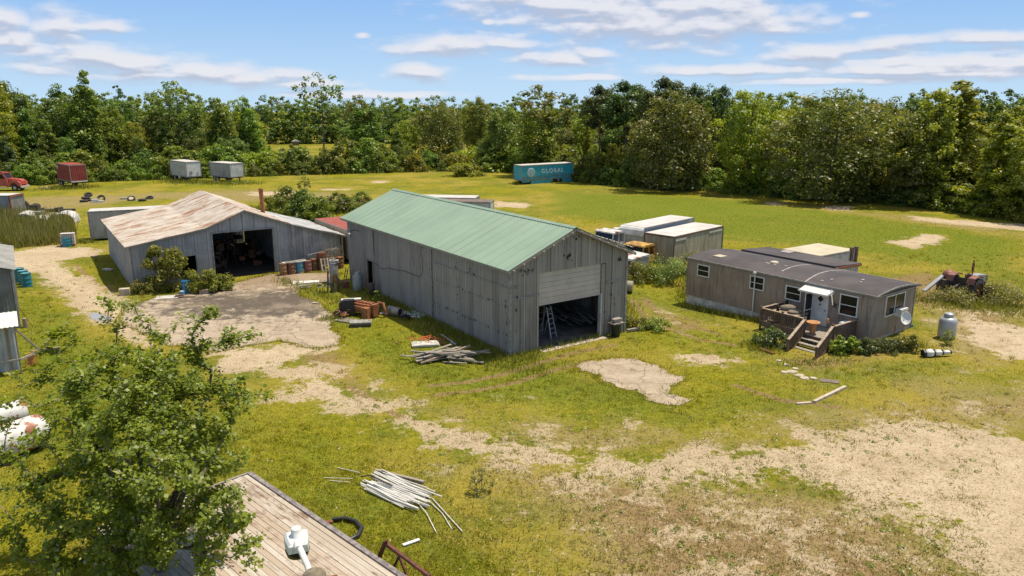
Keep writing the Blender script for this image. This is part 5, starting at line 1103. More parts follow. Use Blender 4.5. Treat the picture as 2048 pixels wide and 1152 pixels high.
# ------------------------------------------------------------------ objects on the grass in front of the big barn
t = thing('engine_block', 'orange rusted engine block lying in grass beside the tall barn', 'engine', at(728,630), rad(-32))
b = MB(); b.box(-1.0,.9,-.35,.35,.25,.85); b.box(-.9,.8,-.5,-.35,.4,.7); b.box(.9,1.15,-.3,.3,.1,.9,1)
for k in range(6): b.box(-.85+k*.3,-.65+k*.3,-.2,.2,.85,.95,1)
b.tube([(-1,0,.5),(-1.4,.1,.4)],.2,10); b.build('block', [M['rust_orange'], M['rustm']], t)
b = MB(); b.box(.5,1.0,-.75,-.4,.0,.75); b.build('oil_pan', M['rust_orange'], t); b = MB(); b.tube([(.9,.4,.9),(1.4,.4,.9),(1.6,.3,.5),(1.55,.3,.0)],.09,8); b.build('exhaust_bend', M['rustm'], t)
b = MB()
for k in range(16): b.tube([(rr.uniform(-1.7,-.6),rr.uniform(-.7,.5),rr.uniform(0,.6)) for _ in range(3)], rr.uniform(.03,.06), 6, k%2)
o = b.build('pipe_scrap', [M['rustm'], M['frame']], None, at(712,640), rad(-32)); tag(o, 'tangle of rusty pipes left of the orange engine block', 'scrap')
b = MB(); b.prism([(0,0),(0,.9),(.3,1.1),(1.0,1.1),(1.0,.1)], 0, .5); o = b.build('black_body_panel', M['black'], None, at(679,634), rad(10)); tag(o, 'black panel standing behind the rusty engine block', 'panel')
b = MB(); b.box(0,1.3,0,.32,.95,1.05); b.tube([(0,.0,1.02),(1.3,0,1.02)],.07,8); o = b.build('white_beam', M['white'], None, at(684,630), rad(14)); tag(o, 'white slab resting on top of the black panel by the engine block', 'slab')
b = MB()
for k in range(6): b.box(k*.22,k*.22+.15,0,.8,.05,.1)
b.box(0,1.25,.05,.15,0,.05); b.box(0,1.25,.65,.75,0,.05); o = b.build('slatted_grate', M['grey_wood'], None, at(668,643), rad(-25)); tag(o, 'small grey slatted pallet piece lying at the apron edge', 'pallet')
b = MB(); b.box(0,1.35,0,.75,.22,.32); b.box(.05,1.3,.05,.7,0,.22,1); b.lathe([(0,.33),(.08,.33),(.08,.36),(0,.37)], (1.2,.5,0), 10, 2); o = b.build('grey_slab', [M['barn_edge'], M['frame'], M['pot']], None, at(700,656), rad(8)); tag(o, 'flat grey cover slab with a rust spot, lying below the engine block', 'cover')
b = MB(); b.box(0,3.0,0,1.2,.06,.09); b.box(1.7,3.1,.3,1.5,.09,.11,1); o = b.build('blue_white_sheet', [M['dirty_white'], M['lightblue']], None, at(759,629), rad(-22)); tag(o, 'pale blue and white sheet lying flat by the barn wall', 'sheet')
b = MB(); mt = Matrix.Translation((0,0,.36)) @ Matrix.Rotation(rad(-38),4,'Z') @ Matrix.Rotation(math.pi/2,4,'Y'); b.lathe([(.26,-.55),(.28,-.55),(.28,.55),(.25,.55),(.25,-.55)], M=mt, n=20); b.lathe([(0,.45),(.25,.45)], M=mt, n=20, mi=1); o = b.build('culvert_pipe', [M['culvert'], M['black']], None, at(790,632)); tag(o, 'short wide grey pipe lying on the pale blue sheet', 'pipe')
b = MB()
for k in range(7): b.tube([(rr.uniform(-.4,.4),rr.uniform(-.3,.3),.08+rr.random()*.3) for _ in range(4)], .035, 6)
o = b.build('black_hose_scrap', M['black'], None, at(812,640)); tag(o, 'tangled black hose pieces at the open end of the grey pipe', 'hose')
b = MB(); b.prism([(0,.12),(.1,.16),(1.5,.16),(1.6,.12),(1.5,.04),(.1,.04)], 0, .85); o = b.build('rounded_metal_sheet', M['dirty_white'], None, at(824,697), rad(10)); tag(o, 'pale rounded metal cover on the grass above the plank pile', 'cover')
b = MB()
for k in range(14):
    x = rr.uniform(-.2,1.7); b.tube([(x,rr.uniform(-.2,.9),.27),(x+rr.uniform(-.5,.5),rr.uniform(.2,1.1),.32),(x+rr.uniform(-.8,.9),rr.uniform(-.3,1.3),.2 if x<1.4 else .05)], .016, 4)
o = b.build('orange_netting', M['orange'], None, at(826,693), rad(10)); tag(o, 'strands of orange netting draped over the pale metal cover', 'netting')
gp = 'grey planks in the pile beside the tall barn'
pl = []
for k in range(34):
    an = rr.choice((-.45,-.35,-.3,.65,.75,.55,-.2)); an += rr.uniform(-.12,.12); l_ = rr.uniform(.8,2.6); cx, cy = rr.gauss(0,.75), rr.gauss(0,.32); z = .05+k*.014
    b = MB(); h = l_/2; b.beam((-h*math.cos(an), -h*math.sin(an), rr.uniform(-.03,.03)), (h*math.cos(an), h*math.sin(an), rr.uniform(-.02,.10)), rr.uniform(.09,.15), rr.uniform(.03,.07))
    o = b.build('grey_plank', M['grey_wood'], None, at(897,718)+Vector((cx, cy, z))); tag(o, 'short grey weathered plank in the crossed pile beside the tall barn', 'plank', gp)
o = MB().beam((0,0,.1),(2.6,1.55,.6),.14,.09).build('long_plank', M['wood'], None, at(842,730)); tag(o, 'longest plank crossing over the top of the grey pile', 'plank')
o = MB().beam((0,0,.1),(-1.0,1.9,.12),.09,.05).build('blue_strip', M['lightblue'], None, at(911,692)); tag(o, 'thin blue strip leaning from the plank pile into the barn shade', 'strip')
o = MB().tube([(0,0,.03),(.25,-.65,.04)], .025, 6).build('bent_stick', M['wood'], None, at(789,682)); tag(o, 'short thin stick left of the pale metal cover', 'stick')
b = MB(); b.box(0,2.0,0,1.0,.03,.07); o = b.build('white_sheet', M['white'], None, at(585,570), rad(12)); tag(o, 'bright white sheet on the ground between the barns', 'sheet')
b = MB()
for k in range(18): s = rr.uniform(.1,.3); x,y = rr.uniform(0,2.6),rr.uniform(-.4,.4); b.box(x,x+s,y,y+s*.8,0,s*rr.uniform(.3,1),rr.randrange(3))
b.lathe([(0,0),(.4,.05),(.5,.35),(.3,.7),(0,.8)], (2.6,.3,.05), 10, 1); b.beam((.3,.5,.3),(2.4,.2,.4),.12,.06,1)
o = b.build('rubble_row', [M['stone'], M['dirty_white'], M['grey_wood']], None, at(600,578), rad(20)); tag(o, 'row of rubble and pale bags leading to the brown cylinder tank', 'rubble')
b = MB(); b.box(0,1.6,0,1.0,.02,.06); b.box(1.3,1.9,.2,.9,.05,.08,1); o = b.build('pale_board', [M['dirty_white'], M['frame']], None, at(308,600), rad(14)); tag(o, 'pale board lying at the rear left edge of the concrete apron', 'board')
o = MB().beam((0,0,.06),(1.2,.08,.06),.16,.1).build('short_beam', M['dark_wood'], None, at(357,596)); tag(o, 'short dark beam lying in front of the white bucket', 'beam')
o = MB().box(-.3,.3,-.2,.2,0,.35).build('cut_log', M['wood'], None, at(409,588), .2); tag(o, 'chunky cut block on the apron edge right of the blue drum', 'block')
o = MB().box(-.35,.35,-.25,.25,0,.5).build('concrete_block', M['stone'], None, at(250,590), .3); tag(o, 'pale block in weeds at the front corner of the rusty-roofed barn', 'block')
o = MB().prism([(0,0),(0,.12),(.9,.12),(.9,0)],0,.35).build('white_slab', M['dirty_white'], None, at(205,540), -.4); tag(o, 'pale slab lying in the shade left of the rusty-roofed barn', 'slab')
o = MB().box(-.2,.2,-.1,.1,0,.12).build('pale_brick', M['stone'], None, at(631,608), .2); tag(o, 'single pale brick on the right edge of the apron', 'brick')
# ------------------------------------------------------------------ scrap in the far left field
gt = 'scrap tyres lying in the far left field'
def tyre(u, v, lab, R_=.55, w=.3, rot=(0,0,0), dz=0, rim=False, name='tyre_carcass'):
    t = thing(name, lab, 'tyre', at(u, v)+Vector((0,0,dz+w/2)), 0, gt); t.rotation_euler = rot
    b = MB(); b.lathe([(R_*.6,-w/2),(R_*.9,-w/2),(R_,-w*.3),(R_,w*.3),(R_*.9,w/2),(R_*.6,w/2),(R_*.55,0),(R_*.6,-w/2)], n=18); b.build('tread', M['tyre'], t)
    if rim: b = MB(); b.lathe([(R_*.6,-w*.4),(R_*.6,w*.4),(R_*.35,w*.2),(.0,w*.2)], n=16); b.build('rim', M['creamroof'], t)
tyre(168,404,'black tyre flat at the bottom of the far tyre heap'); tyre(178,402,'second black tyre at the foot of the far tyre heap'); tyre(172,402,'black tyre resting on the two at the foot of the heap',dz=.3); tyre(178,400,'topmost tilted tyre of the far heap',dz=.62,rot=(.3,.2,0))
tyre(203,401,'grey tyre leaning at the right of the far tyre heap',rot=(.9,.3,0),dz=.15); tyre(263,401,'tyre with a cream rim, right of the far heap',rot=(.6,.2,0),dz=.1,rim=True); tyre(299,398,'dark tyre lying farthest right in the scrap field',rot=(.3,0,0)); tyre(285,402,'flat dark tyre left of the farthest one')
tyre(46,424,'large wheel with a cream rim beside the ribbed metal box',.85,.45,(1.25,.1,.2),.5,True); tyre(72,420,'dark tyre left of the black chassis scrap',.6,.3,(.5,.2,0),.3); tyre(38,421,'brown tyre behind the large cream-rimmed wheel',.7,.4,(1.2,0,.6),.4)
def slabthing(name, lab, cat, u, v, boxes, mats, rz=0):
    b = MB()
    for bx in boxes: b.box(*bx)
    o = b.build(name, mats, None, at(u, v), rz); return tag(o, lab, cat)
slabthing('black_chassis','long black chassis frame lying behind the white panels','chassis',70,434,[(0,4.4,0,.3,.6,.85),(0,4.4,.9,1.2,.6,.85),(.3,.6,0,1.2,.3,1.0),(2.4,2.9,0,1.2,.4,1.1),(-.4,.6,-.3,.4,0,1.5)],M['frame'],.05)
def fender(name, lab, u, v, L, h, rz):
    b = MB(); n = 9; pts = [(L*.5-L*.5*math.cos(math.pi*k/n), h*math.sin(math.pi*k/n)**.6) for k in range(n+1)]; inner = [(L*.5-L*.24*math.cos(math.pi*k/n), h*.3*math.sin(math.pi*k/n)) for k in range(n+1)][::-1]
    b.prism(pts+inner, 0, 1.3); o = b.build(name, M['dirty_white'], None, at(u, v), rz); o.scale.z = .75; o.rotation_euler.x = .18; tag(o, lab, 'panel')
fender('white_body_panel','white truck fender with a pointed top, next to the ribbed metal box',30,449,2.3,1.7,.1); fender('white_body_panel','white fender panel half sunk in reeds, second from the metal box',66,452,1.7,1.2,.3); fender('white_body_panel','low white panel in the reeds between two fenders',82,445,2.3,1.1,-.1); fender('white_body_panel','rounded white hood at the right end of the white panels',106,447,2.6,1.6,0)
slabthing('grey_bin','grey box lying between the white panels','box',44,447,[(0,2.2,0,1.2,0,1.3)],M['barn_edge'],.1)
slabthing('white_scrap','crumpled white scrap at the right of the far tyre heap','scrap',183,406,[(0,.9,0,.4,0,.5),(.6,1.5,.2,.7,0,.25)],M['white'],.4)
slabthing('grey_scrap','flat grey scrap left of the cream-rimmed tyre','scrap',240,399,[(0,1.6,0,.7,0,.2)],M['trailer'],.2)
for k in range(26):
    s = rr.uniform(.3,1.1); x = rr.uniform(0,16); y = rr.uniform(-1.5,1.5); b = MB(); b.prism([(0,0),(0,s*rr.uniform(.3,.9)),(s*.4,s*rr.uniform(.5,1)),(s,s*rr.uniform(.2,.6)),(s,0)],0,s*.6)
    if k%2: b.beam((s*.4,s*.3,.1),(s*.4+rr.uniform(-1.0,1.0),s*.3,rr.uniform(.6,1.3)),.12,.1)
    o = b.build('scrap_piece', M[rr.choice(('frame','rustm','yellow','trailer','frame'))], None, at(640,408)+Vector((x,y,0)), rr.uniform(0,3)); tag(o, 'piece of rusty scrap in the weedy row behind the two barns', 'scrap', 'scrap row behind the barns')
# ------------------------------------------------------------------ foreground: deck, light pole, pipes, hose, trestle
def platform():
    A = at(495,948,.42); B = at(795,1152,.42); d = (B-A); d.z = 0; L = 13.0; d.normalize(); an = math.atan2(d.y, d.x)
    r = thing('plank_platform', 'weathered white-washed plank platform at the bottom of the photo', 'platform', (A.x, A.y, 0), an); Wd = 5.2
    b = MB(); n = 26; rr = random.Random(4)
    for k in range(n):
        y0 = -Wd+k*Wd/n; b.box(0+rr.uniform(-.05,.03), L, y0+.008, y0+Wd/n-.008, .34+rr.uniform(-.004,.004), .40+rr.uniform(-.006,.006))
    b.build('plank', M['plank'], r)
    b = MB(); b.box(-.03, L, .0, .17, .25, .46); b.build('edge_board', M['moss'], r); b = MB(); b.box(0,L,-Wd+.1,-.02,.2,.335); b.build('underframe', M['frame'], r)
    b = MB(); b.box(-.12,-.03,-Wd,.1,.22,.43); b.build('end_board', M['grey_wood'], r)
platform()
def pole_light():
    u, v = 628, 1146; x, y, z = ray(u, v); t = 6.0/y; p = Vector((x*t, 6.0, CAM_H+z*t)); hgt = p.z
    r = thing('light_pole', 'round wooden pole with a white yard light on a curved arm, near the camera', 'lamp post', (p.x, p.y, 0), 0)
    b = MB(); b.lathe([(.14,0),(.105,hgt-.02),(.09,hgt),(0,hgt+.005)], n=24); b.build('pole', mat('creosoted_pole', (.24,.20,.13), (.13,.11,.08), 14, .95, bump=.5), r)
    # arm runs away from the camera and slightly left
    e = Vector((-.13, .62, -.02)); h0 = hgt-.17
    b = MB(); b.tube([(-.05,.08,h0),(-.14,.3,h0+.03),(-.27,.52,h0+.08)], .03, 12); b.build('arm', M['pvc'], r)
    hd = thing('x', '', '', (0,0,0)); C.objects.unlink(hd); bpy.data.objects.remove(hd)
    mt = Matrix.Translation((-.35,.70,h0+.05)) @ Matrix.Rotation(rad(20),4,'Z') @ Matrix.Scale(.8,4)
    b = MB()
    lo = [(-.11,-.17),(.11,-.17),(.14,.0),(.14,.17),(-.14,.17),(-.14,.0)]
    vs = [(x*1.05,y*1.05,-.06) for x,y in lo]+[(x,y,.03) for x,y in lo]+[(x*.8,y*.82,.06) for x,y in lo]; fs = [tuple(range(12,18)),tuple(range(5,-1,-1))]
    for q in (0,6): fs += [(q+i,q+(i+1)%6,q+(i+1)%6+6,q+i+6) for i in range(6)]
    b.add(vs, fs, 0, False, mt); h = b.build('lamp_housing', mat('white_cast_housing',(.66,.68,.66),(.56,.58,.56),5,.4), r)
    b = MB(); b.lathe([(.075,.055),(.075,.075),(.062,.08),(.062,.15),(.055,.165),(0,.17)], n=20, M=mt @ Matrix.Translation((0,.03,0))); b.build('photocell', M['white'], h)
    b = MB(); b.tube([(0,-.12,.03),(0,-.24,.03)], [.06,.045], 12)
    for p_ in b.v: pass
    b2 = MB(); b2.add([tuple(mt @ Vector(q)) for q in b.v], b.f, 0, True); b2.build('collar', M['white'], h)
    b = MB(); b.lathe([(.12,-.06),(.15,-.12),(.13,-.2),(0,-.22)], n=18, M=mt @ Matrix.Translation((0,.03,0))); b.build('lens', M['glass'], h)
    b = MB(); b.tube([(.1,.0,hgt-.05),(.2,.02,hgt-.04)], .012, 6); b.build('bolt', M['rustm'], r)
pole_light()
# white plastic pipes
gpv = 'white plastic pipes in the pile on the lawn'
A = at(738,958); dirp = (at(870,1010)-at(730,950)); dirp.normalize(); base = math.atan2(dirp.y, dirp.x)
for k in range(34):
    an = base+rr.gauss(0,.05); off = -1.1+2.2*(k/33); perp = Vector((-math.sin(base), math.cos(base), 0)); l_ = rr.uniform(1.9,3.0); c = at(795,985)+perp*off*.62+Vector((math.cos(base),math.sin(base),0))*rr.gauss(0,.22)
    z = .04+.035*(k % 5); b = MB(); h = l_/2; rd = rr.choice((.022,.026,.03,.04)); bend = rr.uniform(-.05,.05)
    b.tube([(-h*math.cos(an),-h*math.sin(an),z+rr.uniform(0,.04)), (bend*.5, bend, z), (h*math.cos(an),h*math.sin(an),z+rr.uniform(0,.06))], rd, 8)
    o = b.build('white_pipe', M['pvc'], None, c); tag(o, 'white plastic pipe lying in the loose pile on the front lawn', 'pipe', gpv)
def lonepipe(pts, rd, lab, m='pvc'):
    o = MB().tube([tuple(at(u,v)-at(*pts[0][:2])+Vector((0,0,z))) for u,v,z in pts], rd, 8).build('white_pipe' if m=='pvc' else 'flexible_hose', M[m], None, at(*pts[0][:2])); tag(o, lab, 'pipe' if m=='pvc' else 'hose')
lonepipe([(865,1000,.06),(925,1066,.05)], .02, 'long thin white pipe sticking out farthest to the lower right'); lonepipe([(835,1010,.1),(853,1030,.08),(874,1070,.04)], .018, 'bent white pipe at the lower right of the pile')
lonepipe([(858,1004,.06),(885,1030,.05),(904,1060,.03)], .018, 'thin white pipe between the two longest stray ones'); lonepipe([(675,937,.04),(720,950,.1)], .016, 'thin pale pipe pointing out at the upper left of the pile'); lonepipe([(648,957,.04),(705,962,.1)], .014, 'thin pale rod pointing left from the pile'); lonepipe([(660,963,.04),(700,968,.08)], .014, 'second thin pale rod pointing left, below the first')
lonepipe([(722,968,.3),(740,967,.34),(760,975,.33),(785,985,.28)], .025, 'thin dark flexible hose lying over the white pipes', 'black')
o = MB().beam(tuple(at(752,944)-at(752,944)+Vector((0,0,.08))), tuple(at(848,968)-at(752,944)+Vector((0,0,.08))), .12,.08).build('grey_board', M['grey_wood'], None, at(752,944)); tag(o, 'grey board along the far side of the white pipes', 'board')
b = MB(); pts = [at(u,v)+Vector((0,0,.1)) for u,v in ((664,1044),(690,1042),(712,1048),(724,1062),(716,1076),(702,1084),(688,1085))]; o0 = at(690,1062); b.tube([tuple(p-o0) for p in pts], .075, 12)
for k in range(0): pass
o = b.build('corrugated_hose', M['black'], None, o0); tag(o, 'thick curved black hose beside the plank platform', 'hose')
o = MB().tube([tuple(at(650,1045,.2)-o0), tuple(at(664,1044,.12)-o0)], .07, 8).build('rusty_pipe', M['rustm'], o0 and None, o0); tag(o, 'rusty pipe end joined to the thick curved hose', 'pipe')
o = MB().beam((0,0,.05),(.5,.3,.07),.12,.04).build('white_scrap', M['white'], None, at(806,1093)); tag(o, 'bright white scrap strip above the rusty trestle', 'scrap')
t = thing('rusty_trestle', 'rust-brown steel trestle frame at the bottom edge of the photo', 'trestle', at(770,1110), 0); O0 = at(770,1110)
mm = M['rustm2'] = mat('dark_red_rust', (.17,.06,.035), (.09,.035,.022), 6, .9, bump=.4)
P_ = lambda u,v,z: tuple(at(u,v,z)-Vector((O0.x,O0.y,0)))
b = MB(); b.beam(P_(772,1088,.75), P_(860,1155,.75), .1,.1); b.build('top_rail', mm, t)
b = MB(); b.beam(P_(772,1082,.95), P_(758,1118,.0), .16,.03); b.build('upright', mm, t); b = MB(); b.beam(P_(772,1092,.7), P_(794,1108,.45), .06); b.build('brace', mm, t)
for (a_, c_) in (((800,1110,.7),(786,1140,0)),((795,1106,.7),(815,1155,0)),((850,1150,.7),(840,1175,0))): b = MB(); b.beam(P_(*a_), P_(*c_), .06); b.build('leg', mm, t)
# ------------------------------------------------------------------ trees
def crown(seed, H, Rr, shape, lsize, nl, ncl, base, gap=0.):
    rg = np.random.default_rng(seed)
    t = base+(1-base)*rg.random(ncl*4)
    if shape == 'round': pr = np.sqrt(np.clip(1-((t-(base+1)/2)/((1-base)/2*1.05))**2, 0, 1))**.9
    elif shape == 'cone': pr = np.clip((1.02-t)/(1-base), 0, 1)**.75*.95+.04
    elif shape == 'wide': pr = np.sqrt(np.clip(1-((t-(base*.6+.4))/(.62))**2, 0, 1))
    elif shape == 'top': pr = np.clip(np.sin((t-base)/(1-base)*math.pi), 0, 1)**.6
    else: pr = np.sqrt(np.clip(1-t**2, 0, 1))                 # bush
    keep = rg.random(len(t)) < pr**1.4+.04; t = t[keep][:ncl]; pr = pr[keep][:ncl]; n = len(t)
    lob = rg.random(4)*6.28; a = rg.random(n)*6.283
    wob = 1+.25*np.sin(a*2+lob[0]+t*4)+.18*np.sin(a*3+lob[1]-t*7)
    q = np.sqrt(rg.random(n))*.75+.25; r = Rr*pr*q*wob
    cc = np.column_stack([r*np.cos(a), r*np.sin(a), H*t*(1+.03*np.sin(a*2+lob[2]))])
    cs = Rr*(.17+.17*rg.random(n))*(.7+.3*pr)
    k = rg.integers(0, n, nl); d = rg.normal(size=(nl, 3)); d /= np.linalg.norm(d, axis=1, keepdims=True); rad_ = rg.random(nl)**.45
    P = cc[k]+d*(cs[k]*rad_)[:, None]*np.array([1.15, 1.15, .75])
    P[:, 2] = np.maximum(P[:, 2], .05)
    nr = d*.7+np.array([0, 0, .75])+rg.normal(size=(nl, 3))*.55
    sz = lsize*(.55+.9*rg.random(nl))
    rn = np.clip(.55*rg.random(nl)+.45*rg.random(n)[k], 0, 1)
    v, f = leaves(P, nr, sz, .7)
    return v, f, rn, cc
def trunk(seed, H, rb, cc, mt, name, lean=.03, top=.93, nb=9):
    rg = random.Random(seed); b = MB(); pts = []; rs = []
    lx, ly = rg.uniform(-lean, lean)*H, rg.uniform(-lean, lean)*H
    for k in range(7):
        t = k/6; pts.append((lx*t+rg.uniform(-.04, .04)*rb*6*t, ly*t+rg.uniform(-.04, .04)*rb*6*t, -.2+t*(H*top+.2))); rs.append(rb*(1-t)**.8+.015*H/10)
    b.tube(pts, rs, 6)
    for c in rg.sample(list(range(len(cc))), min(nb, len(cc))):
        e = cc[c]; z = max(H*.18, e[2]-math.hypot(e[0], e[1])*.75); t = min(z/(H*top), .95)
        s = Vector((lx*t, ly*t, z)); ev = Vector(e); mid = (s+ev)/2+Vector((0, 0, -.06*H*rg.random())); w = rb*(1-t)*.5+.012*H/10
        b.tube([s, mid, ev], [w, w*.6, w*.2], 5, cap=False)
    me = b.build(name, mt); m = me.data; bpy.data.objects.remove(me); return m
PROTO = {}
def proto(key, seed, H, Rr, shape, lsize, nl, ncl, base, lm_, rb, name='broadleaf_tree', nb=9, bark='bark'):
    v, f, rn, cc = crown(seed, H, Rr, shape, lsize, nl, ncl, base)
    cm = npmesh('crown', v, f, M[lm_], rn); tm = trunk(seed, H, rb, cc, M[bark], 'trunk', nb=nb)
    PROTO[key] = (name, cm, tm, H)
for i, (sh, Rr, lm_, base, nl) in enumerate((('round',3.3,'leafA',.12,8500),('round',2.7,'leafB',.14,8000),('cone',2.3,'leafB',.10,7500),('wide',3.8,'leafF',.16,10000),('round',3.0,'leafF',.12,8500),
        ('cone',2.0,'leafY',.12,7000),('round',2.8,'leafY',.14,8000),('cone',2.6,'leafA',.08,8500),('round',2.4,'leafA',.2,7000))):
    proto('d%d' % i, 100+i, 10, Rr, sh, .25, int(nl*1.5), 150, base*.35, lm_, .15)
proto('p0', 210, 10, 2.4, 'top', .24, 6500, 75, .52, 'leafP', .15, 'pine_tree', 14); proto('p1', 211, 10, 2.0, 'cone', .24, 7500, 80, .25, 'leafP', .14, 'pine_tree', 14)
proto('s0', 300, 10, 1.9, 'top', .26, 900, 24, .62, 'leafA', .10, 'spindly_tree', 18); proto('s1', 301, 10, 2.2, 'top', .28, 1500, 34, .55, 'leafF', .11, 'spindly_tree', 20)
proto('c0', 320, 10, 3.7, 'cone', .26, 9000, 110, .03, 'leafA', .14, 'cedar_tree')
for i, lm_ in enumerate(('leafA','leafB','leafY','leafF','leafB')): proto('b%d' % i, 400+i, 3, 2.2, 'bush', .24, 3400, 60, .0, lm_, .07, 'shrub', 6)
FIRST = {}
def plant(key, loc, H, label, cat, group=None, wide=1., rz=None):
    nm, cm, tm, h0 = PROTO[key]; s = H/h0; rz = random.uniform(0, 6.28) if rz is None else rz
    if key not in FIRST:
        r = thing(nm, label, cat, loc, rz, group); obj('crown' if 'shrub' not in nm else 'foliage', cm, r); obj('trunk' if 'shrub' not in nm else 'stem', tm, r); FIRST[key] = r; r.scale = (s*wide, s*wide, s); return r
    src = FIRST[key]; r = dup(src, loc, rz, label, None, (s*wide, s*wide, s))
    if group: r['group'] = group
    elif 'group' in r: del r['group']
    return r
random.seed(21)
SKY = [(-300,140),(0,150),(60,178),(85,184),(140,176),(230,178),(280,200),(400,204),(500,207),(600,207)]
SKYR = [(1000,220),(1080,212),(1150,218),(1200,204),(1250,195),(1300,198),(1400,199),(1500,204),(1600,200),(1700,201),(1800,205),(1900,201),(1980,200),(2048,194),(2400,190)]
def lerp(tab, u):
    if u <= tab[0][0]: return tab[0][1]
    for (a, p), (b, q) in zip(tab, tab[1:]):
        if u <= b: return p+(q-p)*(u-a)/(b-a)
    return tab[-1][1]
BASE = [(-260,385),(-100,372),(0,369),(110,366),(200,362),(340,357),(420,354),(490,352),(600,349),(700,346),(850,342),(935,340),(1020,344),(1150,360),(1250,371),(1350,378),(1500,388),(1600,396),(1750,404),(1900,418),(2048,440),(2250,475)]
def edge(u, off):
    p = at(u, lerp(BASE, u)); q = at(u+30, lerp(BASE, u+30)); d = (q-p); d.z = 0; d.normalize(); n = Vector((-d.y, d.x, 0)); return p+n*off
def upx(p): # source pixel column of a ground point
    d = p.y*_c-(p.z-CAM_H)*_s; return 1024+FPX*p.x/d
SEC = [('left', 'in the tall woods behind the red container'), ('mid', 'in the low thicket behind the grassy field'), ('right', 'in the dense woods right of the blue trailer')]
def section(u): return 0 if u < 505 else (1 if u < 1010 else 2)
kinds = {0: ['d0','d7','p1','d0','d8','d1','p1','d7','d2','d6'], 1: ['d2','d1','d4','d7','d8'], 2: ['d3','d4','d1','d0','d6','d5','d7','d4','p1','d2','d8','d6']}
desc = {'d0':'dark rounded broadleaf tree','d1':'mid green rounded tree','d2':'pointed green tree','d3':'broad pale-flecked tree','d4':'pale-flecked rounded tree','d5':'narrow yellow-green tree','d6':'yellow-green rounded tree','d7':'dark cone-shaped tree','d8':'slim dark tree','p0':'flat-topped pine tree','p1':'dark pine tree','s0':'spindly thin-leaved tree','s1':'spindly pale tree','c0':'dark cedar'}
def arc(u0, u1, step_, off):
    u = u0; out = []; last = None
    while u < u1:
        p = edge(u, off)
        if last is None or (p-last).length >= step_*random.uniform(.75, 1.25): out.append((u, p)); last = p
        u += 4
    return out
cnt = 0
def sec_label(k, s, extra=''): return ('%s %s' % (desc[k], SEC[s][1]), '%s %s' % (desc[k], SEC[s][1]))
for (off, frac, st) in ((5.5,.50,5.2),(10.5,.74,5.2),(16,.90,5.6),(23,1.0,6.2)):
    for (u, p) in arc(-230, 2240, st, off):
        s = section(u)
        if s == 1 and off > 6: continue
        p = p+Vector((random.uniform(-1.4,1.4), random.uniform(-1.6,1.6), 0))
        tgt = hz(u, lerp(SKY if s == 0 else SKYR, upx(p)), p.y)
        if s == 1: tgt = random.uniform(3.6, 6.2); frac_ = 1
        else: frac_ = frac*random.uniform(.84, 1.04)
        k = random.choice(kinds[s]); l, g = sec_label(k, s)
        plant(k, p, max(3, tgt*frac_), l, 'tree', g+'s' if 0 else g, random.uniform(.85, 1.12)*(.85 if frac > .9 else 1)); cnt += 1
for (off, st, h0, h1) in ((-.6, 2.6, 1.5, 3.4), (2.6, 3.4, 2.8, 5.6)):
    for (u, p) in arc(-230, 2240, st, off):
        s = section(u); k = random.choice(('b0','b1','b2','b3','b4')) if s != 0 else random.choice(('b0','b1','b1','b4'))
        nm = {'b0':'dark leafy shrub','b1':'fresh green shrub','b2':'yellow-green shrub','b3':'pale-flecked shrub','b4':'bushy green shrub'}[k]
        l = nm+[' at the foot of the left woods',' along the edge of the thicket',' at the foot of the right woods'][s]
        plant(k, p+Vector((random.uniform(-.8,.8), random.uniform(-.8,.8), 0)), random.uniform(h0, h1)*(1.15 if s == 1 else 1), l, 'shrub', l, random.uniform(.75, 1.1)); cnt += 1
for (u, p) in arc(1010, 2200, 4.2, .6):      # young trees stepping down to the field
    k = random.choice(('d2','d5','d4','d1','d2')); l = 'young %s at the field side of the right woods' % desc[k]
    plant(k, p+Vector((random.uniform(-1,1), random.uniform(-1,1), 0)), random.uniform(2.6, 5.6), l, 'tree', l, random.uniform(.9, 1.25))
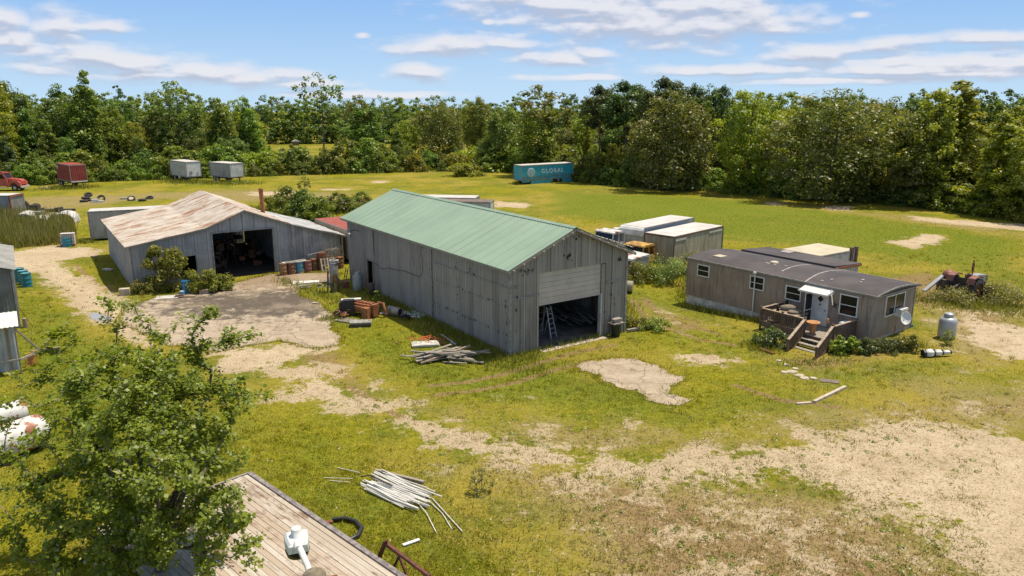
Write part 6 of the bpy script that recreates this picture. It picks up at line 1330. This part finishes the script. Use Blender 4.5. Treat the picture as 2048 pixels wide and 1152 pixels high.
# trees one can tell apart: (kind, u, base v, top v, width factor, label)
for (k, u, vb, vt, wd, l) in (
    ('d2',188,352,135,.85,'tallest green tree with an open spiky top above the left woods'),
    ('s1',365,345,162,1.0,'thin half-bare tree standing above the left woods'),
    ('s0',650,340,148,1.0,'tall spindly bare-stemmed tree standing alone against the sky'),
    ('s0',688,340,238,1.2,'short spindly tree just right of the tall bare-stemmed one'),
    ('c0',608,288,246,1.0,'small round-topped dark cedar standing alone in the far field'),
    ('d8',735,330,214,1.5,'dark leafy tree with wispy tops in the thicket'),('s1',722,330,190,.9,'wispy thin tree above the thicket, left of the big rounded one'),('s0',770,332,193,.8,'second wispy thin tree above the thicket'),
    ('d3',878,322,203,1.15,'big rounded pale-flecked tree rising out of the thicket'),('d1',955,326,198,.8,'slim light green tree with a bare top in the thicket'),('d7',795,330,262,1.3,'dark bushy tree at the middle of the thicket'),
    ('d4',1008,340,216,1.1,'grey-green tree at the right end of the thicket'),('d6',812,325,243,1.0,'yellowish small tree left of the big rounded one'),('d2',452,345,192,1.0,'bright green pointed tree in the left woods'),('d2',505,340,192,.9,'second bright pointed tree at the right end of the left woods'),
    ('s1',1088,350,170,1.3,'pale spindly tree rising left above the right woods'),('d1',1075,352,225,1.2,'rounded tree directly behind the blue trailer'),
    ('p0',1198,362,173,.85,'leftmost flat-topped pine above the right woods'),('p0',1250,362,165,1.1,'broad flat-topped pine, second above the right woods'),('p0',1325,368,158,1.0,'tallest flat-topped pine above the right woods'),('p0',1385,370,172,.6,'small flat-topped pine right of the tallest one'),('s0',1408,372,170,.8,'thin ragged pine tip above the right woods'),('p0',1432,370,175,.7,'small rightmost pine tip above the pinkish trees'),
    ('d3',1345,380,188,1.0,'broad pale-flecked tree in front of the tallest pine'),('d6',1490,388,190,1.0,'light green rounded tree near the middle of the right woods'),
    ('d3',1655,402,184,1.25,'large broad pale-flecked tree with dark limbs at the right woods edge'),('d5',1888,408,160,1.7,'tall bright yellow-green tree with a spiky top'),('d6',1855,412,190,.9,'bright yellow-green tree beside the tall spiky one'),
    ('d4',1810,412,232,1.0,'greyish pale-flecked tree left of the tall yellow-green one'),('d5',1985,430,225,1.5,'open yellow-green tree near the right edge of the photo'),('d6',2040,440,265,1.1,'yellow-green tree at the right edge of the photo')):
    p = at(u, vb); plant(k, p, hz(u, vt, p.y), l, 'tree', None, wd)
# far-off woods as one mass, beyond the far field and behind everything
def far_woods():
    rg = np.random.default_rng(5); V = []; Fs = []; A = []; MI = []; o = 0
    pos = []
    for row, (dd, h) in enumerate(((0,13.2),(12,14.2),(40,16.4),(-4,6.5))):
        for x in np.arange(-235, 165, 5.5):
            y = 291+dd+8*math.sin(x*.03)+rg.uniform(-3, 3)-(abs(x+60)*.12 if x > -60 else abs(x+60)*.35)
            if x > 60: y = 215+dd+rg.uniform(-3,3)
            pos.append((x+rg.uniform(-2, 2), y, h*rg.uniform(.84, 1.12)*(1.0 if y > 240 else 1.1)*(1.18 if x < -115 else 1), row))
    for (x, y, h, row) in pos:
        n = (2600, 1900, 1900, 1100)[row]
        v, f, rn, cc = crown(int(rg.integers(1e6)), h, rg.uniform(3.0, 4.6), 'round', .58, n, 50, .02 if row in (0, 3) else .2)
        V.append(v+np.array([x, y, float(gh(x, y))])); Fs.append(f+o); A.append(np.clip(rn*.6+rg.random()*.4, 0, 1)); MI.append(np.full(len(f), rg.choice([0, 0, 1, 2]))); o += len(v)
    me = npmesh('far_woodland', np.concatenate(V), np.concatenate(Fs), [M['leafA'], M['leafB'], M['leafP']], np.concatenate(A), np.concatenate(MI))
    tag(obj('far_woodland', me), 'distant dark woodland closing the horizon beyond the far field', 'woodland', kind='stuff')
far_woods()
b = MB(); b.box(0,4,0,3,0,2.2,0); b.prism([(-.3,2.2),(2,3.2),(4.3,2.2)],-.3,3.3,1); b.build('far_shed',[M['dark_wood'],M['white']],None,at(585,291),.3); C.objects['far_shed'].scale = (.55,.55,.6); tag(C.objects['far_shed'],'tiny white-roofed shed in the far field left of the cedar','shed')
t = thing('far_house','pale house glimpsed through the left woods','house',at(484,283),.2); t.scale=(.5,.5,.5); b = MB(); b.box(0,14,0,7,0,3); b.build('wall',M['white'],t); b = MB(); b.prism([(-.5,3),(7,5.6),(14.5,3)],-.5,7.5); b.build('roof',M['troof'],t)
# brush mound left of the blue trailer, shrubs near the buildings
for (k, u, v, h, w, l) in (('b2',925,352,2.6,1.5,'dry yellowish brush mound in front of the thicket'),('b4',940,350,2.2,1.8,'low brush beside the yellowish mound'),
    ('b1',570,436,3.6,.9,'bright green shrub behind the old barn, left of the spindly sapling'),('b0',605,438,3.4,1.0,'dark green shrub behind the old barn beside the sapling'),('b4',640,440,2.6,1.1,'low green shrub left of the red-roofed trailer'),('b0',678,424,2.4,1.3,'dark shrub in the scrap row'),('b1',720,415,2.0,1.2,'small shrub at the right end of the scrap row'),('b4',560,412,1.6,1.3,'low weed clump at the left end of the scrap row'),
    ('b0',1540,692,1.1,.7,'dark flowering shrub in front of the left deck railing'),('b3',1512,690,.8,.6,'small reddish shrub left of the deck')):
    p = at(u, v); plant(k, p, h, l, 'shrub', None, w)
p = at(612,436); plant('s0', p, 5.0, 'thin sapling rising behind the old barn', 'sapling', None, .8)
def patch(name, label, cat, spots, lm_, ls, n, seed=1, stems=None, spread=(1,1,1)):
    """one plant: leafy clumps around spots (x, y, z, r)"""
    rg = np.random.default_rng(seed); cc = np.array([s[:3] for s in spots], float); cr = np.array([s[3] for s in spots]); k = rg.integers(0, len(cc), n)
    d = rg.normal(size=(n, 3)); d /= np.linalg.norm(d, axis=1, keepdims=True); P = cc[k]+d*(cr[k]*rg.random(n)**.4)[:, None]; P[:, 2] = np.maximum(P[:, 2], .02)
    v, f = leaves(P, d*.6+np.array([0,0,.8])+rg.normal(size=(n,3))*.5, ls*(.6+.8*rg.random(n)), .6); me = npmesh('foliage', v, f, M[lm_], rg.random(n)); return me
def bush(name, label, u, v, R_, H_, lm_, ls, n, seed, dx=0, cat='shrub'):
    ls *= .85; n = int(n*1.4)
    rg = random.Random(seed); r = thing(name, label, cat, at(u, v)); sp = []
    for k in range(34):
        t = rg.random(); a = rg.uniform(0, 6.28); q = math.sqrt(rg.random())*R_*math.sqrt(1-t*t*.8); sp.append((q*math.cos(a)+dx, q*math.sin(a)*.8, .1+t*H_, R_*rg.uniform(.14,.3)))
    obj('foliage', patch(name, label, cat, sp, lm_, ls, n, seed), r); b = MB()
    for s in sp[::3]: b.tube([(0,0,-.1),(s[0]*.4,s[1]*.4,s[2]*.5),(s[0],s[1],s[2])],[.02*R_,.012*R_,.005*R_],5,cap=False)
    b.build('stem', M['bark'], r); return r
bush('leafy_bush','tall leafy bush growing in front of the old barn window',333,580,1.9,3.1,'bushleaf',.20,5200,3)
bush('leafy_bush','lower spreading weeds left of the open bay of the old barn',408,584,1.4,1.5,'weed',.17,2400,4); bush('leafy_bush','flat weed clump at the corner of the open bay',440,580,1.3,1.0,'weed',.16,1800,5); bush('leafy_bush','small bush at the very corner of the old barn, left of the tall leafy bush',285,586,1.0,.8,'weed',.15,900,6)
bush('hosta_clump','bright green leafy clump against the lattice right of the steps',1690,706,.9,.75,'leafB',.26,900,7,cat='plant'); bush('dark_shrub','dark shrub below the corner of the mobile home',1735,706,.8,.7,'darkleaf',.12,1200,8); bush('dark_shrub','dark shrub mass by the satellite dish foot',1772,704,1.0,.6,'darkleaf',.12,1500,9); bush('dark_shrub','spiky green plant right of the dish foot',1815,702,.8,.75,'weed',.13,1000,10)
bush('dark_shrub','dark leafy shrub left of the deck steps',1548,694,1.1,.85,'darkleaf',.13,2400,12); bush('leafy_bush','tall weeds with pale flower heads between barn and stained box',1335,560,2.6,1.4,'leafF',.15,4200,13); bush('leafy_bush','green weeds in front of the yellow cab',1285,560,1.7,1.1,'weed',.15,2600,14); bush('leafy_bush','weeds at the left corner of the mobile home',1385,545,2.0,1.3,'leafF',.15,2600,15)
bush('leafy_bush','grassy weed clump at the right foot of the tall barn',1262,655,1.2,.7,'weed',.12,1500,16); bush('leafy_bush','dark weed clump around the fallen timber post',1310,660,1.1,.55,'weed',.12,1300,17)
bush('leafy_bush','brown twiggy brush behind the tractor',1985,600,2.6,1.3,'reed',.13,3400,18); bush('leafy_bush','tall dry weeds under the tractor',1915,606,2.0,.7,'reed',.13,2200,19); bush('leafy_bush','small plant growing up the front of the silver propane tank',1893,690,.45,.9,'weed',.10,420,20)
bush('leafy_bush','thin flowering weed on the lawn right of the pipe pile',962,985,.45,.9,'leafF',.07,500,21,cat='weed'); bush('leafy_bush','tall weed in the sun by the barn wall shade',756,618,.35,1.2,'leafB',.10,500,22,cat='weed')
# reeds by the track, weeds along walls, and loose tufts on bare ground
RE = px([(-200,492),(-200,436),(0,432),(60,440),(110,444),(140,452),(146,482),(110,490),(60,494),(0,500)])
q = R.random((60000, 2)); lo, hi = RE.min(0), RE.max(0); q = lo+q*(hi-lo); q = q[sdist(q, RE) > -.3][:11000]
blades('reeds', 0, 0, 0, 0, .78, .030, M['reed'], 'tall reeds and dry grass in front of the white panels at left', None, .22, base=q)
def strip(u0, v0, u1, v1, w, n): 
    a = at(u0, v0); b_2 = at(u1, v1); t = R.random(n); return np.column_stack([a.x+(b_2.x-a.x)*t+R.normal(size=n)*w, a.y+(b_2.y-a.y)*t+R.normal(size=n)*w])
wpts = [strip(*s) for s in ((735,585,1010,712,.35,2600),(850,650,1010,716,.7,1500),(1250,655,1245,600,.5,700),(1370,612,1560,655,.3,900),(270,585,440,566,.5,1500),(1375,560,1370,605,.4,500),(1240,560,1430,540,1.0,2200),(560,560,700,610,.5,700),(1700,700,1830,690,.5,1400),(1540,705,1500,690,.4,500),
      (1024,715,1240,665,.22,500),(150,485,180,486,.4,300),(1850,600,2040,620,1.3,2600),(450,420,700,425,1.6,4200),(1560,730,1700,722,.4,250),(1130,362,1030,368,.6,900),(100,378,180,375,1.2,900),(335,364,500,368,1.5,1500),(690,640,640,640,.3,200),(960,715,1100,745,.8,800),(1040,720,1080,712,.3,200))]
wpts.append(np.column_stack([R.uniform(-3,4,200), R.uniform(20,27,200)]))
for s in BASE[:-1]: pass
eb = []
for i in range(9000):
    u = R.uniform(-230, 2240); p = edge(u, R.normal()*1.1-.4); eb.append((p.x, p.y))
blades('tall_weeds', 0, 0, 0, 0, .24, .018, M['weed'], 'taller weeds along walls, wrecks and the woodland edge', None, .4, base=np.concatenate(wpts+[np.array(eb)]))
# ragged turf creeping over the edges of the slabs, and thicker clumps in the lush parts
cp = R.random((400000, 2))*np.array([60, 40])+np.array([-32, 30]); sd_ = np.maximum(sdist(cp, APRON), sdist(cp, PAD)); cp = cp[(sd_ > -.25) & (R.random(len(cp)) < np.exp(-np.maximum(sd_, 0)/.16)) & ~blocked(cp)]
nC = 15000; t_ = R.random(nC); yy = 1/(1/15+(1/70-1/15)*t_); xx = (R.random(nC)*2-1)*(yy*.7); pc = np.stack([xx, yy], 1); s_m, mu_m, d_m, l_m = masks(pc, True); keep = (R.random(nC) < np.clip(.16+.8*l_m-1.2*s_m-.5*d_m, .01, 1)) & (masks(pc)[3] < .4) & ~blocked(pc); pc = pc[keep]
nC = 16000; t_ = R.random(nC); yy = 1/(1/15+(1/60-1/15)*t_); xx = (R.random(nC)*2-1)*(yy*.7); pd = np.stack([xx, yy], 1); s_m, mu_m, d_m, l_m = masks(pd, True)
cl_n = np.sin(pd[:, 0]*1.3+pd[:, 1]*.7)+np.sin(pd[:, 0]*.5-pd[:, 1]*1.1+2)
pd = pd[(R.random(nC) < np.clip(.75*d_m+.6*mu_m+.08*s_m+.15*cl_n-.12+.25*(pd[:, 1] < 28), .0, 1)*(1-.7*(s_m > .75))) & (masks(pd)[3] < .4) & ~blocked(pd)]; kd = R.integers(0, len(pd), len(pd)*7)
drym = leafmat('dry_grass_blades', ((.13,.14,.02), (.26,.235,.05), (.42,.33,.14)), .35, hue=0, gloss=.02)
blades('dry_grass', 0, 0, 0, 0, .085, .014, drym, 'sparse dry tufts scattered over the worn dirt', None, .8, base=pd[kd]+R.normal(size=(len(kd), 2))*.09)
k_ = R.integers(0, len(pc), len(pc)*16); cl_ = pc[k_]+R.normal(size=(len(k_), 2))*.11
blades('grass_clumps', 0, 0, 0, 0, .11, .016, gmat, 'thicker tufts and clumps of green grass over the lawn and slab edges', None, .55, base=np.concatenate([cl_, cp[:16000]]))
def dens_s(P):
    s, mu, d, sl = masks(P); return np.where((sl > .6) | blocked(P), 0, np.clip((s > .35)*.8+(d > .4)*.6, 0, 1))
def tufts():
    """scattered weed rosettes on the sand"""
    n = 1500; t = R.random(n); Y = 1/(1/16+(1/75-1/16)*t); X = (R.random(n)*2-1)*(Y*.7); P = np.stack([X, Y], 1); cl = np.sin(X*.9+Y*.4)+np.sin(X*.37-Y*.8+1)+R.normal(size=n)*.8
    P = P[(R.random(n) < dens_s(P)) & (cl > .1)]; m_ = len(P); k = R.integers(0, m_, m_*26); r_ = R.random(m_)**2*.22+.06; a = R.random(len(k))*6.28; q = R.random(len(k))**.5
    C3 = np.column_stack([P[k,0]+r_[k]*q*np.cos(a), P[k,1]+r_[k]*q*np.sin(a), gh(P[k,0],P[k,1])+.02+r_[k]*.5*(1-q)])
    nr = np.column_stack([np.cos(a)*.5, np.sin(a)*.5, np.ones(len(k))]); v, f = leaves(C3, nr, .07*(.7+R.random(len(k))), .45)
    tag(obj('ground_weeds', npmesh('ground_weeds', v, f, M['weed'], R.random(len(k)))), 'small green weed rosettes scattered over the sandy ground', 'weeds', kind='stuff')
    n = 14000; t = R.random(n); Y = 1/(1/15+(1/60-1/15)*t); X = (R.random(n)*2-1)*(Y*.7); P = np.stack([X, Y], 1); s, mu, d, sl = masks(P); P = P[R.random(n) < np.clip(s+.12, 0, 1)*(sl < .9)]; m_ = len(P)
    sz = .012+.042*R.random(m_)**3; z = gh(P[:,0], P[:,1]); V = []
    base = np.array([[1,0,0],[-.5,.87,0],[-.5,-.87,0],[0,0,.8]]); rot = R.random(m_)*6.28; c_, s_ = np.cos(rot), np.sin(rot)
    B = np.stack([base[None,:,0]*c_[:,None]-base[None,:,1]*s_[:,None], base[None,:,0]*s_[:,None]+base[None,:,1]*c_[:,None], np.repeat(base[None,:,2], m_, 0)], -1)*sz[:,None,None]
    V = (B+np.column_stack([P, z-.002])[:,None,:]).reshape(-1,3); i4 = np.arange(m_)[:,None]*4; Fq = np.concatenate([i4+np.array(x)[None] for x in ((0,1,3),(1,2,3),(2,0,3))])
    tag(obj('gravel', npmesh('gravel', V, Fq, M['stone'])), 'pale gravel stones scattered over the sand and tracks', 'gravel', kind='stuff')
tufts()
# ------------------------------------------------------------------ the big tree in the left foreground
def maple():
    rg = np.random.default_rng(77); base = Vector((-10.5, 20.1, -.1)); r = thing('maple_tree', 'large leafy tree filling the lower left corner of the photo', 'tree', base)
    A = []
    while len(A) < 680:
        p = rg.uniform(-1, 1, 3); rr_ = np.linalg.norm(p)
        if rr_ > 1 or rr_ < .35: continue
        q = np.array([p[0]*3.5-.1, p[1]*3.5, 4.0+p[2]*3.7]); l = .82+.18*math.sin(3*math.atan2(q[1], q[0])+q[2])+.1*math.sin(q[0]*3+q[2]*2)
        q[:2] *= l
        if q[2] < .9: continue
        if abs(q[0]-1.6) < .5 and q[2] < 4.5 and q[1] < -.5: continue
        A.append(q)
    def spur(u, v, Y, n=5, s=.35):      # outlying twigs seen against the ground
        x, y, z = ray(u, v); t = Y/y; c = np.array([x*t, Y, CAM_H+z*t])-np.array(base)
        for k in range(n): A.append(c+rg.normal(size=3)*s*np.array([1,.6,.6]))
    for s in ((240,605,22.4,5,.3),(255,660,22.4,6,.4),(265,700,22.2,6,.4),(300,740,22,6,.4),(340,680,21.6,5,.35),(380,660,21.4,5,.35),(420,625,21.4,4,.25),(400,700,21.3,5,.35),(440,680,21,5,.25),(485,672,20.9,3,.2),(360,760,21,6,.4),(430,780,20.6,5,.35),(490,765,20.3,3,.2),(525,785,20.2,3,.2),
              (125,665,22.4,4,.2),(120,700,22.2,4,.3),(60,740,21.8,5,.4),(150,720,22,5,.4),(20,800,21,6,.4),(10,900,20.5,6,.4),(440,930,19.2,6,.4),(460,985,18.8,5,.35),(480,1040,18.6,6,.35),(440,1090,18.3,7,.45),(500,1110,18.2,4,.3),(380,1100,18.4,7,.5),(20,1050,19,7,.5),(100,1100,18.6,7,.5),(230,1110,18.4,7,.5),(-40,980,19.5,7,.6)): spur(*s)
    A = np.array(A); nodes = [np.array([0,0,0.]), np.array([.05,.1,.7]), np.array([.05,.15,1.3])]; par = [-1, 0, 1]
    for k in range(6):
        a = k*1.05+.3; d = np.array([math.cos(a)*.55, math.sin(a)*.55, 1]); p = nodes[2]; pi = 2
        for j in range(5):
            p = p+d*np.array([1,1,1])*rg.uniform(.5,.75)+rg.normal(size=3)*.1; d = d*np.array([.93,.93,1])+rg.normal(size=3)*.08; nodes.append(p); par.append(pi); pi = len(nodes)-1
    order = np.argsort(np.linalg.norm(A-np.array([0,0,2.2]), axis=1))
    tips = []
    for i in order:
        p = A[i]; N = np.array(nodes); dd = np.linalg.norm(N-p, axis=1)+np.maximum(0, N[:,2]-p[2])*.8; j = int(np.argmin(dd)); q = nodes[j]; L_ = np.linalg.norm(p-q); k = max(1, int(L_/.35)); pi = j
        for m_ in range(1, k+1):
            w = q+(p-q)*m_/k+(rg.normal(size=3)*.06 if m_ < k else 0)-np.array([0,0,.10*math.sin(math.pi*m_/k)*L_]); nodes.append(w); par.append(pi); pi = len(nodes)-1
        tips.append(pi)
    n = len(nodes); cntd = np.zeros(n)
    for t in tips: cntd[t] += 1
    for i in range(n-1, 0, -1): cntd[par[i]] += cntd[i]
    rad_ = .0085*np.maximum(cntd, .4)**.5; rad_[:3] = [.24,.2,.2]
    kids = [[] for _ in range(n)]
    for i in range(1, n): kids[par[i]].append(i)
    bt = MB(); bb = MB(); stack = [(0, -1)]
    while stack:                        # grow each chain along its thickest child
        s, frm = stack.pop(); ch = ([frm] if frm >= 0 else [])+[s]; c = s
        while kids[c]:
            ks = sorted(kids[c], key=lambda x: -cntd[x])
            for o_ in ks[1:]: stack.append((o_, c))
            c = ks[0]; ch.append(c)
        if len(ch) > 1:
            rs = [rad_[x] for x in ch]
            if frm >= 0: rs[0] = min(rs[0], rs[1]*1.1)
            (bt if rs[0] > .06 else bb).tube([nodes[x] for x in ch], rs, 8 if rs[0] > .06 else 5, cap=False)
    bt.build('trunk', M['bark'], r); bb.build('branches', M['palebark'], r)
    T = np.array([nodes[t] for t in tips]); U = np.array([nodes[par[t]] for t in tips]); NL = 47000; k = rg.integers(0, len(T), NL); w = rg.random(NL)[:, None]
    d = rg.normal(size=(NL, 3)); d /= np.linalg.norm(d, axis=1, keepdims=True); rc = rg.uniform(.2,.42,len(T))
    P = T[k]*w+U[k]*(1-w)+d*(rc[k]*rg.random(NL)**.5)[:, None]*np.array([1,1,.6]); out = P-np.array([0,0,3.8]); out /= np.linalg.norm(out, axis=1, keepdims=True)
    nr = np.array([0,0,.8])+out*.35+rg.normal(size=(NL,3))*.5; v, f = leaves(P, nr, .06+.11*rg.random(NL), .78); rn = np.clip(.72*rg.random(NL)+.28*rg.random(len(T))[k], 0, 1)
    obj('crown', npmesh('crown', v, f, M['leafM'], rn), r)
maple()
